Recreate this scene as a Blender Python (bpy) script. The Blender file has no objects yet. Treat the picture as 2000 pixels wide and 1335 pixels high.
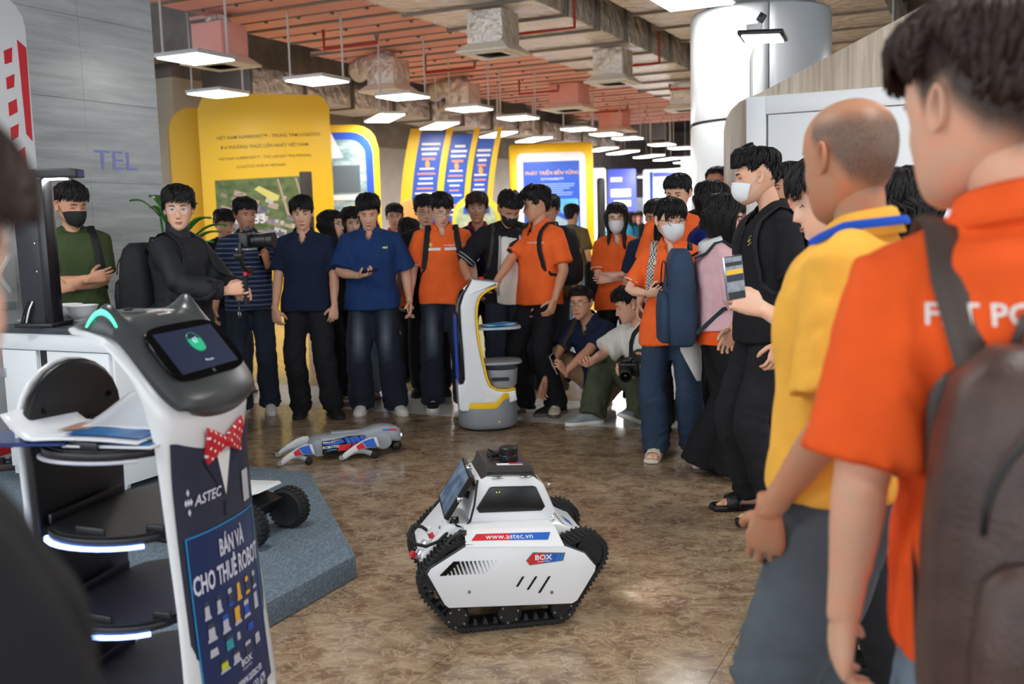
import bpy, bmesh, math, random
import numpy as np
from mathutils import Vector, Matrix, Euler
from mathutils.bvhtree import BVHTree

random.seed(7)
rng = np.random.default_rng(11)
PI = math.pi
SC = bpy.context.scene
COL = SC.collection

# ------------------------------------------------------------------ camera
def R_(d): return math.radians(d)
CAM_H, FPX = 1.48, 1950.0
_p, _r = R_(6.93), R_(1.6)
_F = Vector((0, math.cos(_p), -math.sin(_p))); _u0 = Vector((0, math.sin(_p), math.cos(_p)))
_R = Vector((1, 0, 0)) * math.cos(_r) - _u0 * math.sin(_r)
_U = _u0 * math.cos(_r) + Vector((1, 0, 0)) * math.sin(_r)
cd = bpy.data.cameras.new('camera')
cam = bpy.data.objects.new('camera', cd); COL.objects.link(cam)
cam.matrix_world = Matrix(((_R.x, _U.x, -_F.x, 0), (_R.y, _U.y, -_F.y, 0), (_R.z, _U.z, -_F.z, CAM_H), (0, 0, 0, 1)))
cd.sensor_width = 36.0; cd.lens = FPX / 2000.0 * 36.0
cd.clip_start = 0.05; cd.clip_end = 200
cd.dof.use_dof = True; cd.dof.focus_distance = 4.6; cd.dof.aperture_fstop = 3.0
SC.camera = cam

# ------------------------------------------------------------------ light
vs = SC.view_settings
vs.view_transform = 'Standard'; vs.look = 'None'; vs.gamma = 1.0; vs.use_curve_mapping = False
vs.exposure = 0.62
WORLD_STRENGTH = 2.9          # even fill light added through the side left open behind the camera
LED_STRENGTH = 24.0            # hanging LED ceiling panels
wd = bpy.data.worlds.new('world'); SC.world = wd; wd.use_nodes = True
bgn = wd.node_tree.nodes['Background']
bgn.inputs[0].default_value = (0.87, 0.94, 1.0, 1); bgn.inputs[1].default_value = WORLD_STRENGTH

# ------------------------------------------------------------------ helpers
HALL = R_(26.0)                                   # the hall runs 26 degrees to the right of the view
def hall(t, s, z=0.0):                            # t across the hall, s along it
    return Vector((t * math.cos(HALL) + s * math.sin(HALL), -t * math.sin(HALL) + s * math.cos(HALL), z))
HROT = (0, 0, -HALL)

def lin(c):
    c = c / 255.0
    return c / 12.92 if c <= 0.04045 else ((c + 0.055) / 1.055) ** 2.4
def rgb(r, g, b): return (lin(r), lin(g), lin(b), 1.0)

TMP = bpy.data.scenes.new('tmp_eval')
def evaluate(ob):
    TMP.collection.objects.link(ob)
    vl = TMP.view_layers[0]; vl.update()
    ev = ob.evaluated_get(vl.depsgraph)
    me = ev.to_mesh()
    n = len(me.vertices); V = np.empty(n * 3, np.float32); me.vertices.foreach_get('co', V); V = V.reshape(-1, 3).astype(float)
    npol = len(me.polygons); nl = len(me.loops); lt = np.empty(npol, np.int32); me.polygons.foreach_get('loop_total', lt); li = np.empty(nl, np.int32); me.loops.foreach_get('vertex_index', li)
    if npol and nl == npol * 4 and (lt == 4).all(): F = li.reshape(-1, 4).astype(int)
    else: F = [tuple(f) for f in np.split(li, np.cumsum(lt)[:-1])] if npol else []
    ev.to_mesh_clear()
    TMP.collection.objects.unlink(ob)
    return V, F

def norm(v):
    v = np.asarray(v, float); n = np.linalg.norm(v)
    return v / n if n > 1e-9 else v

class MB:
    """collects shapes; build() links them as ONE mesh object"""
    def __init__(s): s.v = []; s.f = []; s.m = []
    def add(s, V, F, m=0, M=None):
        o = len(s.v)
        if M is not None: V = [M @ Vector(p) for p in V]
        s.v.extend([tuple(float(c) for c in p) for p in V])
        s.f.extend([tuple(int(i) + o for i in f) for f in F])
        if isinstance(m, (list, np.ndarray)): s.m.extend([int(i) for i in m])
        else: s.m.extend([m] * len(F))
        return s
    def _bm(s, bm, m, M):
        bm.verts.index_update()
        s.add([v.co.copy() for v in bm.verts], [[v.index for v in f.verts] for f in bm.faces], m, M); bm.free(); return s
    def box(s, c, d, m=0, bev=0.0, seg=2, M=None, rot=None):
        bm = bmesh.new(); bmesh.ops.create_cube(bm, size=1.0)
        for v in bm.verts: v.co = Vector((v.co.x * d[0], v.co.y * d[1], v.co.z * d[2]))
        if bev > 0: bmesh.ops.bevel(bm, geom=bm.edges[:], offset=min(bev, min(d) * .49), segments=seg, affect='EDGES', profile=.5)
        T = Matrix.Translation(Vector(c))
        if rot: T = T @ Euler(rot).to_matrix().to_4x4()
        return s._bm(bm, m, (M @ T) if M is not None else T)
    def prism(s, poly, a, b, axis='y', m=0, bev=0.0, seg=2, M=None):
        bm = bmesh.new()
        def P(p, h):
            if axis == 'y': return Vector((p[0], h, p[1]))
            if axis == 'x': return Vector((h, p[0], p[1]))
            return Vector((p[0], p[1], h))
        v0 = [bm.verts.new(P(p, a)) for p in poly]; v1 = [bm.verts.new(P(p, b)) for p in poly]
        n = len(poly)
        f0 = bm.faces.new(v0); f1 = bm.faces.new(v1[::-1])
        for i in range(n): bm.faces.new((v0[(i + 1) % n], v0[i], v1[i], v1[(i + 1) % n]))
        bmesh.ops.recalc_face_normals(bm, faces=bm.faces[:])
        if bev > 0:
            es = [e for e in bm.edges if any(f in e.link_faces for f in (f0, f1))]
            bmesh.ops.bevel(bm, geom=es, offset=bev, segments=seg, affect='EDGES', profile=.5)
        return s._bm(bm, m, M)
    def cyl(s, p0, p1, r0, r1=None, n=16, m=0, M=None):
        return s.tube([p0, p1], [r0, r0 if r1 is None else r1], n, m, M=M)
    def tube(s, pts, r, n=8, m=0, closed=False, caps=True, M=None, ref=None):
        V, F = np_tube(pts, r, n, closed=closed, caps=caps, ref=ref)
        return s.add(V, F, m, M)
    def lathe(s, prof, n=32, m=0, M=None):
        V = []; F = []
        for r, z in prof:
            for i in range(n):
                a = 2 * PI * i / n; V.append((r * math.cos(a), r * math.sin(a), z))
        for j in range(len(prof) - 1):
            for i in range(n):
                k = (i + 1) % n; F.append((j * n + i, j * n + k, (j + 1) * n + k, (j + 1) * n + i))
        F.append(tuple(range(n - 1, -1, -1))); F.append(tuple((len(prof) - 1) * n + i for i in range(n)))
        return s.add(V, F, m, M)
    def ell(s, c, r, nu=14, nv=9, m=0, M=None):
        V = []; F = []
        for j in range(1, nv):
            th = PI * j / nv
            for i in range(nu):
                a = 2 * PI * i / nu
                V.append((c[0] + r[0] * math.sin(th) * math.cos(a), c[1] + r[1] * math.sin(th) * math.sin(a), c[2] + r[2] * math.cos(th)))
        V.append((c[0], c[1], c[2] + r[2])); V.append((c[0], c[1], c[2] - r[2])); T = len(V) - 2
        for j in range(nv - 2):
            for i in range(nu):
                k = (i + 1) % nu; F.append((j * nu + i, (j + 1) * nu + i, (j + 1) * nu + k, j * nu + k))
        for i in range(nu):
            k = (i + 1) % nu; F.append((T, i, k)); F.append((T + 1, (nv - 2) * nu + k, (nv - 2) * nu + i))
        return s.add(V, F, m, M)
    def loft(s, rings, m=0, caps=True, M=None, closed=True):
        n = len(rings[0]); V = [p for r in rings for p in r]; F = []
        for j in range(len(rings) - 1):
            for i in range(n if closed else n - 1):
                k = (i + 1) % n; F.append((j * n + i, j * n + k, (j + 1) * n + k, (j + 1) * n + i))
        if caps and closed:
            F.append(tuple(range(n - 1, -1, -1))); F.append(tuple((len(rings) - 1) * n + i for i in range(n)))
        return s.add(V, F, m, M)
    def build(s, name, mats, parent=None, smooth=35, loc=None, rot=None):
        me = bpy.data.meshes.new(name); me.from_pydata(s.v, [], s.f)
        if not isinstance(mats, (list, tuple)): mats = [mats]
        for mt in mats: me.materials.append(mt)
        if len(mats) > 1: me.polygons.foreach_set('material_index', s.m)
        finish(me, smooth)
        return link(name, me, parent, loc, rot)

def finish(me, smooth):
    bm = bmesh.new(); bm.from_mesh(me); bmesh.ops.recalc_face_normals(bm, faces=bm.faces[:]); bm.to_mesh(me); bm.free()
    if smooth:
        me.polygons.foreach_set('use_smooth', [True] * len(me.polygons))
        if smooth is not True and smooth < 180: me.set_sharp_from_angle(angle=R_(smooth))
    me.update()

def link(name, me, parent=None, loc=None, rot=None):
    o = bpy.data.objects.new(name, me); COL.objects.link(o)
    if parent is not None: o.parent = parent
    if loc is not None: o.location = loc
    if rot is not None: o.rotation_euler = rot
    return o
def quads(name, V, F, m, parent=None):            # fast path for a large all-quad mesh
    me = bpy.data.meshes.new(name); nv, nf = len(V), len(F)
    me.vertices.add(nv); me.vertices.foreach_set('co', np.asarray(V, np.float32).ravel()); me.loops.add(nf * 4); me.loops.foreach_set('vertex_index', np.asarray(F, np.int32).ravel())
    me.polygons.add(nf); me.polygons.foreach_set('loop_start', np.arange(0, nf * 4, 4, dtype=np.int32)); me.polygons.foreach_set('use_smooth', [True] * nf)
    me.materials.append(m); me.update(calc_edges=True); me.validate()
    return link(name, me, parent)
def tag(o, label=None, cat=None, group=None, kind=None):
    if label: o['label'] = label
    if cat: o['category'] = cat
    if group: o['group'] = group
    if kind: o['kind'] = kind
    return o
def thing(name, label, cat, loc=(0, 0, 0), rz=0.0, group=None):
    o = bpy.data.objects.new(name, None); COL.objects.link(o); o.empty_display_size = .1
    o.location = loc; o.rotation_euler = (0, 0, rz); return tag(o, label, cat, group)
def copy_tree(o, parent=None):
    c = o.copy(); COL.objects.link(c); c.parent = parent
    for ch in list(o.children): copy_tree(ch, c)
    return c

def np_tube(pts, r, n=8, closed=False, caps=True, ref=None):
    P = np.asarray([tuple(p) for p in pts], float); k = len(P)
    if np.isscalar(r): r = [r] * k
    rr = [(x, x) if np.isscalar(x) else x for x in r]
    T = np.zeros_like(P)
    for i in range(k):
        a = P[(i - 1) % k] if (closed or i > 0) else P[i]; b = P[(i + 1) % k] if (closed or i < k - 1) else P[i]
        T[i] = norm(b - a)
    ref = norm(ref) if ref is not None else (np.array([1., 0, 0]) if abs(T[0][0]) < .8 else np.array([0, 1., 0]))
    if abs(ref @ T[0]) > .93:
        for alt in ((0, 1., 0), (0, 0, 1.), (1., 0, 0)):
            if abs(np.array(alt) @ T[0]) < .7: ref = np.array(alt); break
    side = norm(ref - T[0] * (ref @ T[0])); V = []; ang = np.arange(n) * 2 * PI / n
    for i in range(k):
        side = norm(side - T[i] * (side @ T[i])); fr = np.cross(T[i], side)
        for a in ang: V.append(P[i] + side * rr[i][0] * math.cos(a) + fr * rr[i][1] * math.sin(a))
    F = []
    for j in range(k if closed else k - 1):
        j2 = (j + 1) % k
        for i in range(n):
            q = (i + 1) % n; F.append((j * n + i, j * n + q, j2 * n + q, j2 * n + i))
    if caps and not closed:
        F.append(tuple(range(n - 1, -1, -1))); F.append(tuple((k - 1) * n + i for i in range(n)))
    return V, F

def rrect(x0, y0, x1, y1, r, n=5):                # rounded rectangle outline
    out = []
    for cx, cy, a0 in ((x1 - r, y1 - r, 0), (x0 + r, y1 - r, 90), (x0 + r, y0 + r, 180), (x1 - r, y0 + r, 270)):
        for i in range(n + 1):
            a = R_(a0 + 90 * i / n); out.append((cx + r * math.cos(a), cy + r * math.sin(a)))
    return out

_txt = {}
def text_vf(txt, size, align='CENTER', xs=1.0, bold=0.0, shear=0.0):
    key = (txt, align, bold, shear)
    if key not in _txt:
        cu = bpy.data.curves.new('text', 'FONT'); cu.body = txt; cu.size = 1.0; cu.align_x = align; cu.align_y = 'CENTER'
        cu.extrude = 0.0; cu.offset = bold; cu.shear = shear; cu.resolution_u = 2; cu.fill_mode = 'BOTH'
        ob = bpy.data.objects.new('text', cu); V, F = evaluate(ob); bpy.data.objects.remove(ob); bpy.data.curves.remove(cu)
        _txt[key] = (V, F)
    V, F = _txt[key]
    V = V * size; V = V.copy(); V[:, 0] *= xs
    return V, F
def text_obj(txt, size, mat, parent, M, **kw):    # flat lettering; M maps text plane (x right, y up) to the parent's frame
    V, F = text_vf(txt, size, **kw)
    return MB().add(V, F, 0, M).build('lettering', mat, parent, smooth=0)
def frame(o, x, y):                               # matrix with origin o, x axis, y axis
    o = Vector(o); x = Vector(x).normalized(); z = x.cross(Vector(y)).normalized(); y = z.cross(x)
    return Matrix(((x.x, y.x, z.x, o.x), (x.y, y.y, z.y, o.y), (x.z, y.z, z.z, o.z), (0, 0, 0, 1)))

# ------------------------------------------------------------------ materials
_m = {}
def mat(name, col=(.5, .5, .5, 1), rough=.5, metal=0.0, emit=None, es=1.0, noise=None, bump=None, coat=0.0, alpha=None, spec=None, sheen=0.0, trans=0.0):
    """noise=(scale, other colour, stretch xyz) mottles the base colour; bump=(scale, strength)"""
    if name in _m: return _m[name]
    m = bpy.data.materials.new(name); m.use_nodes = True; nt = m.node_tree; b = nt.nodes['Principled BSDF']
    b.inputs['Base Color'].default_value = col; b.inputs['Roughness'].default_value = rough; b.inputs['Metallic'].default_value = metal
    if coat: b.inputs['Coat Weight'].default_value = coat; b.inputs['Coat Roughness'].default_value = .08
    if spec is not None: b.inputs['Specular IOR Level'].default_value = spec
    if sheen: b.inputs['Sheen Weight'].default_value = sheen; b.inputs['Sheen Roughness'].default_value = .6
    if alpha is not None: b.inputs['Alpha'].default_value = alpha
    if trans: b.inputs['Transmission Weight'].default_value = trans
    if emit: b.inputs['Emission Color'].default_value = emit; b.inputs['Emission Strength'].default_value = es
    if noise or bump:
        tc = nt.nodes.new('ShaderNodeTexCoord')
    if noise:
        sc, c2, st = noise
        mp = nt.nodes.new('ShaderNodeMapping'); mp.inputs['Scale'].default_value = st
        nt.links.new(tc.outputs['Object'], mp.inputs[0])
        nz = nt.nodes.new('ShaderNodeTexNoise'); nz.inputs['Scale'].default_value = sc; nz.inputs['Detail'].default_value = 5
        nt.links.new(mp.outputs[0], nz.inputs['Vector'])
        rp = nt.nodes.new('ShaderNodeValToRGB'); rp.color_ramp.elements[0].position = .35; rp.color_ramp.elements[1].position = .65
        rp.color_ramp.elements[0].color = col; rp.color_ramp.elements[1].color = c2
        nt.links.new(nz.outputs['Fac'], rp.inputs[0]); nt.links.new(rp.outputs[0], b.inputs['Base Color'])
    if bump:
        n2 = nt.nodes.new('ShaderNodeTexNoise'); n2.inputs['Scale'].default_value = bump[0]; n2.inputs['Detail'].default_value = 4
        nt.links.new(tc.outputs['Object'], n2.inputs['Vector'])
        bp = nt.nodes.new('ShaderNodeBump'); bp.inputs['Strength'].default_value = bump[1]; bp.inputs['Distance'].default_value = .01
        nt.links.new(n2.outputs['Fac'], bp.inputs['Height']); nt.links.new(bp.outputs[0], b.inputs['Normal'])
    _m[name] = m
    return m
def cloth(name, r, g, b, rough=.85, bump=.25):
    c = rgb(r, g, b); c2 = tuple(min(1, x * 1.15) for x in c[:3]) + (1,)
    return mat('cloth_' + name, c, rough, noise=(9, c2, (1, 1, 1)), bump=(420, bump), spec=.25)
# ------------------------------------------------------------------ procedural surface materials
def nodes(m): return m.node_tree.nodes, m.node_tree.links, m.node_tree.nodes['Principled BSDF']
def ramp(nt, stops):
    r = nt.nodes.new('ShaderNodeValToRGB'); e = r.color_ramp.elements
    while len(e) < len(stops): e.new(.5)
    for i, (p, c) in enumerate(stops): e[i].position = p; e[i].color = c
    return r
def marble(name, stops, rough, vein, scale=1.0, rot=.4):
    m = mat(name, stops[0][1], rough); n, l, b = nodes(m)
    g = n.new('ShaderNodeNewGeometry'); mp = n.new('ShaderNodeMapping'); mp.inputs['Rotation'].default_value = (0, 0, rot); mp.inputs['Scale'].default_value = (scale, scale * 1.25, scale)
    l.new(g.outputs['Position'], mp.inputs[0])
    a = n.new('ShaderNodeTexNoise'); a.inputs['Scale'].default_value = 4.6; a.inputs['Detail'].default_value = 10; a.inputs['Roughness'].default_value = .66; a.inputs['Distortion'].default_value = .5
    l.new(mp.outputs[0], a.inputs['Vector']); r = ramp(m.node_tree, stops); l.new(a.outputs['Fac'], r.inputs[0])
    v = n.new('ShaderNodeTexNoise'); v.inputs['Scale'].default_value = 7.5; v.inputs['Detail'].default_value = 8; v.inputs['Roughness'].default_value = .62; v.inputs['Distortion'].default_value = .8
    l.new(mp.outputs[0], v.inputs['Vector'])
    s = n.new('ShaderNodeMath'); s.operation = 'SUBTRACT'; s.inputs[1].default_value = .5; l.new(v.outputs['Fac'], s.inputs[0])
    ab = n.new('ShaderNodeMath'); ab.operation = 'ABSOLUTE'; l.new(s.outputs[0], ab.inputs[0])
    vr = ramp(m.node_tree, [(0, (.6, .6, .6, 1)), (.035, (0, 0, 0, 1))]); l.new(ab.outputs[0], vr.inputs[0])
    mx = n.new('ShaderNodeMix'); mx.data_type = 'RGBA'; mx.inputs['B'].default_value = vein
    l.new(vr.outputs[0], mx.inputs['Factor']); l.new(r.outputs[0], mx.inputs['A']); l.new(mx.outputs['Result'], b.inputs['Base Color'])
    return m
M_BROWN = marble('brown_marble', [(.28, rgb(92, 72, 57)), (.43, rgb(130, 106, 83)), (.55, rgb(156, 133, 106)), (.70, rgb(184, 165, 138))], .20, rgb(198, 180, 154), 1.5)
M_WHITE = marble('white_marble', [(.3, rgb(205, 204, 200)), (.7, rgb(226, 226, 222))], .12, rgb(235, 235, 232))
M_BEIGE = marble('beige_marble', [(.3, rgb(168, 142, 112)), (.55, rgb(190, 166, 136)), (.75, rgb(206, 186, 158))], .10, rgb(210, 194, 170))
M_GROUT = mat('grout', rgb(96, 82, 68), .8)

def stone():
    m = mat('grey_vein_stone', rgb(140, 148, 152), .22); n, l, b = nodes(m)
    g = n.new('ShaderNodeNewGeometry'); mp = n.new('ShaderNodeMapping'); mp.inputs['Scale'].default_value = (.55, .55, 7.0)
    l.new(g.outputs['Position'], mp.inputs[0])
    a = n.new('ShaderNodeTexNoise'); a.inputs['Scale'].default_value = 2.2; a.inputs['Detail'].default_value = 8; a.inputs['Roughness'].default_value = .62; a.inputs['Distortion'].default_value = .5
    l.new(mp.outputs[0], a.inputs['Vector'])
    r = ramp(m.node_tree, [(.25, rgb(168, 173, 176)), (.45, rgb(190, 195, 198)), (.6, rgb(205, 209, 211)), (.8, rgb(220, 223, 225))])
    l.new(a.outputs['Fac'], r.inputs[0]); l.new(r.outputs[0], b.inputs['Base Color']); return m
M_STONE = stone()
def concrete(name, c1, c2):
    m = mat(name, rgb(*c1), .9); n, l, b = nodes(m)
    g = n.new('ShaderNodeNewGeometry'); a = n.new('ShaderNodeTexNoise'); a.inputs['Scale'].default_value = 1.6; a.inputs['Detail'].default_value = 9; a.inputs['Roughness'].default_value = .65
    l.new(g.outputs['Position'], a.inputs['Vector']); r = ramp(m.node_tree, [(.3, rgb(*c1)), (.7, rgb(*c2))]); l.new(a.outputs['Fac'], r.inputs[0]); l.new(r.outputs[0], b.inputs['Base Color'])
    return m
M_CONC = concrete('concrete', (122, 116, 116), (168, 162, 160)); M_CONCD = concrete('concrete_dark', (84, 78, 80), (124, 116, 118))
M_CREAM = concrete('cream_paint', (226, 216, 200), (236, 228, 214)); M_GREYW = concrete('grey_paint', (196, 194, 194), (214, 212, 211))
def carpet():
    m = mat('grey_carpet', rgb(100, 114, 127), .95); n, l, b = nodes(m)
    g = n.new('ShaderNodeNewGeometry'); a = n.new('ShaderNodeTexNoise'); a.inputs['Scale'].default_value = 95; a.inputs['Detail'].default_value = 6; a.inputs['Roughness'].default_value = .75
    mp = n.new('ShaderNodeMapping'); mp.inputs['Scale'].default_value = (1, .45, 1); mp.inputs['Rotation'].default_value = (0, 0, .7); l.new(g.outputs['Position'], mp.inputs[0]); l.new(mp.outputs[0], a.inputs['Vector'])
    r = ramp(m.node_tree, [(.3, rgb(72, 86, 98)), (.5, rgb(98, 114, 128)), (.7, rgb(132, 148, 162))]); l.new(a.outputs['Fac'], r.inputs[0]); l.new(r.outputs[0], b.inputs['Base Color'])
    bp = n.new('ShaderNodeBump'); bp.inputs['Strength'].default_value = .5; bp.inputs['Distance'].default_value = .004; l.new(a.outputs['Fac'], bp.inputs['Height']); l.new(bp.outputs[0], b.inputs['Normal'])
    return m
M_CARPET = carpet()
def foil():
    m = mat('duct_foil', rgb(236, 230, 222), .24, metal=.55); n, l, b = nodes(m)
    g = n.new('ShaderNodeNewGeometry'); a = n.new('ShaderNodeTexNoise'); a.inputs['Scale'].default_value = 5; a.inputs['Detail'].default_value = 7; l.new(g.outputs['Position'], a.inputs['Vector'])
    bp = n.new('ShaderNodeBump'); bp.inputs['Strength'].default_value = 1.0; bp.inputs['Distance'].default_value = .16; l.new(a.outputs['Fac'], bp.inputs['Height']); l.new(bp.outputs[0], b.inputs['Normal'])
    return m
M_FOIL = foil()
M_PINK = concrete('pink_board', (232, 168, 158), (240, 182, 174)); M_STEEL = mat('galvanised_strip', rgb(120, 112, 106), .5, metal=.4)
M_RED = mat('red_pipe', rgb(168, 40, 30), .4); M_LEDF = mat('led_frame', rgb(206, 208, 206), .4)
M_LED = mat('led_diffuser', (1, 1, 1, 1), .5, emit=(1.0, .99, .94, 1), es=LED_STRENGTH)
M_WHITEP = mat('white_panel', rgb(228, 232, 236), .35); M_DARKM = mat('dark_metal', rgb(42, 42, 45), .4, metal=.3)
def wood():
    m = mat('light_oak_laminate', rgb(190, 176, 158), .5); n, l, b = nodes(m)
    tc = n.new('ShaderNodeTexCoord'); mp = n.new('ShaderNodeMapping'); mp.inputs['Scale'].default_value = (16, 16, .8); l.new(tc.outputs['Object'], mp.inputs[0])
    a = n.new('ShaderNodeTexNoise'); a.inputs['Scale'].default_value = 1.6; a.inputs['Detail'].default_value = 8; a.inputs['Distortion'].default_value = 1.0; l.new(mp.outputs[0], a.inputs['Vector'])
    r = ramp(m.node_tree, [(.3, rgb(158, 143, 127)), (.5, rgb(180, 166, 150)), (.72, rgb(200, 188, 173))]); l.new(a.outputs['Fac'], r.inputs[0]); l.new(r.outputs[0], b.inputs['Base Color']); return m
M_WOOD = wood()

# ------------------------------------------------------------------ the hall
def struct(name, mb, m, **kw): return tag(mb.build(name, m, **kw), kind='structure')
floor = struct('floor', MB().box((0, 20, -.06), (60, 76, .1)), M_GROUT, rot=HROT)
TS = .88
tile = MB().box((0, 0, -.005), (TS - .002, TS - .002, .02))
tiles = {}
def tiles_of(i0, i1, j0, j1, m):
    for i in range(i0, i1):
        for j in range(j0, j1):
            if m.name not in tiles:
                o = tile.build('floor_tile', m, floor, smooth=0); tiles[m.name] = o
            else: o = tiles[m.name].copy(); COL.objects.link(o)
            o.location = (-1.67 + TS * (i + .5), 3.06 + TS * (j + .5), -.005)
tiles_of(-7, 6, -5, 4, M_BROWN); tiles_of(-8, 4, 4, 5, M_WHITE); tiles_of(-14, 3, 5, 12, M_BEIGE)
MB().box((-8, 13.62 + 18, -.012), (50, 36, .02)).build('far_paving', M_BEIGE, floor)
struct('ceiling', MB().box((0, 20, 5.55), (60, 76, .3)), M_CONCD, rot=HROT)

wl = struct('wall_left', MB().box((-6.54, 2.6, 2.7), (.44, 7.48, 5.4)), M_CONC, rot=HROT)
pm = {}
for a, (s0, s1) in enumerate([(6.34 - .745 * (q + 1), 6.34 - .745 * q) for q in range(8)]):
    for z0 in np.arange(-.0, 5.3, .62):
        z1 = min(z0 + .62, 5.4); o = MB().box((0, 0, 0), (.024, s1 - s0 - .002, z1 - z0 - .002), bev=.001, seg=1) if z1 - z0 not in pm else None
        if o: pm[z1 - z0] = o.build('stone_slab', M_STONE, wl, smooth=0); q = pm[z1 - z0]
        else: q = pm[z1 - z0].copy(); COL.objects.link(q)
        q.location = (-6.312 + random.uniform(-.001, .001), (s0 + s1) / 2, (z0 + z1) / 2)
# end cap of the stone wall, cream pillar, far walls
pil = struct('wall_pillar', MB().box((0, 0, 2.1), (.95, 1.0, 4.2), bev=.01), M_CREAM, loc=hall(-13.85, 14.35), rot=HROT)
MB().box((0, 0, 4.8), (1.02, 1.08, 1.2), bev=.02).build('pillar_head', M_CONC, pil)
fw = struct('wall_far_left', MB().box((-14.2, 29, 1.7), (.3, 40, 3.4)), M_GREYW, rot=HROT)
MB().box((-14.1, 29, 4.4), (.5, 40, 2.0)).build('beam', M_CONC, fw)
fe = struct('wall_end', MB().box((-4, 47, 2.7), (40, .3, 5.4)), M_GREYW, rot=HROT)
MB().box((-4, 46.7, 4.4), (40, .3, 2.0)).build('beam', M_CONC, fe)
struct('wall_right', MB().box((9, 29, 2.7), (.3, 40, 5.4)), M_CONCD, rot=HROT)
for q, s_ in enumerate((12.9, 20.5, 28.0, 36.0)):
    struct('trim_%d' % (q + 1), MB().box((-12.6, s_, 4.85), (3.2, .5, 1.1)), M_CONC, rot=HROT)

# salmon insulation boards under the slab, with steel strips
pb = thing('insulation_ceiling', 'salmon pink insulation boards with steel strips under the ceiling', 'ceiling panel', hall(0, 0, 0), -HALL)
for j in range(21):
    s0 = 7.6 + j * 1.05; t0 = -9.75 - .9 * min(1, max(0, (s0 - 10) / 8)) + .15 * ((j * 7) % 3 - 1); t1 = -7.25
    MB().box(((t0 + t1) / 2, s0 + .5, 4.32), (t1 - t0, 1.035, .05), bev=.006).build('board', M_PINK, pb)
    MB().box(((t0 + t1) / 2, s0, 4.285), (t1 - t0, .07, .02)).build('strip', M_STEEL, pb)
    b = MB().box(((t0 + t1) / 2, s0 + .55, 4.29), (t1 - t0, .03, .012))
    for q in range(5): b.box((t0 + .3 + q * .55, s0 + .55, 4.275), (.03, .05, .03))
    b.build('hanger_rail', M_STEEL, pb)

def duct(name, label, t0, t1, z0, z1, s0, n, L, dz=0.0):
    d = thing(name, label, 'duct', hall(0, 0, 0), -HALL, 'foil air ducts under the ceiling')
    for j in range(n):
        a = s0 + j * L; w = .02 * ((j * 5) % 3); zz = z0 + dz * j
        MB().box(((t0 + t1) / 2, a + L / 2, (zz + z1) / 2), (t1 - t0 - w, L - .06, z1 - zz), bev=.03).build('section', M_FOIL, d)
        f = MB().box(((t0 + t1) / 2, a, (zz + z1) / 2), (t1 - t0 + .06, .05, z1 - zz + .06), bev=.004); f.build('flange', M_STEEL, d)
    return d
duct('air_duct', 'wide silver foil air duct beside the pink boards', -7.1, -5.3, 4.2, 4.75, 8.0, 17, 1.2)
duct('air_duct', 'higher silver foil air duct right of the wide one', -4.95, -3.75, 4.45, 5.05, 8.0, 15, 1.3)
duct('air_duct', 'dark sided foil duct above the round white column', -3.2, -1.6, 4.55, 5.1, 11.2, 8, 1.4)
duct('air_duct', 'low silver foil duct behind the yellow logistics panel', -12.4, -11.4, 3.75, 4.2, 13.6, 12, 1.5)

def diffuser(t, s, z, w, m, label, flex=None):
    d = thing('ceiling_diffuser', label, 'vent', hall(t, s, 0), -HALL, 'air diffusers below the ducts')
    MB().box((0, 0, z + .32), (w * .82, w * .82, .42), bev=.01).build('plenum_box', m, d)
    b = MB(); rings = []
    for q, zz in ((.42, .12), (.60, .02), (.60, 0), (.5, .0)): rings.append([(-w * q, -w * q, z + zz), (w * q, -w * q, z + zz), (w * q, w * q, z + zz), (-w * q, w * q, z + zz)])
    b.loft(rings, 0); b.build('flared_face', mat('diffuser_white', rgb(226, 220, 206), .5), d, smooth=0)
    for q in (.45, .3, .15):
        MB().box((0, 0, z - .004), (w * q * 2, w * q * 2, .012), bev=.004).build('louvre_ring', M_LEDF, d)
    if flex:
        pts = [Vector((0, 0, z + .5)) + Vector(flex) * a + Vector((0, 0, .06 * math.sin(a * PI))) for a in np.linspace(0, 1, 40)]
        MB().tube(pts, [.17 + .018 * (i % 2) for i in range(40)], 16).build('flexible_duct', M_FOIL, d, smooth=180)
diffuser(-9.35, 10.6, 3.62, .62, M_PINK, 'air diffuser with foil hose nearest the grey stone wall', (-1.0, .9, .0))
diffuser(-9.1, 14.3, 3.62, .62, M_FOIL, 'air diffuser with foil hose above the tilted lamp', (-1.0, .6, .0))
diffuser(-9.5, 17.6, 3.62, .62, M_FOIL, 'third air diffuser along the pink boards', (-1.0, .6, .0))
diffuser(-8.2, 19.9, 3.75, .8, M_PINK, 'pink air diffuser box hanging below the pink boards', None)
diffuser(-9.3, 25.7, 3.75, .8, M_PINK, 'far pink air diffuser box near the round column', None)
diffuser(-6.0, 12.0, 3.64, .62, M_FOIL, 'pale diffuser under the wide foil duct, nearest', None)
diffuser(-5.7, 15.7, 3.64, .62, M_FOIL, 'pale diffuser under the wide foil duct, middle', None)
diffuser(-5.9, 20.6, 3.64, .62, M_FOIL, 'pale diffuser under the wide foil duct, beside the column', None)

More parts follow.
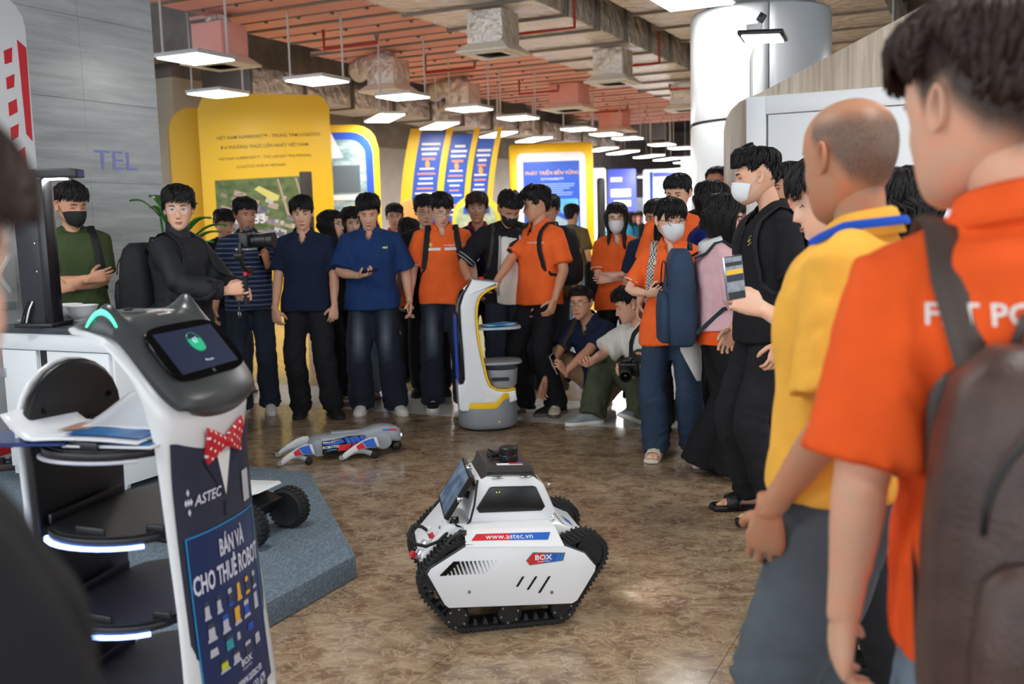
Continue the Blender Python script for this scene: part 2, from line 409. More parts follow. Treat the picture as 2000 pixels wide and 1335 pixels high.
def pipe(t0, t1, s, zr, label, drop=True, dirn=1):
    p = thing('sprinkler_pipe', label, 'pipe', hall(0, 0, 0), -HALL, 'red sprinkler pipes')
    a, b = (t0, t1) if dirn > 0 else (t1, t0)
    pts = [(a, s, zr + .05), (a, s, zr), (b, s, zr)]
    if drop: pts += [(b, s, 4.9 if dirn > 0 else 4.27)]
    P2 = []
    for i, q in enumerate(pts): P2.append(q)
    MB().tube(P2, .024, 10).build('tube', M_RED, p, smooth=60)
    MB().cyl((a, s, zr + .05), (a, s, zr + .11), .02, .035, 10).build('sprinkler_head', M_STEEL, p)
pipe(-6.05, -5.14, 12.7, 4.0, 'red sprinkler pipe under the foil duct, nearest')
pipe(-6.03, -5.14, 16.4, 4.0, 'red sprinkler pipe under the foil duct, middle')
pipe(-6.02, -5.14, 19.9, 4.0, 'red sprinkler pipe under the foil duct, beside the column')
pipe(-8.8, -7.9, 12.15, 4.0, 'red sprinkler pipe under the pink boards, nearest', True, -1)
pipe(-8.8, -7.86, 15.0, 4.0, 'red sprinkler pipe under the pink boards, second', True, -1)
pipe(-8.75, -7.9, 18.6, 4.0, 'red sprinkler pipe under the pink boards, third', True, -1)
pipe(-8.9, -8.0, 23.0, 4.0, 'red sprinkler pipe under the pink boards, farthest', True, -1)
p = thing('sprinkler_main', 'red main pipe crossing above the grey stone wall corner', 'pipe', hall(0, 0, 0), -HALL)
MB().tube([(-9.9, 7.4, 3.9), (-7.3, 7.4, 4.1)], .04, 10).build('tube', M_RED, p, smooth=60)
MB().tube([(-12.6, 14.9, 2.4), (-12.6, 14.9, 5.0)], .05, 10).build('riser', M_RED, p, smooth=60)

# hanging LED panels: two rows on the left side of the hall, two at the right, added ones out of view
ORD = 'first second third fourth fifth sixth seventh eighth ninth tenth eleventh twelfth'.split()
def led(t, s, w, d, rzz, label, z=3.4):
    o = thing('led_panel_lamp', label, 'lamp', hall(t, s, z), -HALL + rzz, 'hanging LED panel lamps')
    MB().box((0, 0, .025), (w + .02, d + .02, .05), bev=.006).build('frame', M_LEDF, o)
    MB().box((0, 0, -.003), (w - .03, d - .03, .012)).build('diffuser', M_LED, o)
    for sx, sy in ((-.4, -.4), (.4, .4)):
        MB().cyl((sx * w, sy * d, .05), (sx * w, sy * d, 1.95), .014, n=8).build('suspension_rod', M_LEDF, o)
    return o
for q, s_ in enumerate((8.94, 11.2, 13.35, 15.5, 17.45, 20.5, 22.2, 23.7, 26.5, 28.3, 31, 33.5)):
    led(-8.25, s_, .62, .62, 0, '%s hanging LED lamp from the front in the row under the pink boards' % ORD[q])
for q, s_ in enumerate((11.4, 15.75, 17.75, 20.4, 22.3, 26.9, 28.7, 31.2, 33.3, 35.7)):
    wv, rv = ((.62, 0) if q == 0 else (1.35, R_(45)))
    led(-10.15, s_, .62 if q == 0 else .48, wv, rv, '%s hanging LED lamp from the front in the row above the yellow boards' % ORD[q])
led(-2.54, 9.12, .62, .62, 0, 'hanging LED lamp at the top edge beside the round column'); led(.0, 11.9, .62, .62, 0, 'hanging LED lamp above the wooden booth at the right edge')
for t_, s_ in ((-2.5, 2.6), (-2.5, -1.0), (.6, 5.6), (.6, 2.0), (.6, -1.6), (3.4, 5.6), (3.4, 1.0), (-5.2, 1.5), (-5.2, -2.0), (-1.2, 16), (-1.2, 22), (-1.2, 28), (1, 18), (1, 26)):  # unseen lamps added to light the foreground and the right side
    led(t_, s_, .62, .62, 0, 'added hanging LED lamp out of view, continuing the lamp rows')
for q, (px_t, s_) in enumerate(((-12.6, 29.5), (-12.6, 31.2), (-12.2, 34), (-12, 36), (-11.6, 38), (-9.6, 43), (-8.2, 43))):
    o = thing('downlight', '%s small round downlight from the left at the far ceiling edge' % ORD[q], 'lamp', hall(px_t, s_, 2.95), -HALL, 'round downlights far back')
    MB().lathe([(.02, .10), (.17, .10), (.19, .0), (.17, -.0)], 16).build('housing', M_LEDF, o); MB().ell((0, 0, 0), (.16, .16, .02), 12, 5).build('diffuser', M_LED, o)
# ------------------------------------------------------------------ column, booth, backdrop, platform
M_CLAD = mat('white_cladding', rgb(206, 209, 212), .28); M_BLACK = mat('black_plastic', rgb(22, 23, 26), .38); M_GLOSSB = mat('black_glass', rgb(10, 11, 14), .06)
M_WSHELL = mat('white_shell', rgb(226, 229, 234), .22, coat=.2); M_HEADD = mat('graphite_shell', rgb(60, 64, 68), .30); M_YEL = mat('exhibit_yellow', rgb(248, 200, 24), .4)
M_BLUE = mat('print_blue', rgb(30, 82, 196), .35); M_NAVYP = mat('print_navy', rgb(26, 34, 62), .4); M_PW = mat('print_white', rgb(236, 238, 242), .5); M_PBR = mat('print_brown', rgb(120, 92, 40), .5)
M_PRED = mat('print_red', rgb(206, 40, 52), .4); M_CYAN = mat('print_cyan', rgb(28, 150, 220), .4); M_RUB = mat('black_rubber', rgb(24, 25, 27), .75); M_GREY = mat('grey_plastic', rgb(150, 156, 162), .4)
M_PORC = mat('porcelain', rgb(232, 234, 238), .15); M_ORG = mat('print_orange', rgb(244, 170, 90), .4); M_CHROME = mat('chrome', rgb(200, 204, 208), .15, metal=1.0)

col = thing('round_column', 'thick round column clad in glossy white panels with bare concrete top', 'column', (2.52, 10.1, 0))
cs = MB()
for a0, a1, z0, z1 in ((0, 1, 0.0, 2.37), (1, 2, 0, 2.37), (2, 3, 0, 2.37), (0, 1, 2.38, 3.42), (1, 2, 2.38, 3.42), (2, 3, 2.38, 3.42)):
    b = MB(); w = 2 * PI / 3; st = R_(263) - w
    A_ = [st + w * a0 + .008 + (w - .016) * i / 20 for i in range(21)]
    rings = [[(r * math.cos(a), r * math.sin(a), z) for a in A_] for r, z in ((.66, z0), (.675, z0 + .004), (.675, z1 - .03), (.655, z1))]
    b.loft(rings, 0, caps=False, closed=False); o = b.build('cladding_panel', M_CLAD, col, smooth=50); o.modifiers.new('t', 'SOLIDIFY').thickness = .01
MB().cyl((0, 0, 0), (0, 0, 3.4), .64, n=40).build('core', M_DARKM, col); MB().cyl((0, 0, 3.38), (0, 0, 5.4), .52, n=40).build('concrete_shaft', M_CONC, col)

bo = thing('wooden_booth', 'light oak gabled booth wall with a white framed door', 'booth', hall(0, 6.94, 0), -HALL)
gab = [(-1.72, 0), (-1.72, 2.05)] + [(-1.72 + .22 * (1 - math.cos(R_(q))), 2.05 + .22 * math.sin(R_(q))) for q in (20, 40, 60, 80)] + [(-1.49, 2.28), (-.42, 2.76), (-.34, 2.785), (-.26, 2.76), (1.9, 1.95), (3.2, 1.95), (3.2, 0)]
MB().prism(gab, 0, .12, 'y', bev=.004).build('front_wall', M_WOOD, bo, smooth=30)
MB().box((-1.36, 1.14, 1.0), (.10, 2.0, 2.0)).build('side_wall', M_WOOD, bo)
fr = MB(); fr.box((-1.49, -.02, 1.13), (.13, .05, 2.26), bev=.004); fr.build('door_frame', M_WHITEP, bo)
MB().box((-.55, -.02, 2.2), (1.75, .05, .12), bev=.004).build('door_frame', M_WHITEP, bo)
dl = MB().box((-.56, -.012, 1.07), (1.70, .04, 2.13), bev=.003).build('door_leaf', M_WHITEP, bo)
for z_ in (.35, 1.75): MB().box((-1.415, -.036, z_), (.03, .012, .11), bev=.003).build('hinge', M_CHROME, dl)
fl = thing('flood_lamp', 'flat LED flood lamp on a thin white post above the booth', 'lamp', hall(-1.545, 7.0, 2.26), -HALL)
MB().tube([(0, 0, 0), (0, 0, .26), (.05, -.03, .40), (.07, -.05, .52)], .011, 8).build('post', M_LEDF, fl)
hd_ = MB().box((.09, -.06, .40), (.30, .20, .03), bev=.006, rot=(R_(-8), R_(4), 0)).build('head', M_DARKM, fl); MB().box((.09, -.062, .380), (.25, .16, .012), rot=(R_(-8), R_(4), 0)).build('lens', mat('flood_lens', (1, 1, 1, 1), .4, emit=(.95, 1, .98, 1), es=3.0), hd_)
MB().box((.03, -.04, .46), (.10, .05, .05), bev=.005).build('bracket', M_LEDF, fl); MB().box((.08, -.05, .52), (.05, .02, .06), bev=.004, rot=(0, .6, 0)).build('clip', M_DARKM, fl)

plat = thing('carpeted_platform', 'low grey blue carpeted platform with a cut corner', 'platform', hall(0, 0, 0), -HALL)
MB().prism([(-2.4, -.6), (-2.4, 3.36), (-3.47, 4.46), (-6.25, 4.46), (-6.25, -.6)], 0, .10, 'z', bev=.008).build('deck', M_CARPET, plat)

bd = thing('backdrop_panel', 'tall white display panel with red stripes and squares at left', 'display panel', hall(-5.48, 0, .1), -HALL)
MB().prism([(.4, 0), (4.46, 0), (4.46, 2.65)] + [(4.46 - .18 + .18 * math.cos(R_(q)), 2.65 + .18 * math.sin(R_(q))) for q in (20, 45, 70, 90)] + [(.4, 2.83)], -.06, 0, 'x', bev=.006).build('board', M_WHITEP, bd, smooth=40)
for po in ([(4.42, 2.67), (4.48, 2.63), (4.47, 2.06), (4.43, 2.1)], [(4.32, 2.59), (4.38, 2.62), (4.37, 2.53), (4.32, 2.51)], [(4.32, 2.43), (4.38, 2.46), (4.37, 2.38), (4.32, 2.36)], [(4.32, 2.28), (4.38, 2.31), (4.38, 2.23), (4.32, 2.2)], [(4.32, 2.13), (4.38, 2.16), (4.37, 2.08), (4.32, 2.05)], [(4.35, 1.98), (4.41, 2.02), (4.41, 1.91), (4.35, 1.89)], [(4.02, .13), (4.12, .29), (4.24, .29), (4.24, .14)], [(4.30, 1.23), (4.36, 1.23), (4.35, 1.1), (4.31, 1.14)], [(4.29, 1.53), (4.33, 1.5), (4.29, 1.5)], [(4.30, 1.05), (4.36, 1.0), (4.36, .8), (4.31, .9)], [(4.33, .75), (4.36, .75), (4.36, .6), (4.33, .62)]):
    sc_ = .965
    MB().prism([(min(4.45, p_[0] - .03), p_[1] - .1) for p_ in po], 0, .004, 'x').build('red_stripe', M_PRED, bd, smooth=0)
tl = thing('wall_reflection', 'painted reflection of blue sign letters on the grey stone wall', 'sign', hall(-6.295, 5.86, 2.03), -HALL)
M_REFL = mat('blue_reflection', rgb(150, 158, 206), .4, emit=rgb(96, 104, 255), es=.05)  # sign's reflection in the stone, painted on as faintly glowing letters
text_obj('TEL', .21, M_REFL, tl, frame((0, 0, 0), (0, 1, 0), (0, 0, 1)), xs=1.3)

# ------------------------------------------------------------------ exhibit boards at the back of the hall
def curved_board(name, w, h, r, bend, th, m, parent, n=24, x0=None):
    b = MB(); F = []; Bk = []
    for i in range(n + 1):
        x = -w / 2 + w * i / n; e = min(x + w / 2, w / 2 - x); dz = r - math.sqrt(max(0, r * r - (r - e) ** 2)) if e < r else 0
        y = bend * ((x / (w / 2)) ** 2 - 1); F.append((x, y)); Bk.append(h - dz)
    rings = [[(x, y, .02), (x, y, zt), (x, y + th, zt), (x, y + th, .02)] for (x, y), zt in zip(F, Bk)]
    b.loft(rings, 0); return b.build(name, m, parent, smooth=40)
def by(x, w, bend): return bend * ((x / (w / 2)) ** 2 - 1)
def face_cam(x, y): return -math.atan2(x, y)

def text_lines(parent, m, x0, x1, z0, dz, n, y, seed=1, h=.03):
    r = random.Random(seed)
    for i in range(n):
        a = x0 + r.uniform(0, .08) * (x1 - x0); b_ = x1 - r.uniform(0, .35) * (x1 - x0)
        MB().box(((a + b_) / 2, y, z0 - i * dz), (b_ - a, .004, h)).build('text_line', m, parent, smooth=0)

ex = thing('logistics_board', 'tall curved yellow board with brown title and aerial map picture', 'exhibit board', (-4.02, 17.0, 0), face_cam(-4.02, 17.0))
W_, BE = 2.14, .16
curved_board('panel', W_, 3.66, .22, BE, .35, M_YEL, ex)
MB().box((0, .1, .08), (W_ * 1.01, .5, .16), bev=.01).build('plinth', mat('plum_plinth', rgb(92, 66, 128), .5), ex)
def curve_text(txt, size, m, z, bold=0.0, x=0):
    V, F = text_vf(txt, size, bold=bold); V = [(v[0] + x, by(v[0] + x, W_, BE) - .006, z + v[1] + .035 * (v[0] + x)) for v in V]
    MB().add(V, F).build('lettering', m, ex, smooth=0)
curve_text('VIỆT NAM SUPERPORT™ - TRUNG TÂM LOGISTICS', .074, M_PBR, 2.98, .006, .05); curve_text('ĐA PHƯƠNG THỨC LỚN NHẤT VIỆT NAM', .074, M_PBR, 2.82, .006, -.02)
curve_text('VIETNAM SUPERPORT™ - THE LARGEST MULTIMODAL', .062, M_PBR, 2.64, 0, -.02); curve_text('LOGISTICS HUB IN VIETNAM', .062, M_PBR, 2.50, 0, -.1)
def aerial(parent):                               # printed aerial view: green ground, roads and roofs
    mg = mat('print_green', rgb(112, 128, 74), .5, noise=(9, rgb(74, 96, 52), (1, 1, 1))); cols = [mat('print_roof%d' % i, rgb(*c), .5) for i, c in enumerate([(206, 200, 196), (132, 128, 158), (186, 166, 150), (98, 100, 130), (226, 216, 120), (160, 140, 136)])]
    b = MB(); x0, x1, z0, z1 = -.86, .70, 1.02, 2.30; n = 14
    def q(u_, v_): x = x0 + (x1 - x0) * u_; return (x, by(x, W_, BE) - .007, z0 + (z1 - z0) * v_ + .035 * x)
    for i in range(n): b.add([q(i / n, 0), q((i + 1) / n, 0), q((i + 1) / n, 1), q(i / n, 1)], [(0, 1, 2, 3)], 0)
    r = random.Random(3)
    for i in range(90):
        u_, v_ = r.uniform(.04, .9), r.uniform(.04, .78); 
        if v_ > .95 - .5 * u_ and r.random() < .85: continue
        a, c_ = r.uniform(.03, .09), r.uniform(.03, .07); e = -.45
        P4 = [(u_ - a, v_ - a * e), (u_ + a, v_ + a * e), (u_ + a + c_ * .3, v_ + a * e + c_), (u_ - a + c_ * .3, v_ - a * e + c_)]
        if min(min(p) for p in P4) < .01 or max(max(p) for p in P4) > .99: continue
        b.add([(lambda p: (p[0], p[1] - .001 - i * .00003, p[2]))(q(*p)) for p in P4], [(0, 1, 2, 3)], 1 + r.choice([0, 0, 1, 2, 3, 5]))
    b.add([(lambda p: (p[0], p[1] - .006, p[2]))(q(*p)) for p in ((.40, .86), (.45, .90), (.66, .76), (.64, .70), (.58, .70))], [(0, 1, 2, 3, 4)], 5)
    for u_ in (.64, .83): b.add([(lambda p: (p[0], p[1] - .005, p[2]))(q(*p)) for p in ((u_, .98), (u_ + .02, .98), (u_ + .12, .5), (u_ + .09, .5))], [(0, 1, 2, 3)], 3)
    b.build('aerial_picture', [mg] + cols, parent, smooth=0)
aerial(ex)
text_obj('83', .22, M_PW, ex, frame((-.18, by(-.18, W_, BE) - .02, 1.62), (1, 0, .04), (0, 0, 1)), bold=.02)

ey = thing('yellow_side_board', 'narrower yellow board with blue edge left of the logistics board', 'exhibit board', (-5.2, 17.75, 0), face_cam(-5.2, 17.75) + .1)
curved_board('panel', 1.3, 3.55, .35, .15, .3, M_YEL, ey); MB().prism(rrect(.30, .2, .52, 3.3, .1), -.20, -.12, 'y').build('blue_band', M_BLUE, ey, smooth=30)
ar = thing('arched_picture_board', 'arched blue and yellow board with a port picture', 'exhibit board', (-3.2, 19.2, 0), face_cam(-3.2, 19.2))
curved_board('outer_arch', 1.55, 3.36, .45, .0, .3, M_YEL, ar); MB().prism(rrect(-.7, .1, .66, 3.22, .4), -.03, 0, 'y').build('blue_arch', M_BLUE, ar, smooth=30)
pic = MB().prism(rrect(-.62, .2, .52, 3.08, .3), -.05, -.03, 'y'); pic.build('port_picture', mat('print_port', rgb(188, 206, 212), .3, noise=(3.5, rgb(120, 150, 160), (1, 1, 2.5))), ar, smooth=30)
MB().prism([(-.62, 2.7), (.1, 2.75), (-.1, 3.2), (-.62, 3.2)], -.06, -.05, 'y').build('cloud', M_PW, ar, smooth=0)
for x_, z_, w_, h_, m_ in ((.15, 2.35, .5, .5, M_DARKM), (.2, 2.0, .7, .10, M_PW), (.1, 1.6, .8, .12, M_CYAN), (.3, 1.75, .18, .2, M_YEL)):
    MB().box((x_, -.056, z_), (w_, .01, h_)).build('printed_block', m_ if m_ is not M_DARKM else mat('print_slate', rgb(92, 106, 116), .4), ar, smooth=0)

tb = thing('triple_story_board', 'curved yellow frame holding three tall blue text panels', 'exhibit board', (-1.33, 22.0, 0), face_cam(-1.33, 22.0))
def bow(z): return -.06 + .30 * ((z - 1.25) / 2.2) ** 2
def bowed(name, xa, xb, z0, z1, y, th, m, parent, taper=0.0):
    b = MB(); rings = []
    for z in np.linspace(z0, z1, 16):
        o = bow(z); k_ = 1 - taper * (1 - (z - z0) / (z1 - z0)); rings.append([(xa * k_ + o, y, z), (xb * k_ + o, y, z), (xb * k_ + o, y + th, z), (xa * k_ + o, y + th, z)])
    return b.loft(rings, 0).build(name, m, parent, smooth=40)
for xa, xb in ((-.98, -.74), (-.20, -.06), (.40, .52), (.90, 1.02)): bowed('yellow_rib', xa, xb, .0, 3.5, -.06, .3, M_YEL, tb)
for q, (xa, xb, zt) in enumerate(((-.74, -.20, 3.42), (-.06, .40, 3.36), (.52, .90, 3.26))):
    pn = bowed('blue_panel', xa, xb, .1, zt, 0, .1, M_BLUE, tb)
    r = random.Random(q)
    for i in range(15):
        z = zt - .25 - i * .105; w = (xb - xa) * r.uniform(.45, .8); c = (xa + xb) / 2 + bow(z)
        if i in (4, 11): continue
        MB().box((c, -.004, z), (w, .006, .05 if i < 4 else .035)).build('text_line', M_PW if i % 3 or i < 1 else mat('print_salmon', rgb(232, 150, 130), .5), pn, smooth=0)
    MB().ell(((xa + xb) / 2 + bow(zt - .7), -.006, zt - .68), (.05, .01, .085), 12, 6).build('emblem', M_ORG, pn)
os_ = thing('orange_rounded_sign', 'rounded pale orange standing sign behind the orange shirts', 'sign', (-1.55, 16.2, 0), face_cam(-1.55, 16.2))
MB().prism(rrect(-.17, 1.0, .17, 1.84, .16), -.04, .04, 'y', bev=.01, M=Matrix.Rotation(-.15, 4, 'Y') @ Matrix.Translation((.2, 0, 0))).build('plate', M_ORG, os_, smooth=40); MB().box((.0, .03, .55), (.06, .05, 1.1)).build('stem', M_GREY, os_)
ab = thing('arched_map_table_board', 'arched board with yellow green rim and pale map picture', 'exhibit board', (-.62, 19.6, 0), face_cam(-.62, 19.6))
curved_board('rim', .95, 1.98, .42, 0, .12, mat('lime_yellow', rgb(226, 214, 60), .4), ab); MB().prism(rrect(-.40, .2, .38, 1.86, .34), -.02, 0, 'y').build('map_picture', mat('print_map', rgb(206, 214, 190), .4, noise=(7, rgb(150, 176, 130), (1, 1, 1))), ab, smooth=30); MB().box((0, -.03, 1.7), (.5, .02, .12)).build('blue_title', M_BLUE, ab)

sb = thing('sustainability_board', 'yellow framed white board with a blue sustainability poster', 'exhibit board', (1.15, 26.0, 0), face_cam(1.15, 26) )
MB().prism(rrect(-1.10, 0, 1.06, 3.42, .1), 0, .35, 'y', bev=.03).build('yellow_frame', M_YEL, sb, smooth=40); MB().prism(rrect(-.90, .3, .86, 3.18, .14), -.02, 0, 'y').build('white_mount', M_PW, sb, smooth=30)
po = MB().box((-.02, -.03, 1.65), (1.44, .02, 2.62)).build('blue_poster', M_BLUE, sb)
M_TOR = mat('print_gold', rgb(240, 190, 110), .5)
def pt(txt, size, m, x, z, **kw): text_obj(txt, size, m, po, frame((x, -.045, z), (1, 0, 0), (0, 0, 1)), **kw)
pt('PHÁT TRIỂN BỀN VỮNG', .125, M_TOR, 0, 2.66, bold=.01); pt('SUSTAINABILITY', .08, M_PW, 0, 2.51)
text_lines(po, mat('print_paleblue', rgb(150, 180, 230), .5), -.62, .62, 2.38, .055, 6, -.045, 4, .022)
MB().prism(rrect(-.62, .75, .66, 2.0, .05), -.05, -.04, 'y').build('poster_picture', mat('print_sky', rgb(58, 150, 214), .4, noise=(2, rgb(110, 190, 230), (1, 1, 1))), po, smooth=0)
pt('2040', .17, mat('print_green2', rgb(110, 220, 140), .5), .42, 1.82, bold=.01); MB().prism([(-.1, 1.0), (.55, 1.0), (.62, 1.3), (.15, 1.55), (-.1, 1.45)], -.055, -.05, 'y').build('printed_building', mat('print_slate2', rgb(150, 176, 196), .4), po, smooth=0)
MB().prism([(.1, 1.58), (.6, 1.30), (.62, 1.38), (.2, 1.66)], -.058, -.05, 'y').build('printed_roof', M_BLUE, po, smooth=0)
for x_, z_, w_, h_ in ((-.45, 1.85, .16, .05), (-.45, 1.68, .2, .05), (-.3, 1.5, .3, .03), (.0, .6, .9, .06)): MB().box((x_, -.06, z_), (w_, .008, h_)).build('text_line', mat('print_green2'), po, smooth=0)

def far_board(name, label, px, Y, w, z1, m, parts=()):
    x = (px - 1000) / 1950.0 * Y; o = thing(name, label, 'exhibit board', (x, Y, 0), face_cam(x, Y), 'display boards at the far end')
    MB().prism(rrect(-w / 2, 0, w / 2, z1, .08), 0, .2, 'y', bev=.01).build('panel', m, o, smooth=40)
    for x_, z_, w_, h_, m_ in parts: MB().box((x_ * w, -.01, z_), (w_ * w, .02, h_)).build('printed_block', m_, o, smooth=0)
M_LITB = mat('lit_blue_panel', rgb(84, 96, 200), .4, emit=rgb(84, 100, 220), es=.35); M_LITW = mat('lit_white_panel', rgb(230, 238, 250), .4, emit=rgb(220, 232, 255), es=.6)
far_board('display_board', 'bright pale display board right of the sustainability board', 1175, 33, .5, 3.1, M_LITW)
far_board('display_board', 'blue display board with white text at the far end', 1221, 34, .95, 3.1, M_LITB, ((-.2, 2.75, .4, .14, M_LITW), (-.05, 2.30, .7, .26, M_LITW), (.0, 1.95, .6, .2, M_LITW), (0, .9, .9, 1.2, M_GREY)))
far_board('display_board', 'dark narrow slab between the far display boards', 1180, 27, .22, 2.55, M_BLACK)
far_board('display_board', 'large white and blue display at the far end by the column', 1312, 37, 1.9, 3.2, M_LITW, ((-.34, 2.0, .06, 2.2, M_BLUE), (.1, 3.0, .8, .15, M_LITB)))
far_board('display_board', 'grey display board beside the blue one far away', 1255, 38, .7, 2.2, M_GREY)
far_board('display_board', 'glowing white display right at the column edge', 1350, 33, .5, 3.4, M_LITW)
ds = thing('slim_kiosk', 'tall slim dark kiosk slab before the yellow logistics board', 'kiosk', (-2.83, 14.2, 0), face_cam(-2.83, 14.2) + .5)
MB().box((0, 0, 1.12), (.15, .10, 2.24), bev=.012).build('slab', mat('kiosk_brown', rgb(58, 52, 48), .5), ds); MB().box((0, 0, .02), (.4, .4, .04), bev=.01).build('foot', M_DARKM, ds)

# ------------------------------------------------------------------ cabinet with bowls, scanner tower
cb = thing('white_cabinet', 'white counter cabinet with hinged doors behind the cat faced robot', 'cabinet', hall(-4.55, 3.95, .1), -HALL)
MB().box((0, 0, .40), (.84, .44, .72), bev=.004).build('body', M_WHITEP, cb); MB().box((0, 0, .80), (.88, .5, .09), bev=.006).build('apron', M_WHITEP, cb)
MB().box((0, -.0, .863), (.90, .52, .034), bev=.004).build('worktop', mat('dark_worktop', rgb(58, 62, 68), .3), cb)
MB().box((-.10, -.221, .58), (.05, .01, .34)).build('gap', M_BLACK, cb)
for x_, w_ in ((-.275, .27), (.175, .46)):
    d_ = MB().box((x_, -.232, .42), (w_, .02, .66), bev=.003).build('door', M_WHITEP, cb)
    for z_ in (.22, .62): MB().box((x_ - w_ / 2 + .0, -.246, z_), (.045, .01, .05), bev=.003).build('hinge', M_CHROME, d_)
for x_ in (-.36, .36):
    for y_ in (-.15, .15): MB().cyl((x_, y_ - .012, .025), (x_, y_ + .012, .025), .025, n=14).build('caster', M_PORC, cb)
WT = .98
def bowl(px, py, r, label):
    o = thing('bowl', label, 'bowl', (px, py, WT), 0, 'bowls on the white cabinet')
    MB().lathe([(r * .42, 0), (r * .44, .012), (r * .5, .015), (r * .8, .045), (r, .085), (r * 1.03, .088), (r * .97, .086), (r * .77, .05), (r * .4, .022), (.001, .02)], 32).build('shell', M_PORC, o, smooth=60)
    MB().lathe([(.001, .070), (r * .55, .072), (r * .86, .068), (r * .80, .06), (.001, .06)], 24).build('soup', mat('clear_soup', rgb(222, 220, 206), .3), o, smooth=60)
bowl(-2.46, 5.70, .095, 'white porcelain bowl in front on the cabinet'); bowl(-2.60, 5.82, .095, 'white porcelain bowl behind the front bowl')
def plate(px, py, label):
    o = thing('plate', label, 'plate', (px, py, WT), 0, 'plates of food on the cabinet')
    MB().lathe([(.06, 0), (.07, .006), (.115, .018), (.12, .02), (.112, .021), (.065, .010), (.001, .010)], 32).build('dish', M_PORC, o, smooth=60)
    b = MB(); r = random.Random(5)
    for i in range(26): a = r.uniform(0, 6.28); q = r.uniform(0, .07); b.ell((q * math.cos(a), q * math.sin(a), .016 + r.uniform(0, .008)), (.02, .012, .007), 8, 5, M=None)
    tag(b.build('food', mat('orange_food', rgb(214, 132, 44), .5, noise=(60, rgb(236, 180, 90), (1, 1, 1))), o), kind='stuff')
plate(-2.33, 5.88, 'white plate of orange food at the right on the cabinet'); plate(-2.68, 5.66, 'white plate of food beside the black scanner tower')
o = tag(MB().box((0, 0, .012), (.05, .05, .024), bev=.004).build('white_block', M_PORC, loc=(-2.26, 5.48, WT)), 'small white box on the cabinet edge by the plate', 'box')
ks = thing('scanner_tower', 'black upright scanner tower with glowing overhanging arm on the cabinet', 'scanner', (-2.545, 5.42, WT), R_(-8))
MB().prism([(-.075, 0), (.075, 0), (.060, .80), (.045, .84), (-.075, .84), (-.095, .80), (-.09, .1)], -.05, .05, 'y', bev=.008).build('column', mat('scanner_black', rgb(32, 36, 44), .4), ks, smooth=40)
MB().box((.0625, 0, .40), (.05, .104, .79), bev=.008).build('side_rail', mat('scanner_dark', rgb(26, 24, 28), .3), ks)
MB().prism([(-.07, .79), (.28, .79), (.28, .832), (.24, .84), (-.04, .84), (-.08, .82)], -.045, .045, 'y', bev=.006).build('arm', M_BLACK, ks, smooth=40)
MB().box((.14, 0, .787), (.10, .06, .008)).build('arm_lamp', M_LED, ks); MB().box((.278, 0, .81), (.006, .05, .03)).build('sensor', mat('sensor_blue', rgb(40, 50, 130), .2), ks)
MB().box((-.035, -.053, .70), (.06, .004, .055)).build('sticker', M_PW, ks); MB().box((.0, 0, .012), (.22, .2, .024), bev=.005).build('foot', M_BLACK, ks)
for x_, z_ in ((-.04, .64), (.02, .60), (.02, .45), (.02, .30)): MB().cyl((x_, -.056, z_), (x_, -.05, z_), .004, n=8).build('screw', M_CHROME, ks)
for q in range(3): MB().tube([(-.02 - .012 * q, -.055, .14), (-.03 - .014 * q, -.075, .10), (-.05 - .014 * q, -.07, .05), (-.07 - .012 * q, -.06, .0)], .005, 6).build('cable', M_PORC if q == 0 else M_RUB, ks, smooth=180)
wb = thing('wall_bracket', 'white metal mounting bracket with crossed arms on the backdrop panel', 'bracket', hall(-5.45, 4.06, 1.22), -HALL)
MB().box((.02, 0, 0), (.03, .26, .30), bev=.004).build('plate', M_LEDF, wb)
for a in (-1, 1): MB().box((.045, 0, .02), (.012, .03, .26), bev=.003, rot=(R_(38 * a), 0, 0)).build('arm', M_PORC, wb)
MB().box((.05, 0, -.17), (.06, .16, .05), bev=.004).build('bar', M_GREY, wb)
ps = thing('power_strip', 'dark power strip with plugs on the carpet at far left', 'power strip', (-3.02, 5.78, .10), R_(20))
MB().box((0, 0, .02), (.24, .06, .04), bev=.006).build('housing', mat('strip_brown', rgb(52, 42, 40), .5), ps)
for q in range(3): MB().cyl((-.07 + .06 * q, 0, .04), (-.07 + .06 * q, 0, .075), .018, n=10).build('plug', M_RUB, ps)
for q in range(4):
    r = random.Random(q); pts = [(-3.08 + .05 * q, 5.78, .16)] + [(-3.04 + .045 * i + r.uniform(-.02, .02), 5.88 + .05 * q + .05 * math.sin(i * 1.3 + q), .108 + .012 * q) for i in range(6)]
    tag(MB().tube([Vector(p) for p in pts], .006, 6).build('power_cable', M_RUB, smooth=180), 'black power cable curling from the power strip across the carpet', 'cable', 'cables by the power strip')

# ------------------------------------------------------------------ cat faced serving robot
cr = thing('cat_serving_robot', 'white serving robot with cat eared black head, screen and open trays', 'robot', (-.928, 2.586, 0), -.25 - PI / 2)
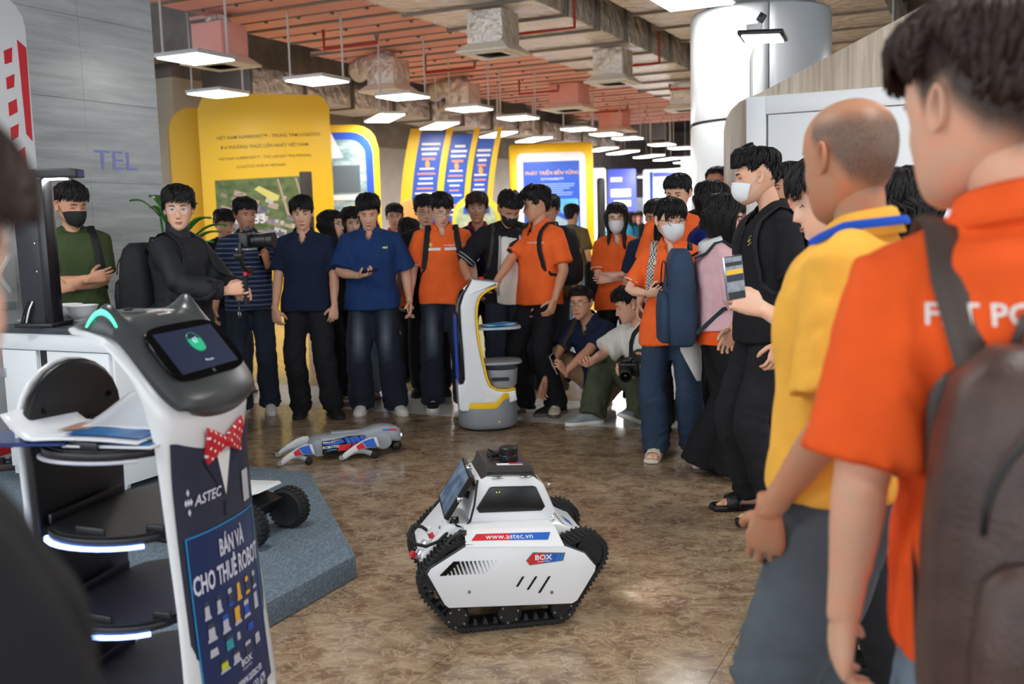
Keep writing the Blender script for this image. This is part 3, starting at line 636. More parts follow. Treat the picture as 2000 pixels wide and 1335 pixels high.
# stations from the rear lip down the front: back edge, front edge, half width
ST = [((-.148, 1.240), (-.140, 1.249), .145), ((-.119, 1.231), (-.129, 1.254), .17), ((-.065, 1.226), (-.062, 1.251), .185), ((-.027, 1.210), (-.004, 1.238), .19), ((.003, 1.186), (.034, 1.215), .192), ((.032, 1.155), (.062, 1.185), .194), ((.061, 1.119), (.095, 1.150), .195), ((.079, 1.077), (.135, 1.105), .195), ((.090, 1.04), (.168, 1.06), .195), ((.098, 1.0), (.172, 1.015), .193), ((.104, .962), (.160, .97), .191), ((.112, .85), (.152, .855), .19), ((.122, .72), (.155, .72), .192), ((.138, .55), (.162, .55), .197), ((.146, .42), (.170, .42), .202), ((.152, .30), (.180, .30), .208), ((.150, .20), (.190, .20), .215)]
rings = []
for (by_, bz), (fy, fz), hw in ST:
    R2 = []
    for q in np.linspace(-1, 1, 17): R2.append((hw * math.copysign(abs(q) ** .8, q) if q else 0, by_, bz))
    for q in np.linspace(1, -1, 25):
        e = (1 - abs(q) ** 4); bul = .018 * (1 - q * q) if fz < 1.12 else .006 * (1 - q * q)
        R2.append((hw * q, by_ + (fy - by_) * (.55 + .45 * e) + bul, bz + (fz - bz) * (.55 + .45 * e)))
    rings.append(R2)
MB().loft(rings, 0).build('front_shell', M_WSHELL, cr, smooth=70)
zz_ = [s[1][1] for s in ST][::-1]; yy_ = [s[1][0] for s in ST][::-1]
def PF(x, z, off=.0025):                          # point on the front of the shell
    q = max(-1, min(1, x / .196)); e = 1 - abs(q) ** 4; fy = float(np.interp(z, zz_, yy_)); by_ = float(np.interp(z, zz_, [s[0][0] for s in ST][::-1]))
    return (x, by_ + (fy - by_) * (.55 + .45 * e) + .018 * (1 - q * q) + off, z)
pan = MB(); ring = []
for z in np.linspace(.22, .965, 26):
    hw = .185 if z < .9 else .185
    ring.append([PF(x, min(z, .925 + .045 * (abs(x) / .185) ** 2), .0015) for x in np.linspace(-hw, hw, 25)])
pan.loft(ring, 0, caps=False, closed=False)
def stripes_mat():
    m = mat('pinstripe_navy', rgb(34, 40, 62), .45); n, l, b = nodes(m); tc = n.new('ShaderNodeTexCoord'); w = n.new('ShaderNodeTexWave'); w.inputs['Scale'].default_value = 45; w.bands_direction = 'X'
    l.new(tc.outputs['Object'], w.inputs['Vector']); r = ramp(m.node_tree, [(.3, rgb(30, 36, 58)), (.8, rgb(46, 52, 76))]); l.new(w.outputs['Fac'], r.inputs[0]); l.new(r.outputs[0], b.inputs['Base Color']); return m
fp = pan.build('suit_panel', stripes_mat(), cr, smooth=70)
def P_poly(name, poly, m, off, n=1, parent=fp):
    MB().add([PF(x, z, off) for x, z in poly], [tuple(range(len(poly)))]).build(name, m, parent, smooth=0)
def P_rect(name, x0, x1, z0, z1, m, off, nx=8):
    b = MB(); rr = [[PF(x, z, off) for x in np.linspace(x0, x1, nx + 1)] for z in np.linspace(z0, z1, 6)]; b.loft(rr, 0, caps=False, closed=False); b.build(name, m, fp, smooth=70)
def P_text(txt, size, m, x, z, off=.006, **kw):
    V, F = text_vf(txt, size, **kw); MB().add([PF(x - v[0], z + v[1], off) for v in V], F).build('lettering', m, fp, smooth=0)
P_rect('blue_poster', -.150, .168, .235, .72, mat('poster_blue', rgb(24, 44, 92), .4), .0035)
for x0, x1, z0, z1 in ((.165, .169, .235, .722), (-.151, -.147, .235, .722), (-.151, .169, .719, .723)): P_rect('cyan_border', x0, x1, z0, z1, M_CYAN, .005, 8 if x1 - x0 > .1 else 1)
P_poly('shirt_front', [(.036, .915), (-.034, .915), (-.002, .79)], M_PW, .004); P_poly('lapel', [(.09, .90), (.04, .92), (0, .785)], M_NAVYP, .0035); P_poly('lapel', [(-.09, .90), (-.036, .92), (-.004, .785)], M_NAVYP, .0035)
for z in (.765, .745): P_poly('button', [(.012 * math.cos(a) * .8, z + .010 * math.sin(a)) for a in np.arange(12) * PI / 6], M_NAVYP, .005)
bt_ = [(.012, .948), (.045, .972), (.080, .985), (.084, .945), (.074, .890), (.045, .905), (.012, .922), (-.012, .922), (-.045, .905), (-.074, .890), (-.084, .945), (-.080, .985), (-.045, .972), (-.012, .948)]
def bowmat():
    m = mat('dotted_red', rgb(200, 22, 42), .5); n, l, b = nodes(m); tc = n.new('ShaderNodeTexCoord'); mp = n.new('ShaderNodeMapping'); mp.inputs['Scale'].default_value = (48, 48, 48); mp.inputs['Rotation'].default_value = (0, .5, 0); l.new(tc.outputs['Object'], mp.inputs[0])
    sx = n.new('ShaderNodeSeparateXYZ'); l.new(mp.outputs[0], sx.inputs[0]); ds_ = []
    for ax in ('X', 'Z'):
        f = n.new('ShaderNodeMath'); f.operation = 'FRACT'; l.new(sx.outputs[ax], f.inputs[0]); s = n.new('ShaderNodeMath'); s.operation = 'SUBTRACT'; s.inputs[1].default_value = .5; l.new(f.outputs[0], s.inputs[0]); p2 = n.new('ShaderNodeMath'); p2.operation = 'MULTIPLY'; l.new(s.outputs[0], p2.inputs[0]); l.new(s.outputs[0], p2.inputs[1]); ds_.append(p2)
    a = n.new('ShaderNodeMath'); l.new(ds_[0].outputs[0], a.inputs[0]); l.new(ds_[1].outputs[0], a.inputs[1]); c = n.new('ShaderNodeMath'); c.operation = 'LESS_THAN'; c.inputs[1].default_value = .035; l.new(a.outputs[0], c.inputs[0])
    r = ramp(m.node_tree, [(.4, rgb(200, 22, 42)), (.6, rgb(240, 238, 240))]); l.new(c.outputs[0], r.inputs[0]); l.new(r.outputs[0], b.inputs['Base Color']); return m
bb = MB(); M_BOW = bowmat()
for sg in (-1, 1):
    rr = []
    for q in np.linspace(0, 1, 9):
        x = sg * (.006 + .078 * q); h_ = .014 + .034 * q ** .8; zc = .935 + .004 * q; rr.append([PF(x, zc + h_ * math.sin(a), .010 + .010 * math.cos(a) * (1 - .5 * q) + .004 * math.sin(3 * a) * q) for a in np.linspace(0, 2 * PI, 17)[:-1]])
    bb.loft(rr, 0)
bb.ell(PF(0, .935, .016), (.014, .012, .018), 12, 8); bb.build('bow_tie', M_BOW, fp, smooth=70)
M_LET = mat('print_lilac_white', rgb(212, 216, 236), .5)
P_text('ASTEC', .036, M_LET, .078, .808, xs=1.0, bold=.02, shear=.25)
for dx, dz in ((.148, .835), (.148, .785), (.156, .810), (.140, .810), (.148, .81)): P_poly('emblem_diamond', [(dx - .005, dz), (dx, dz + .010), (dx + .005, dz), (dx, dz - .010)], M_LET, .005)
P_rect('blank_sticker', -.138, -.095, .745, .83, mat('sticker_grey', rgb(196, 198, 210), .5), .0045, 4); P_text('SCAN ME', .013, mat('print_dimblue', rgb(96, 104, 136), .5), -.118, .733)
P_text('BÁN VÀ', .062, M_LET, -.006, .662, xs=.55, bold=.03); P_text('CHO THUÊ ROBOT', .068, M_LET, .008, .594, xs=.52, bold=.03)
P_text('www.astec.vn', .036, M_LET, -.02, .292, xs=.62, bold=.02); P_text('Hotline: 1900 633 679', .038, M_LET, .008, .253, xs=.60, bold=.02); P_text('BOX', .024, M_LET, -.01, .336, xs=1.1, bold=.03); P_text('ROBOTICS', .009, M_LET, -.01, .319, xs=1.1)
ic = [mat('icon_grey', rgb(190, 192, 206), .5), mat('icon_dark', rgb(60, 66, 84), .5), mat('icon_yellow', rgb(232, 176, 60), .5), mat('icon_blue', rgb(40, 84, 190), .5), mat('icon_teal', rgb(40, 160, 170), .5), mat('icon_lime', rgb(196, 210, 50), .5)]
def icon(x, z, w, h, mm, top=None, foot=None):
    P_poly('printed_robot', [(x - w, z - h), (x + w, z - h), (x + w * .8, z + h), (x - w * .8, z + h)], ic[mm], .005)
    if top is not None: P_poly('printed_robot_top', [(x - w, z + h * .45), (x + w, z + h * .45), (x + w * .9, z + h * 1.05), (x - w * .9, z + h * 1.05)], ic[top], .0055)
    if foot is not None: P_poly('printed_robot_foot', [(x - w * 1.4, z - h * 1.1), (x + w * 1.4, z - h * 1.1), (x + w * 1.2, z - h * .7), (x - w * 1.2, z - h * .7)], ic[foot], .0055)
for x_, mm, tp_, ft_ in ((.125, 0, 1, 0), (.078, 0, 1, 0), (.028, 1, 0, 3), (-.016, 2, None, 2), (-.062, 1, 2, 2), (-.106, 1, 0, 0)): icon(x_, .525, .009, .022, mm, tp_, ft_)
for x_, mm, tp_, ft_ in ((.118, 0, 1, 0), (.060, 0, 3, 0), (.004, 2, 2, 0), (-.045, 3, 0, 0), (-.105, 0, None, None)): icon(x_, .466, .013, .022, mm, tp_, ft_)
for x_, mm, tp_, ft_ in ((.118, 0, None, None), (.054, 4, 1, None), (.010, 0, None, None), (-.056, 3, 3, None)): icon(x_, .412, .016 if x_ != .01 else .008, .010 if x_ not in (.054,) else .018, mm, tp_, ft_)
for x_, mm, tp_, ft_ in ((.086, 5, 1, 0), (.032, 0, 1, 0), (-.028, 1, 0, 1), (-.085, 0, None, 1)): icon(x_, .365, .015, .016, mm, tp_, ft_)
sl = MB(); sl.loft([[PF(.03 - .068 * math.cos(a) * k_, 1.036 + .015 * k_ * math.sin(a) * (1 + .3 * math.cos(a)), o) for a in np.arange(24) * PI / 12] for k_, o in ((1, .0), (1, .003), (.9, .001), (.82, -.004))], 0); sl.build('handle_slot', M_GLOSSB, cr, smooth=60)
# dark head with ears
PT = np.array([(-.150, 1.246), (-.11, 1.263), (-.06, 1.263), (-.01, 1.256), (.03, 1.244), (.062, 1.215), (.095, 1.175), (.128, 1.132), (.158, 1.092), (.182, 1.062), (.190, 1.040), (.176, 1.022)])
HWs = np.array([.13, .165, .188, .196, .200, .204, .207, .207, .202, .186, .160, .125])
tt_ = np.linspace(0, len(PT) - 1, 46); yv = np.interp(tt_, range(len(PT)), PT[:, 0]); zv = np.interp(tt_, range(len(PT)), PT[:, 1]); hv_ = np.interp(tt_, range(len(PT)), HWs)
for _ in range(3): yv[1:-1] = (yv[:-2] + 2 * yv[1:-1] + yv[2:]) / 4; zv[1:-1] = (zv[:-2] + 2 * zv[1:-1] + zv[2:]) / 4; hv_[1:-1] = (hv_[:-2] + 2 * hv_[1:-1] + hv_[2:]) / 4
ty = np.gradient(yv); tz = np.gradient(zv); L_ = np.hypot(ty, tz); ny, nz_ = -tz / L_, ty / L_
rings = []
for i in range(46):
    R2 = []
    for q in np.linspace(-1, 1, 33):
        x = hv_[i] * q; bul = .016 * (1 - q * q) * (1 if tt_[i] > 3 else .4) - .010 * abs(q) ** 6
        ear = .050 * math.exp(-((abs(x) - .172) / .030) ** 2) * math.exp(-((yv[i] + .012) / .036) ** 2)
        R2.append((x, yv[i] + ny[i] * (bul + .004), zv[i] + nz_[i] * (bul + .004) + ear))
    for q in np.linspace(1, -1, 9): R2.append((hv_[i] * q * .985, yv[i] - ny[i] * .022, zv[i] - nz_[i] * .022))
    rings.append(R2)
hd = MB().loft(rings, 0).build('head', M_HEADD, cr, smooth=60)
M_EARL = mat('ear_light', rgb(90, 240, 180), .4, emit=rgb(70, 240, 170), es=1.6)
eb = MB()
for k_ in (1,):
    pts = []
    for q in np.linspace(-1, 1, 13): pts.append((.1955 - .004 * (1 - q * q), -.014 + q * .042, 1.292 - .036 * q * q - .004))
    eb.tube(pts, [(.0035, .0075 * (1 - .75 * abs(q))) for q in np.linspace(-1, 1, 13)], 6, ref=(1, 0, 0))
eb.build('ear_light', M_EARL, hd, smooth=180)
sd_ = norm([0, .158 - .045, 1.092 - 1.233]); so_ = np.array([0, (.045 + .160) / 2, (1.233 + 1.092) / 2]); sn_ = np.array([0, -sd_[2], sd_[1]]); 
if sn_[2] < 0: sn_ = -sn_
def SCN(a, b, o): p = so_ + sd_ * (-b) + sn_ * (o + .010); return (-a, p[1], p[2])    # a to the viewer's right, b up
def scn_poly(name, po, m, o, parent):
    n = len(po); b = MB().add([SCN(x, y, o) for x, y in po] + [SCN(x, y, o - .006) for x, y in po], [tuple(range(n)), tuple(range(2 * n - 1, n - 1, -1))] + [(i, (i + 1) % n, n + (i + 1) % n, n + i) for i in range(n)])
    return b.build(name, m, parent, smooth=30)
bz = [(.168 * math.copysign(abs(math.cos(a)) ** .42, math.cos(a)), .084 * math.copysign(abs(math.sin(a)) ** .42, math.sin(a))) for a in np.arange(48) * PI / 24]
bez = scn_poly('screen_bezel', bz, M_GLOSSB, .012, hd)
dsp = scn_poly('display', [(-.132, -.062), (.132, -.062), (.132, .062), (-.132, .062)], mat('display_navy', rgb(30, 36, 52), .2, emit=rgb(30, 36, 54), es=.55), .0135, bez)
M_GRN = mat('display_green', rgb(20, 132, 92), .3, emit=rgb(24, 140, 98), es=.7); M_DTX = mat('display_text', rgb(180, 200, 225), .3, emit=rgb(180, 200, 225), es=.6)
c_ = [(.028 * math.cos(a) + .012, .028 * math.sin(a) + .018) for a in np.linspace(R_(-205), R_(20), 24)]; scn_poly('charge_level', c_, M_GRN, .0142, bez)
MB().tube([SCN(.030 * math.cos(a) + .012, .030 * math.sin(a) + .018, .0142) for a in np.arange(30) * PI / 15], .0006, 4, closed=True).build('charge_ring', M_GRN, bez)
V, F = text_vf('67', .024); MB().add([SCN(v[0] + .012, v[1] + .022, .0152) for v in V], F).build('lettering', M_DTX, bez, smooth=0)
V, F = text_vf('Đang sạc...', .009); MB().add([SCN(v[0] + .014, v[1] - .040, .0152) for v in V], F).build('lettering', M_DTX, bez, smooth=0)
scn_poly('camera_eye', [(.0055 * math.cos(a), -.072 + .0055 * math.sin(a)) for a in np.arange(14) * PI / 7], mat('camera_grey', rgb(70, 72, 76), .3), .0135, bez)
MB().box((-.01, .010, 1.268), (.062, .034, .003), bev=.001, rot=(R_(-14), 0, 0)).build('white_sticker', M_PW, hd); text_obj('BOX', .018, mat('print_plum', rgb(120, 50, 90), .5), hd, frame((-.01, .011, 1.2715), (-1, 0, 0), (0, -.96, .26)), bold=.02)
MB().lathe([(.001, .004), (.045, .004), (.058, .002), (.062, -.004)], 28, M=Matrix.Translation((0, -.075, 1.272))).build('top_dial', M_HEADD, hd, smooth=40); MB().lathe([(.001, .006), (.012, .005), (.013, 0)], 16, M=Matrix.Translation((0, -.075, 1.275))).build('stop_button', M_GLOSSB, hd)
# rear panel, trays, base
arc = lambda hw, zt, r: [(-hw * .86, .25), (-hw * .92, .6), (-hw, zt - r)] + [(-hw + r * (1 - math.cos(R_(a))) * (hw / r), zt - r + r * math.sin(R_(a))) for a in (15, 30, 45, 60, 75, 90)] + [(hw - r * (1 - math.cos(R_(a))) * (hw / r), zt - r + r * math.sin(R_(a))) for a in (75, 60, 45, 30, 15)] + [(hw, zt - r), (hw * .92, .6), (hw * .86, .25)]
MB().prism(arc(.198, 1.152, .16), -.290, -.276, 'y', bev=.006).build('rear_shell', M_WSHELL, cr, smooth=50)
rp = MB().prism(arc(.193, 1.146, .155), -.277, -.252, 'y', bev=.016, seg=4).build('rear_panel', M_BLACK, cr, smooth=50)
for x_ in (-.13, .13): MB().cyl((x_, -.256, 1.03), (x_, -.248, 1.03), .008, n=12).build('screw_hole', M_GLOSSB, rp)
def ridged():
    m = mat('ridged_tray', rgb(34, 36, 40), .42); n, l, b = nodes(m); tc = n.new('ShaderNodeTexCoord'); w = n.new('ShaderNodeTexWave'); w.inputs['Scale'].default_value = 60; w.inputs['Distortion'].default_value = 3.0; w.inputs['Detail Scale'].default_value = .6
    mp = n.new('ShaderNodeMapping'); mp.inputs['Rotation'].default_value = (0, 0, .8); l.new(tc.outputs['Object'], mp.inputs[0]); l.new(mp.outputs[0], w.inputs['Vector']); bp = n.new('ShaderNodeBump'); bp.inputs['Strength'].default_value = .35; bp.inputs['Distance'].default_value = .003; l.new(w.outputs['Fac'], bp.inputs['Height']); l.new(bp.outputs[0], b.inputs['Normal']); return m
M_TRAY = ridged(); M_TLED = mat('tray_led', rgb(180, 200, 255), .4, emit=rgb(120, 150, 255), es=5.0); M_TOFF = mat('tray_strip_off', rgb(206, 210, 220), .35)
def tray_out(sx=.262, y0=-.235, y1=.115, n=14):
    out = []
    for i in range(n + 1): a = PI / 2 - PI * i / n; out.append((.12 + (sx - .12) * math.cos(a) ** .8 if math.cos(a) > 0 else .12, (y0 + y1) / 2 + (y1 - y0) / 2 * math.sin(a)))
    return out + [(-x, y) for x, y in out[::-1]]
for z_, on in ((.957, 0), (.745, 1), (.522, 1), (.30, 0)):
    b = MB().prism(tray_out(), z_ - .022, z_ - .002, 'z', bev=.004); t_ = b.build('tray', M_BLACK, cr, smooth=40)
    MB().prism([(x * .95, y * .95 - .002) for x, y in tray_out()], z_ - .003, z_ + .001, 'z').build('tray_mat', M_TRAY, t_, smooth=30)
    for sg in (1, -1):
        pts = [(sg * (x + .003), y, z_ - .026) for x, y in tray_out()[3:13]]
        MB().tube(pts, [(.005, .009)] * len(pts), 8, ref=(0, 0, 1)).build('edge_light', M_TLED if on else M_TOFF, t_, smooth=60)
    MB().box((.235, -.06, z_ + .010), (.008, .09, .022), bev=.003, rot=(0, 0, R_(-8))).build('stop_tab', M_BLACK, t_); MB().box((.18, .085, z_ + .008), (.012, .05, .02), bev=.003).build('stop_tab', M_BLACK, t_); MB().box((.02, -.228, z_ + .012), (.30, .010, .026), bev=.003).build('rear_rail', M_BLACK, t_)
MB().prism(rrect(-.235, -.30, .235, .21, .12), .03, .22, 'z', bev=.03, seg=4).build('base', M_WSHELL, cr, smooth=50)
for x_ in (-.16, .16):
    for y_ in (-.2, .12): MB().cyl((x_ - .02, y_, .035), (x_ + .02, y_, .035), .035, n=18).build('wheel', M_RUB, cr)
MB().tube([(-.205, .10, .30), (-.222, .10, .32), (-.225, .10, .36), (-.21, .10, .38)], .012, 8).build('side_bumper', M_HEADD, cr, smooth=180)

# brochures on the top tray
RT_ = Matrix.Translation((-.928, 2.586, 0)) @ Matrix.Rotation(-.25 - PI / 2, 4, 'Z')
def sheet(name, label, c, w, h, rz, lift, m, thick=.003, parts=None):
    o = thing(name, label, 'brochure', RT_ @ Vector(c), -.25 - PI / 2 + rz, 'brochures on the top tray')
    n, mm = 18, 10; rr = [[(-w / 2 + w * i / n, -h / 2 + h * j / mm, lift(i / n, j / mm)) for i in range(n + 1)] for j in range(mm + 1)]
    b = MB().loft(rr, 0, caps=False, closed=False).build('paper', m, o, smooth=70); q = b.modifiers.new('t', 'SOLIDIFY'); q.thickness = thick; q.offset = 1
    for pm_, (u0, u1, v0, v1) in (parts or ()):
        rr = [[(-w / 2 + w * u, -h / 2 + h * v, lift(u, v) + thick + .0015) for u in np.linspace(u0, u1, 15)] for v in np.linspace(v0, v1, 9)]
        MB().loft(rr, 0, caps=False, closed=False).build('print', pm_, b, smooth=70)
M_PAP = mat('coated_paper', rgb(228, 232, 240), .25); M_PSEA = mat('print_sea', rgb(20, 92, 170), .25, noise=(14, rgb(60, 140, 214), (1, 1, 1))); M_PNAVY = mat('print_deep_blue', rgb(28, 48, 108), .25)
H9 = PI / 2
sheet('brochure', 'navy brochure sticking out at the left end of the tray', (.15, -.25, .962), .26, .24, H9 + .12, lambda u, v: .003 + .004 * u, M_PNAVY, .006)
sheet('brochure', 'open magazine with a blue sea picture and curling pages', (.12, -.10, .972), .36, .25, H9 + .06, lambda u, v: .004 + .9 * max(0, .20 - u) ** 1.6 + .010 * math.sin(u * 3), M_PAP, .004, ((M_PSEA, (.42, .98, .10, .62)), (mat('print_hand', rgb(196, 150, 128), .4, noise=(30, rgb(150, 120, 110), (1, 1, 1))), (.24, .48, .35, .75))))
sheet('brochure', 'blue edged booklet at the front of the paper pile', (.175, .0, .960), .24, .12, H9 + .04, lambda u, v: .003, M_PAP, .005, ((M_PSEA, (.1, .95, .1, .5)),))
sheet('brochure', 'white page arching up behind the magazine', (.02, .0, .982), .30, .22, H9 + .02, lambda u, v: .006 + .075 * v ** 1.3 * math.sin(PI * min(1, u * .62 + .25)), M_PAP, .002)
# ------------------------------------------------------------------ people: builders
_perm = rng.permutation(256); _perm = np.concatenate([_perm, _perm, _perm])
_rv = rng.uniform(-1, 1, 256)
def vnoise(P):                                    # smooth value noise, P (n,3)
    i = np.floor(P).astype(int); f = P - i; f = f * f * (3 - 2 * f); i &= 255; out = 0
    for dx in (0, 1):
        for dy in (0, 1):
            for dz in (0, 1):
                h = _perm[_perm[_perm[(i[:, 0] + dx) & 255] + ((i[:, 1] + dy) & 255)] + ((i[:, 2] + dz) & 255)]
                w = (f[:, 0] if dx else 1 - f[:, 0]) * (f[:, 1] if dy else 1 - f[:, 1]) * (f[:, 2] if dz else 1 - f[:, 2])
                out = out + w * _rv[h]
    return out
def vnormals(V, F):
    N = np.zeros_like(V); q = F
    fn = np.cross(V[q[:, 2]] - V[q[:, 0]], V[q[:, 3]] - V[q[:, 1]])
    for c in range(4): np.add.at(N, q[:, c], fn)
    return N / np.maximum(np.linalg.norm(N, axis=1, keepdims=True), 1e-9)
def relax(V, F, it=3, lam=.5):
    E = np.concatenate([F[:, [0, 1]], F[:, [1, 2]], F[:, [2, 3]], F[:, [3, 0]]]); E = np.concatenate([E, E[:, ::-1]])
    cnt = np.bincount(E[:, 0], minlength=len(V)).astype(float)[:, None]
    for _ in range(it):
        S = np.stack([np.bincount(E[:, 0], weights=V[E[:, 1], c], minlength=len(V)) for c in range(3)], 1)
        V = V + lam * (S / np.maximum(cnt, 1) - V)
    return V
def voxel(parts, vox, it=3):
    V = []; F = []; o = 0
    for v, f in parts:
        V += [tuple(p) for p in v]; F += [tuple(i + o for i in q) for q in f]; o += len(v)
    me = bpy.data.meshes.new('tmp'); me.from_pydata(V, [], F)
    bm = bmesh.new(); bm.from_mesh(me); bmesh.ops.recalc_face_normals(bm, faces=bm.faces[:]); bm.to_mesh(me); bm.free()
    ob = bpy.data.objects.new('tmp', me); md = ob.modifiers.new('r', 'REMESH'); md.mode = 'VOXEL'; md.voxel_size = vox; md.adaptivity = 0
    V, F = evaluate(ob); bpy.data.objects.remove(ob); bpy.data.meshes.remove(me)
    if not isinstance(F, np.ndarray): F = np.array([f if len(f) == 4 else (f[0], f[1], f[2], f[2]) for f in F], int)
    return relax(V, F, it), F

def tubes(pts, rads, n=14, ref=(1, 0, 0)): return np_tube(pts, rads, n, ref=ref)
def rot(ax, deg):
    return np.array(Matrix.Rotation(R_(deg), 3, ax))

def ik(a, c, l1, l2, hint):
    a = np.asarray(a, float); c = np.asarray(c, float); d = c - a; L = np.linalg.norm(d); mx = (l1 + l2) * .998
    if L > mx: c = a + d / L * mx; d = c - a; L = mx
    x = (l1 * l1 - l2 * l2 + L * L) / (2 * L); h = math.sqrt(max(l1 * l1 - x * x, 0)); u = d / L
    hv = np.asarray(hint, float); hv = norm(hv - u * (hv @ u))
    return a + u * x + hv * h, c

# ---- head shape: sections from chin to crown
_hz = np.array([-.122, -.112, -.095, -.07, -.045, -.02, 0, .03, .06, .085, .103, .112, .116])
_hw = np.array([.004, .026, .043, .056, .064, .069, .0725, .0745, .071, .060, .042, .024, .003])
_hf = np.array([.066, .079, .086, .087, .087, .087, .086, .091, .086, .070, .045, .022, .0])
_hb = np.array([.05, .012, -.022, -.055, -.078, -.093, -.100, -.104, -.100, -.087, -.063, -.042, -.018])
_zz = np.linspace(-.122, .116, 300)
def _sm(a):
    t = np.interp(_zz, _hz, a); k = np.exp(-.5 * (np.arange(-14, 15) / 6.0) ** 2); k /= k.sum()
    s = np.convolve(np.pad(t, 14, mode='edge'), k, mode='valid'); w = np.clip(np.minimum(_zz + .122, .116 - _zz) / .012, 0, 1)
    return t * (1 - w) + s * w
_tw, _tf, _tb = _sm(_hw), _sm(_hf), _sm(_hb)
def head_pt(phi, z, face=True):
    phi = np.asarray(phi, float); z = np.asarray(z, float)
    w = np.interp(z, _zz, _tw); f = np.interp(z, _zz, _tf); b = np.interp(z, _zz, _tb); cy = np.clip((f + b) / 2 + .0, -.03, .06)
    c, s = np.cos(phi), np.sin(phi); p = .86
    x = w * np.sign(s) * np.abs(s) ** p
    y = np.where(c > 0, cy + (f - cy) * np.abs(c) ** .8, cy - (cy - b) * np.abs(c) ** .9)
    if face:
        fr = np.clip(c * 1.6, 0, 1)
        nz = np.clip((.022 - z) / .062, 0, 1) * np.clip((z + .054) / .010, 0, 1)
        y = y + fr * .024 * nz * np.exp(-(x / (.0085 + .007 * nz)) ** 2)
        y = y - fr * .0095 * (np.exp(-((np.abs(x) - .031) / .017) ** 2 - ((z + .001) / .011) ** 2))
        y = y + fr * .0035 * np.exp(-((np.abs(x) - .03) / .022) ** 2 - ((z - .022) / .008) ** 2)
        y = y + fr * .0050 * np.exp(-(x / .020) ** 2 - ((z + .074) / .009) ** 2)
        y = y - fr * .0035 * np.exp(-(x / .020) ** 2 - ((z + .090) / .006) ** 2)
        y = y + fr * .004 * np.exp(-(x / .018) ** 2 - ((z + .104) / .012) ** 2)
        y = y + fr * .003 * np.exp(-((np.abs(x) - .045) / .016) ** 2 - ((z + .028) / .014) ** 2)
    return np.stack([x, y, z], -1)
def front_y(x, z):                                # face surface y at (x, z)
    w = np.interp(z, _zz, _tw); s = min(1, (abs(x) / w)) ** (1 / .86); ph = math.asin(s) * (1 if x >= 0 else -1)
    return float(head_pt(ph, z)[1])
_NP, _NZ = 52, 34
_th = np.arange(_NP) * 2 * PI / _NP
_phg = _th - .42 * np.sin(_th) * 1.0             # denser in front
_zg = np.sort(np.concatenate([-.122 + .238 * (1 - np.cos(np.linspace(0, PI, _NZ))) / 2]))
def grid_faces(nz, nph, wrap=True):
    F = []
    for j in range(nz - 1):
        for i in range(nph if wrap else nph - 1):
            k = (i + 1) % nph; F.append((j * nph + i, j * nph + k, (j + 1) * nph + k, (j + 1) * nph + i))
    return F
_HC = np.array([0, -.008, .012])
def outw(P): d = P - _HC; return d / np.maximum(np.linalg.norm(d, axis=-1, keepdims=True), 1e-6)
_PH, _ZG = np.meshgrid(_phg, _zg)
HEAD_V = head_pt(_PH.ravel(), _ZG.ravel()); HEAD_F = grid_faces(_NZ, _NP) + [tuple(range(_NP - 1, -1, -1)), tuple((_NZ - 1) * _NP + i for i in range(_NP))]

def add_ear(mb, s, m=0):
    rs = [(0, .003), (.45, .0015), (.72, .004), (.9, .0115), (1.0, .010), (.97, .005), (.8, -.006)]; n = 16; rings = []
    for r, h in rs:
        ring = []
        for i in range(n):
            a = 2 * PI * i / n; yy = .0185 * r * math.cos(a) * (1 if math.cos(a) < 0 else .8); zz = .033 * r * math.sin(a) * (1 if math.sin(a) > 0 else .92)
            yy += -.004 * math.sin(a)
            ring.append((s * (.0700 + h + .35 * max(0, -yy)), -.010 + yy, .002 + zz))
        rings.append(ring)
    mb.loft(rings, m)

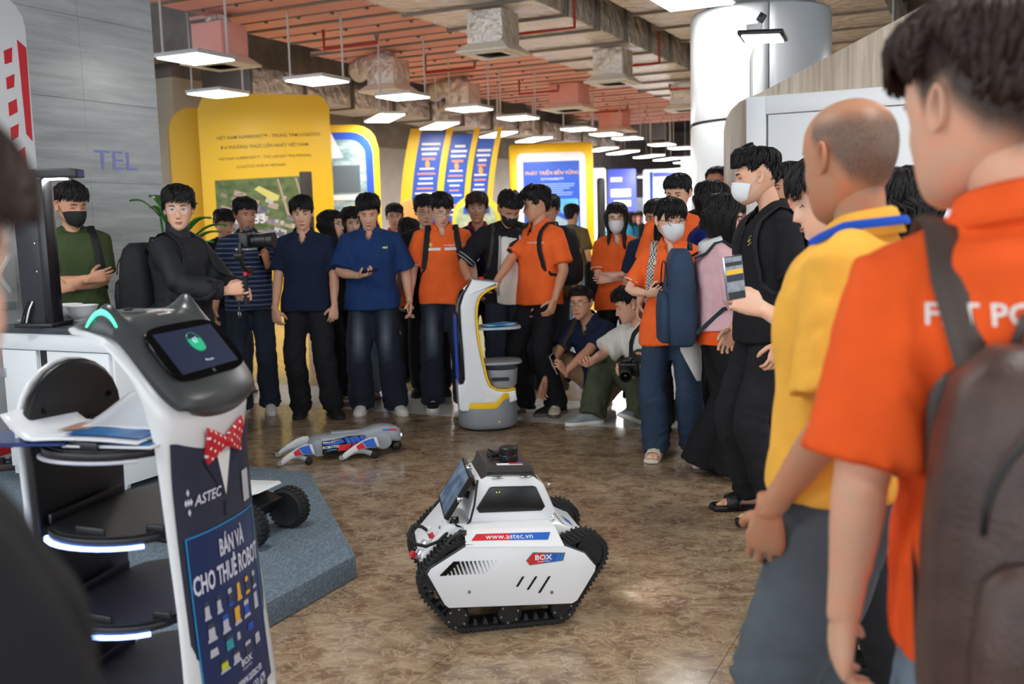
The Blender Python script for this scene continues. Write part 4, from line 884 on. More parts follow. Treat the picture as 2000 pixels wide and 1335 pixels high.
def make_head_into(mb, spec):
    """face into mb: materials 0 skin 1 lips 2 eyewhite 3 eyedark 4 brow"""
    mb.add(HEAD_V, HEAD_F, 0)
    for s in (-1, 1):
        add_ear(mb, s)
        x = s * .0315; y = front_y(x, .0)
        if spec.get('gaze') != 'down':
            mb.ell((x, y - .0005, .0), (.0140, .0042, .0050), 12, 6, 2)
            mb.ell((x + spec.get('look', 0) * .005, y + .0030, .0005), (.0054, .0022, .0050), 10, 6, 3)
        zz = .0052 if spec.get('gaze') != 'down' else -.002
        pts = [(x + d * .0155, front_y(x + d * .0155, zz) + .0018, zz - .0035 * d * d) for d in np.linspace(-1, 1, 7)]
        mb.tube(pts, [.0004, .0013, .0017, .0018, .0017, .0013, .0004], 5, 3)
        bw = []
        for d in np.linspace(0, 1, 6):
            bx = s * (.014 + .036 * d); bz = .0205 + .006 * math.sin(d * 2.3) - .003 * d + spec.get('browz', 0); bw.append((bx, front_y(bx, bz) + .0012, bz))
        mb.tube(bw, [(.0014, .0024), (.0017, .0034), (.0017, .0034), (.0016, .003), (.0013, .0022), (.0006, .001)], 6, 4, ref=(0, 1, 0))
    if not spec.get('mask'):
        ym = front_y(0, -.068)
        if spec.get('smile'):
            mb.tube([(d * .025, front_y(d * .025, -.074) + .0015, -.0735 + .004 * d * d) for d in np.linspace(-1, 1, 7)], [.001, .004, .0055, .006, .0055, .004, .001], 6, 2)
            o = .0055
        else: o = .0
        mb.tube([(d * .023, front_y(d * .023, -.071) + .001, -.0705 + o + (.002 + o * .4) * d * d * (1 if not spec.get('smile') else 1)) for d in np.linspace(-1, 1, 7)], [(.0008, .0008), (.003, .0026), (.0042, .0033), (.0040, .003), (.0042, .0033), (.003, .0026), (.0008, .0008)], 6, 1, ref=(0, 1, 0))
        mb.tube([(d * .020, front_y(d * .020, -.078) + .001, -.0785 - o + (.002 + o * .5) * d * d) for d in np.linspace(-1, 1, 7)], [(.0008, .0008), (.0036, .0032), (.0050, .0042), (.0052, .0045), (.0050, .0042), (.0036, .0032), (.0008, .0008)], 6, 1, ref=(0, 1, 0))
        mb.tube([(d * .023, front_y(d * .023, -.0742) + .0030, -.0742 + .001 * d * d) for d in np.linspace(-1, 1, 5)], [.0005, .0010, .0011, .0010, .0005], 4, 3)
        for s in (-1, 1): mb.ell((s * .0065, front_y(s * .0065, -.05) + .006, -.0505), (.0038, .0035, .0022), 8, 5, 3)

def sstep(x, a, b): t = np.clip((x - a) / (b - a), 0, 1); return t * t * (3 - 2 * t)
def make_hair(mb, h, seed=0):
    r = np.random.default_rng(100 + seed); kind = h.get('kind', 'short')
    zf = h.get('front', .058); T = h.get('top', .026); S = h.get('side', .010); nape = h.get('nape', -.070)
    A = np.array([0, 35, 55, 70, 78, 88, 100, 112, 130, 150, 180.]) * PI / 180
    Zl = np.array([zf, zf - .002, zf - .010, .030, -.006, -.004, .030, .012, -.040, nape + .01, nape])
    if kind in ('long', 'bob', 'pony'): Zl = np.array([zf, zf - .004, zf - .016, .02, -.0, .01, .02, -.01, -.05, nape, nape])
    if kind == 'long': Zl = np.array([zf, zf - .008, .030, .0, -.03, -.05, -.06, -.08, -.09, -.1, -.1])
    lift = h.get('fade', .0)                     # shaved sides: hair starts higher
    Zl = Zl + lift * np.interp(A * 180 / PI, [0, 50, 75, 180], [0, 0, 1, .8])
    def zline(ph): return np.interp(np.abs((np.asarray(ph) + PI) % (2 * PI) - PI), A, Zl)
    def thick(ph, z):
        a = np.abs((np.asarray(ph) + PI) % (2 * PI) - PI); top = sstep(z, .035, .085)
        t = S + (T - S) * top + h.get('vol', .0) * sstep(z, .06, .10) * np.exp(-(a / .9) ** 2)
        return t
    NP, NZ = 72, 40
    ph = np.arange(NP) * 2 * PI / NP; zg = -.122 + .238 * (1 - np.cos(np.linspace(0, PI, NZ))) / 2
    PH, Z = np.meshgrid(ph, zg); PH = PH.ravel(); Z = Z.ravel(); B = head_pt(PH, Z, False); N = outw(B)
    m = sstep(Z - zline(PH), -.003, h.get('edge', .014)); t = thick(PH, Z)
    nz = vnoise(np.stack([PH * 14 + seed * 7, Z * 18, 0 * Z + seed], -1)) * .0035 + vnoise(np.stack([PH * 5, Z * 30, 0 * Z + seed + 9], -1)) * .003
    V = B + N * (-.007 + (t + nz + .007) * m)[:, None]
    mb.add(V, grid_faces(NZ, NP) + [tuple(range(NP - 1, -1, -1)), tuple((NZ - 1) * NP + i for i in range(NP))], 0)
    cnt = h.get('clumps', 260)
    fr = h.get('fringe', .02); sweep = h.get('sweep', .5)
    for i in range(cnt):
        p0 = r.uniform(-PI, PI); front = abs(p0) < 1.05
        z0 = r.uniform(.055, .112) if r.random() < .8 else r.uniform(.0, .06)
        zl = float(zline(p0))
        if z0 < zl + .004: z0 = zl + .012 + r.uniform(0, .02)
        L = r.uniform(.03, .055); z1 = max(z0 - L, zl + (-fr if front else -.004)); sw = sweep * r.uniform(.2, 1) * (1 if not h.get('part') else (1 if p0 > h['part'] else -1)) * (1 if front else .35)
        q = np.linspace(0, 1, 5); pp = p0 + sw * q; zz = z0 + (z1 - z0) * q ** 1.2
        Bp = head_pt(pp, np.maximum(zz, -.12), False); Np = outw(Bp)
        off = thick(pp, np.maximum(zz, zl)) + np.array([-.004, .003, .003, .002, .000]) + r.uniform(-.002, .004)
        if not front: off = off + np.array([0, 0, -.001, -.002, -.003])
        if h.get('spike') and z0 > .06: off = off + np.array([0, .002, .006, .011, .016]) * h['spike'] * r.uniform(.4, 1.2)
        C = Bp + Np * off[:, None]
        w = r.uniform(.003, .0062)
        mb.tube(C, [(w * .8, .003), (w, .0035), (w * .9, .003), (w * .6, .002), (.0006, .0005)], 5, 0, ref=np.cross(Np[0], [0, 0, 1.]) + 1e-3)
    if h.get('bangs'):
        for i in range(46):
            p0 = r.uniform(-.85, .85); zl = zf; q = np.linspace(0, 1, 5); z1 = h['bangs'] + r.uniform(-.008, .008) + .02 * (abs(p0) > .6) * -1
            zz = (zf + .02) + (z1 - zf - .02) * q; pp = p0 + r.uniform(-.06, .06) * q; Bp = head_pt(pp, zz, False); Np = outw(Bp)
            C = Bp + Np * np.array([.012, .012, .010, .008, .005])[:, None]
            mb.tube(C, [(.006, .002), (.0065, .002), (.006, .002), (.0045, .0015), (.001, .0008)], 5, 0, ref=np.cross(Np[0], [0, 0, 1.]) + 1e-3)
    if kind in ('long', 'bob'):
        Ln = h.get('len', .25); n = h.get('strands', 130)
        for i in range(n):
            p0 = r.uniform(h.get('from', 1.05), PI) * r.choice([-1, 1]); a = abs(p0)
            z0 = r.uniform(.02, .09); zs = np.array([z0, z0 * .3, -.05, -.10]); pp = np.array([p0 * .75, p0 * .95, p0, p0])
            Bp = head_pt(pp, np.maximum(zs, -.075), False); Bp[:, 2] = zs; Np = outw(Bp) * [1, 1, .2]
            C = Bp + Np * (np.array([.010, .016, .018, .02]) + r.uniform(-.004, .006))[:, None]
            # fall to the shoulders or back
            e = C[-1].copy(); dn = []
            L = Ln * r.uniform(.85, 1.05)
            for q in (.25, .5, .75, 1.0):
                sp = 1 + .25 * q if kind == 'long' else 1 - .12 * q
                dn.append([e[0] * sp + r.uniform(-.004, .004), e[1] * (1 + (.45 if e[1] > 0 else .12) * q) + (.02 * q if a < 1.3 else -.015 * q), e[2] - L * q])
            C = np.vstack([C, dn]); w = r.uniform(.007, .012)
            mb.tube(C, [(w * .7, .003), (w, .005), (w, .006), (w, .006), (w, .006), (w * .9, .005), (w * .7, .004), (.001, .001)], 5, 0)
    if kind == 'pony':
        mb.ell((0, -.122, .012), (.018, .016, .018), 10, 7, 0)
        for i in range(60):
            a = r.uniform(0, 2 * PI); o = r.uniform(0, .024); q = np.linspace(0, 1, 6); L = h.get('len', .26) * r.uniform(.85, 1.1)
            C = np.stack([math.cos(a) * o * (1 + q * .6) * np.sin(.6 + q * 2.2), -.125 - .05 * np.sin(q * 2.4) - math.sin(a) * o, .015 + .02 * np.sin(q * PI) - L * q ** 1.3], -1)
            mb.tube(C, [(.006, .005), (.008, .006), (.008, .006), (.007, .005), (.005, .004), (.001, .001)], 5, 0)

def make_mask(mb, ear=True):
    ph = np.linspace(-1.28, 1.28, 25); rows = 12; V = []
    for j in range(rows):
        q = j / (rows - 1)
        for p in ph:
            c = math.cos(p); top = -.010 - .020 * (1 - c) * 1.2; bot = -.121 + .040 * (1 - c)
            z = bot + (top - bot) * q; B = head_pt(p, max(z, -.119), False); N = outw(B) * [1, 1, .3]
            t = .0055 + .030 * max(c, 0) ** 6 * math.sin(PI * min(1, max(0, q * 1.15 - .02)) * .62 + .25) + .006 * c * math.sin(PI * q)
            P = B + N * t
            if q < .3: P[1] -= .012 * (1 - q / .3) * max(c, 0)
            P[2] = z; V.append(P)
    n = len(ph); F = grid_faces(rows, n, False); o = len(V)
    Vi = [p - outw(np.array(p)) * [.0022, .0022, 0] for p in V]
    F2 = [tuple(o + i for i in f[::-1]) for f in F]
    b = list(range(n)) + [j * n + n - 1 for j in range(1, rows)] + [(rows - 1) * n + i for i in range(n - 2, -1, -1)] + [j * n for j in range(rows - 2, 0, -1)]
    rim = [(b[i], b[(i + 1) % len(b)], b[(i + 1) % len(b)] + o, b[i] + o) for i in range(len(b))]
    mb.add(V + Vi, F + F2 + rim, 0)
    for s in (-1, 1):
        for q, ez in ((.92, .022), (.12, -.026)):
            j = int(q * (rows - 1)); P0 = V[j * n + (n - 1 if s > 0 else 0)]
            mid = (s * .0735, .012, (P0[2] + ez) / 2)
            mb.tube([P0, mid, (s * .0775, -.014, ez), (s * .079, -.026, ez * .5)], .0012, 5, 0)

def make_glasses(mb, r=.022, tint=True, square=False):
    """materials 0 frame 1 lens"""
    for s in (-1, 1):
        c = (s * .0325, .0, -.002); n = 20; pts = []
        for i in range(n):
            a = 2 * PI * i / n; ca, sa = math.cos(a), math.sin(a)
            if square: ca = math.copysign(abs(ca) ** .6, ca); sa = math.copysign(abs(sa) ** .6, sa) * .82
            x = c[0] + r * ca; z = c[2] + r * sa * .92
            pts.append((x, .1035 - .25 * (abs(x) - .0) ** 2 * 8, z))
        mb.tube(pts, .0013, 5, 0, closed=True)
        mb.add([(p[0], p[1], p[2]) for p in pts], [tuple(range(n))], 1)
        mb.tube([(s * (.0325 + r), .1035 - .25 * (.0325 + r) ** 2 * 8, .004), (s * .068, .082, .006), (s * .0765, .03, .007), (s * .0775, -.012, .007)], .0013, 5, 0)
    mb.tube([(-.011, .105, 0), (0, .1075, .002), (.011, .105, 0)], .0013, 5, 0)

def make_hand(curl=.45, thumb=.4, spread=1.0, point=False):
    """left hand, wrist at origin, y along fingers, palm faces -z, thumb on +x"""
    mb = MB()
    def ring(y, a, b, dz=0, n=14, dx=0):
        out = []
        for i in range(n):
            t = 2 * PI * i / n; c, s = math.cos(t), math.sin(t)
            out.append((dx + a * math.copysign(abs(c) ** .75, c), y, dz + b * math.copysign(abs(s) ** .8, s)))
        return out
    mb.loft([ring(-.035, .026, .0195), ring(-.01, .026, .019), ring(.012, .030, .018), ring(.04, .038, .0165), ring(.07, .042, .0145, -.001), ring(.092, .040, .011, -.002), ring(.10, .034, .007, -.003)])
    base = [(.0305, .088, .070, .0085), (.0105, .094, .079, .0088), (-.0105, .091, .073, .0085), (-.030, .082, .057, .0075)]
    for i, (x, y, L, r) in enumerate(base):
        cu = curl * (1 + .12 * i);
        if point and i == 0: cu = .06
        if point and i > 0: cu = max(cu, .9)
        ang = 0; p = np.array([x, y, -.002]); pts = [p - [0, .02, 0], p]; az = R_((1.5 - i) * 4 * spread)
        for seg, bend in ((.46, 62), (.30, 70), (.24, 45)):
            ang += R_(bend) * cu; d = np.array([math.sin(az) * math.cos(ang), math.cos(az) * math.cos(ang), -math.sin(ang)])
            mid = p + d * L * seg * .5; p = p + d * L * seg; pts += [mid, p]
        mb.tube(pts, [r * .8, r, r * .95, r * .98, r * .9, r * .92, r * .85, r * .55], 8, 0)
    d1 = norm([.78, .62, -.25 - .5 * thumb]); d2 = norm([.55 - .5 * thumb, .85, -.35 - .8 * thumb]); d3 = norm([.25 - .6 * thumb, .9, -.4 - .9 * thumb])
    p0 = np.array([.018, .018, -.004]); p1 = p0 + d1 * .040; p2 = p1 + d2 * .034; p3 = p2 + d3 * .028
    mb.tube([p0, p0 + d1 * .02, p1, (p1 + p2) / 2, p2, (p2 + p3) / 2, p3], [.013, .0135, .0115, .0100, .0102, .0092, .005], 8, 0)
    return np.array(mb.v), mb.f

def sup_ring(c, R, a, b, n=28, p=.86):
    t = np.arange(n) * 2 * PI / n; co, si = np.cos(t), np.sin(t)
    x = a * np.sign(co) * np.abs(co) ** p; y = b * np.sign(si) * np.abs(si) ** p
    return c + np.outer(x, R @ np.array([1., 0, 0])) + np.outer(y, R @ np.array([0, 1., 0]))

SKIN = {}
def skin(i):
    if i not in SKIN:
        c = [(222, 178, 152), (206, 160, 132), (188, 142, 114), (232, 192, 168), (172, 126, 100)][i]
        c2 = (min(255, c[0] + 10), c[1] - 8, c[2] - 12)
        SKIN[i] = mat('skin_tone_%d' % i, rgb(*c), .48, noise=(22, rgb(*c2), (1, 1, 1)), bump=(260, .08), spec=.4)
        b = SKIN[i].node_tree.nodes['Principled BSDF']; b.inputs['Subsurface Weight'].default_value = .12
        b.inputs['Subsurface Radius'].default_value = (.012, .005, .003); b.inputs['Subsurface Scale'].default_value = 1.0
    return SKIN[i]
LIPS = mat('lips', rgb(190, 122, 112), .45); EYEW = mat('eye_white', rgb(232, 228, 224), .3); EYED = mat('eye_dark', rgb(22, 15, 12), .25)
def hairmat(i=0):
    c = [(17, 15, 16), (40, 26, 22), (26, 20, 18)][i]
    return mat('hair_%d' % i, rgb(*c), .55, noise=(60, tuple(x * 1.8 for x in rgb(*c)[:3]) + (1,), (1, 1, .15)), spec=.3)
MASKW = mat('mask_white', rgb(232, 236, 240), .8, bump=(300, .2)); MASKB = mat('mask_black', rgb(24, 25, 28), .75, bump=(300, .2))
LENS = mat('spectacle_lens', (.9, .95, 1, 1), .05, alpha=.10)
SOLEW = mat('sole_white', rgb(225, 224, 218), .6); SOLEB = mat('sole_black', rgb(26, 26, 27), .7); SOLEG = mat('sole_gum', rgb(96, 84, 74), .7)
_pc = [0]

class Person: pass
def person(label, x, y, face, h=1.70, z=0.0, g=1.0, lean=0, twist=0, side=0, pel=(0, 0, 0), hands=None, feet=None, head=(0, 0, 0), hs=1.0,
           hair=None, hmat=0, skn=0, top=None, bottom=None, shoes=None, mask=None, glasses=None, gaze=None, smile=False, look=0,
           vox=.0135, group='onlookers around the robots', woman=False, neckf=.025, scalp=None, hx=0.0, wr=1.0, browz=0):
    """face: compass heading of the body in degrees (0 = away from the camera, 90 = right, 180 = toward it)"""
    _pc[0] += 1; seed = _pc[0]; k = h / 1.70
    rz = -R_(face)
    root = thing('person', label, 'person', (x, y, z), rz, group)
    P = Person(); P.root = root; P.k = k; P.M = Matrix.Translation((x, y, z)) @ Matrix.Rotation(rz, 4, 'Z')
    sw = (.165 if not woman else .148) * g ** .5; hipw = (.085 if not woman else .088)
    Pv = np.array([0, 0, .93]) + np.array(pel); Rl = rot('X', -lean)
    def RL(q): return rot('Y', side * q) @ rot('X', -lean * q) @ rot('Z', -twist * q)
    Wp = Pv + RL(.4) @ np.array([0, 0, .13]); Cp = Wp + RL(.8) @ np.array([0, -.005, .20]); N = Cp + RL(1) @ np.array([0, -.012, .185])
    RT = RL(1)
    S = {s: N + RT @ np.array([s * sw, -.004, -.075]) for s in (-1, 1)}
    hd = N + RL(.75) @ np.array([0, neckf, .138])
    Hm = rot('Z', -head[0]) @ rot('X', -head[1]) @ rot('Y', head[2])
    hd = hd + Hm @ np.array([0, .0, .0]) * 0
    hd = hd + np.array([hx, 0, 0])
    if head[1] > 8: hd = hd + np.array([0, .0012 * head[1], -.0006 * head[1]])
    # hands / arms
    hands = hands or {}
    W = {}; E = {}; HF = {}
    for s in (-1, 1):
        hn = hands.get(s, {})
        wr_t = np.array(hn['w']) if 'w' in hn else S[s] + np.array([s * .085, .05, -.50])
        hint = hn.get('e', (s * .35, -1, -.25))
        E[s], W[s] = ik(S[s], wr_t, .285, .25, hint)
        d = norm(np.array(hn['d'])) if 'd' in hn else norm(W[s] - E[s])
        palm = norm(np.array(hn.get('p', (-s, .15, 0)))); palm = norm(palm - d * (palm @ d))
        HF[s] = (d, palm, hn)
    # legs
    feet = feet or {}; A = {}; K = {}; FY = {}
    Rp = RL(.2)
    HJ = {s: Pv + Rp @ np.array([s * hipw, 0, -.05]) for s in (-1, 1)}
    for s in (-1, 1):
        ft = feet.get(s, {}); at_ = np.array(ft.get('a', (s * .105, 0, .085)))
        K[s], A[s] = ik(HJ[s], at_, .42, .415, ft.get('k', (s * .12, 1, 0))); FY[s] = ft.get('yaw', s * 9)
        ft.setdefault('pitch', 0)
    # ---- body (one mesh)
    gg = g
    def torso(ease=0.0, lo=-.10, hi=.50, flare=0.0):
        prof = [(-.10, .150, .105), (-.04, .166, .114), (.0, .168, .114), (.06, .160, .108), (.13, .145, .100), (.21, .148, .104), (.29, .160, .112), (.36, .168, .112), (.42, .166, .100), (.455, .146, .088), (.485, .105, .074), (.505, .068, .062)]
        if woman: prof = [(a, w * (1.0 if a < .03 else .88), d * (1.06 if .25 < a < .4 else .95)) for a, w, d in prof]
        rings = []
        zs = np.array([p_[0] for p_ in prof]); ws = np.array([p_[1] for p_ in prof]); ds = np.array([p_[2] for p_ in prof])
        for a in np.concatenate([np.linspace(lo, .42, 12), [.455, .485, .505][:3]]):
            if a > hi: break
            aa = max(a, -.10); w = np.interp(aa, zs, ws) * gg ** .6; d = np.interp(aa, zs, ds) * gg
            e = ease * (1 if a < .40 else .75 if a < .47 else .45) ; fl = flare * np.clip((.15 - a) / .25, 0, 1.2)
            if a < .13: c = Pv + (Wp - Pv) * a / .13; R = RL(.2 + .2 * max(0, a) / .13)
            elif a < .33: c = Wp + (Cp - Wp) * (a - .13) / .20; R = RL(.4 + .4 * (a - .13) / .2)
            else: c = Cp + (N - Cp) * (a - .33) / .185; R = RL(.8 + .2 * (a - .33) / .185)
            if ease and a < .25:                # cloth hangs from chest and belly instead of hugging the waist
                w = max(w, .152 * gg ** .6 * (.92 if woman else 1)); d = max(d, .106 * gg)
                if a < 0 and ease > .009: w = max(w, .166 * gg ** .6); d = max(d, .112 * gg)
            rings.append(sup_ring(c, R, w + e + fl, d + e + fl))
        V = [tuple(p_) for r_ in rings for p_ in r_]; n = len(rings[0])
        return V, grid_faces(len(rings), n) + [tuple(range(n - 1, -1, -1)), tuple((len(rings) - 1) * n + i for i in range(n))]
    nk = .052 * (1 if not woman else .87) * g ** .4
    hb = hd + Hm @ np.array([0, -.018, -.03])
    parts = [torso(-.014, lo=-.06, hi=.44), tubes([N + RT @ np.array([0, .022, -.11]), N + RT @ np.array([0, .008, -.04]), N + RT @ np.array([0, .002, 0]), (N + hb) / 2 + np.array([0, -.004, 0]), hb], [nk * 1.1, nk * 1.05, nk * 1.0, nk * .98, nk], 16)]
    ga = g ** .6 * (1 if not woman else .86)
    for s in (-1, 1):
        parts.append(tubes([N + RT @ np.array([s * .02, -.004, -.008]), N + RT @ np.array([s * .08, -.006, -.045]), S[s]], [.030, .034, .038], 12))
        parts.append(tubes([S[s] + RT @ np.array([-s * .03, 0, 0]), S[s], S[s] + (E[s] - S[s]) * .5, E[s], E[s] + (W[s] - E[s]) * .25, E[s] + (W[s] - E[s]) * .7, W[s] + (W[s] - E[s]) * .06],
                           [.045 * ga, .052 * ga, .047 * ga, .040 * ga, .041 * ga, .031 * ga, .026 * ga], 14))
        if bottom is None or bottom.get('bare'):
            pass
        parts.append(tubes([HJ[s], HJ[s] + (K[s] - HJ[s]) * .5, K[s], K[s] + (A[s] - K[s]) * .35, A[s], A[s] + np.array([0, .0, -.03])], [.068, .060, .042, .044, .034, .034], 12))
    V, F = voxel(parts, .015, 2)
    mb = MB(); mb.add(V * k, F, 0)
    for s in (-1, 1):
        d, palm, hn = HF[s]
        hv, hf = make_hand(hn.get('curl', .38), hn.get('thumb', .35), 1.0, hn.get('point', False))
        zax = -palm; xax = np.cross(d, zax); hv = hv * .98 * wr * (.9 if woman else 1)
        if s > 0: hv = hv * [-1, 1, 1]
        Rm = np.stack([xax * (1), d, zax], 1)
        if s > 0: Rm = np.stack([np.cross(d, zax), d, zax], 1)
        hv = hv @ Rm.T + W[s]; mb.add(hv * k, hf, 0)
        HF[s] = (d, palm, hn, Rm)
    sp = dict(mask=mask, gaze=gaze, smile=smile, look=look, browz=browz)
    hmb = MB(); make_head_into(hmb, sp)
    HM = Matrix([list(Hm[i] * hs) + [hd[i] * k] for i in range(3)] + [[0, 0, 0, 1]])
    mb.add(hmb.v, hmb.f, hmb.m, HM)
    # bare feet for sandals
    if shoes and shoes.get('kind') == 'sandal':
        for s in (-1, 1):
            q = R_(-FY[s]); fr = np.array([-math.sin(q), math.cos(q), 0]); rt = np.array([math.cos(q), math.sin(q), 0]); a = A[s]
            b0 = np.array([a[0], a[1], .022])
            rings = []
            for yy, w_, h_, zz in ((-.055, .018, .02, .03), (-.03, .03, .033, .036), (.02, .031, .034, .038), (.07, .035, .026, .03), (.11, .042, .018, .022), (.135, .042, .013, .018), (.145, .036, .009, .016)):
                rings.append([b0 + fr * yy + rt * w_ * math.cos(t) + np.array([0, 0, zz - .005 + h_ * math.sin(t)]) for t in np.arange(12) * 2 * PI / 12])
            mb.loft([[tuple(p_ * k) for p_ in r_] for r_ in rings], 0)
            for i in range(5):
                o = (.030 - i * .0155) * -s; L = .04 - i * .005
                c0 = b0 + fr * (.135 - .006 * i) + rt * o + [0, 0, .012]; c1 = c0 + fr * L * .6 + [0, 0, .003]; c2 = c0 + fr * L + [0, 0, -.002]
                mb.tube([c0 * k, c1 * k, c2 * k], [.009, .0095 if i else .012, .006], 8, 0)
    mats = [skin(skn), LIPS, EYEW, EYED, hairmat(hmat)]
    body = mb.build('body', mats, root, smooth=180)
    P.body = body; P.HM = HM
    if scalp: shade_scalp(body, HM, scalp, mats[0])
    # ---- hair
    if hair is not None:
        hmb = MB(); make_hair(hmb, hair, seed); hb_ = MB(); hb_.add(hmb.v, hmb.f, 0, HM); hb_.build('hair', hairmat(hmat), root, smooth=180)
    if mask:
        q = MB(); make_mask(q); w_ = MB(); w_.add(q.v, q.f, 0, HM); w_.build('face_mask', MASKW if mask == 'white' else MASKB, root, smooth=180)
    if glasses:
        q = MB(); make_glasses(q, square=(glasses == 'square')); w_ = MB(); w_.add(q.v, q.f, q.m, HM)
        w_.build('glasses', [mat('spectacle_frame_' + glasses, *((rgb(30, 28, 28), .4) if glasses != 'clear' else (rgb(205, 205, 205), .3))), LENS], root, smooth=60)
    # ---- shirt
    tp = top
    ez = tp.get('ease', .018); lo = tp.get('hem', -.12)
    parts = [torso(ez, lo=lo, flare=tp.get('flare', .012))]
    if tp.get('kind') == 'polo': qn = (nk / .052) ** .7; parts.append(tubes([N + RT @ np.array([0, .004, -.07]), N + RT @ np.array([0, .004, -.03]), N + RT @ np.array([0, .0, .008])], [.088 * qn, .078 * qn, .071 * qn], 20))
    sl = tp.get('sleeve', .8)
    CUFF = {}
    for s in (-1, 1):
        sr = tp.get('sr', 1.0); r0, r1 = (.056 + ez * .4) * ga, (.060 + ez * .8) * ga * sr
        a0 = S[s] + RT @ np.array([-s * .05, 0, .004]); L = E[s] - S[s]
        parts.append(tubes([N + RT @ np.array([s * .022, -.004, -.018]), N + RT @ np.array([s * .07, -.006, -.040]), N + RT @ np.array([s * .12, -.006, -.062]), S[s] + RT @ np.array([0, 0, -.004])], [.046, .050, .053, .056], 14))
        if sl <= 1:
            end = S[s] + L * sl; parts.append(tubes([a0, S[s], S[s] + L * sl * .5, end], [r0 * .9, r0, (r0 + r1) / 2, r1], 16)); CUFF[s] = (end, norm(L), r1)
        else:
            Lw = W[s] - E[s]; e2 = E[s] + Lw * (sl - 1)
            parts.append(tubes([a0, S[s], S[s] + L * .5, E[s] - L * .04, E[s] + Lw * .06, E[s] + Lw * .5 * (sl - 1), e2], [r0 * .9, r0, r0 * .95, .062 * ga * sr, .062 * ga * sr, .055 * ga * sr, .044 * ga * sr], 16)); CUFF[s] = (e2, norm(Lw), .044 * ga * sr)
    V, F = voxel(parts, vox, 3)
    Nn = vnormals(V, F); am = tp.get('wr', .0085)
    w_ = vnoise(V * [9, 9, 5] + seed * 3.1); w2 = vnoise(V * [22, 22, 9] + seed * 5.7 + np.stack([V[:, 2] * 9, V[:, 0] * 6, V[:, 1] * 0], -1))
    belly = sstep(V[:, 2], N[2] + .02, N[2] - .12)
    V = V + Nn * ((w_ * am + (np.abs(w2) - .3) * am * .9) * belly)[:, None]
    if abs(lean) < 25:
        hz = Pv[2] + lo + .006 + .01 * np.sin(np.arctan2(V[:, 1], V[:, 0]) * 2 + seed); inner = np.abs(V[:, 0]) < .24; V[:, 2] = np.where(inner, np.maximum(V[:, 2], hz), V[:, 2])
    P.shirtV = V * k; P.shirtF = F
    P.bvh = BVHTree.FromPolygons((V * k).tolist(), F.tolist())
    if tp.get('open'):                           # open front: drop the faces over the breastbone
        cV = V[F].mean(1); hw = tp['open'] + .02 * np.clip((N[2] - cV[:, 2]) / .5, 0, 1); keep = ~((np.abs(cV[:, 0] - 0) < hw) & (cV[:, 1] > 0)); Fo = F[keep]
    else: Fo = F
    if tp.get('neck'):                           # neckline opening
        cV = V[Fo].mean(1) - N; q = cV @ RT; Fo = Fo[~((q[:, 2] > -.02) & (np.hypot(q[:, 0], q[:, 1]) < tp['neck']))]
    if tp.get('kind') == 'polo':                 # open neck placket
        q = (V[Fo].mean(1) - N) @ RT; Fo = Fo[~((q[:, 1] > .02) & (q[:, 2] > -.085) & (np.abs(q[:, 0]) < .006 + .042 * (q[:, 2] + .085) / .085))]
    shirt = quads(tp.get('name', 'shirt'), V * k, Fo, tp['mat'], root); P.shirt = shirt
    def nk_ring(rw, rd, zz, n=24, a0=0, a1=2 * PI, dip=0.0):
        out = []
        for i in range(n):
            a = a0 + (a1 - a0) * i / (n - 1 if a1 - a0 < 6.2 else n); c_ = N + RT @ np.array([rw * math.sin(a), rd * math.cos(a) + .006, zz - dip * max(0, math.cos(a)) ** 2 - .012 * math.cos(a)])
            out.append(tuple(c_ * k))
        return out
    kn = tp.get('kind', 'tee'); cm = tp.get('collar', tp['mat'])
    q = nk / .052
    if kn == 'polo':
        a0, a1 = R_(21), R_(339); b = MB()
        rows = []
        for rw, rd, zz, dp in ((.068, .068, -.008, .012), (.064, .063, .020, .036), (.0655, .065, .032, .040), (.074, .074, .028, .042), (.087, .087, -.002, .048), (.094, .094, -.020, .056)):
            rows.append(nk_ring(rw * q ** .7, rd * q ** .7, zz, 33, a0, a1, dp))
        b.loft(rows, 0, caps=False, closed=False); cl = b.build('collar', cm, shirt, smooth=180)
        so = cl.modifiers.new('thickness', 'SOLIDIFY'); so.thickness = .003
        if tp.get('trim'): MB().tube(rows[-1], .0035, 5).build('collar_trim', tp['trim'], shirt, smooth=180)
        placket(P, tp.get('placket', tp['mat']), N, k)
    elif kn == 'tee':
        MB().tube(nk_ring(.067 * q ** .7, .066 * q ** .7, .0, 28, 0, 2 * PI, .022), [(.006, .011)] * 28, 8, closed=True, ref=(0, 0, 1)).build('neckband', cm, shirt, smooth=180)
    elif kn == 'high':
        b = MB(); b.loft([nk_ring(.074, .074, -.02, 28), nk_ring(.068, .068, .01, 28), nk_ring(.066, .066, .055, 28), nk_ring(.061, .061, .056, 28), nk_ring(.060, .060, .01, 28)], 0, caps=False); b.build('collar', cm, shirt, smooth=180)
    if tp.get('trim') and kn == 'polo' and sl <= 1:
        for s in (-1, 1):
            c_, d_, r_ = CUFF[s]; sd = norm(np.cross(d_, [0, 1, .1])); fr = np.cross(d_, sd)
            MB().tube([tuple((c_ - d_ * .006 + (sd * math.cos(t) + fr * math.sin(t)) * (r_ * .93)) * k) for t in np.arange(22) * 2 * PI / 22], .0042, 5, closed=True).build('cuff_trim', tp['trim'], shirt, smooth=180)
    P.CUFF = CUFF
    # ---- trousers
    bt = bottom
    w3 = bt.get('w', (.092, .076, .076)); parts = [torso(.010 if not bt.get('tuck') else .004, lo=-.10, hi=bt.get('rise', .09))]
    parts[0] = torso(.008, lo=-.10, hi=bt.get('rise', .09))
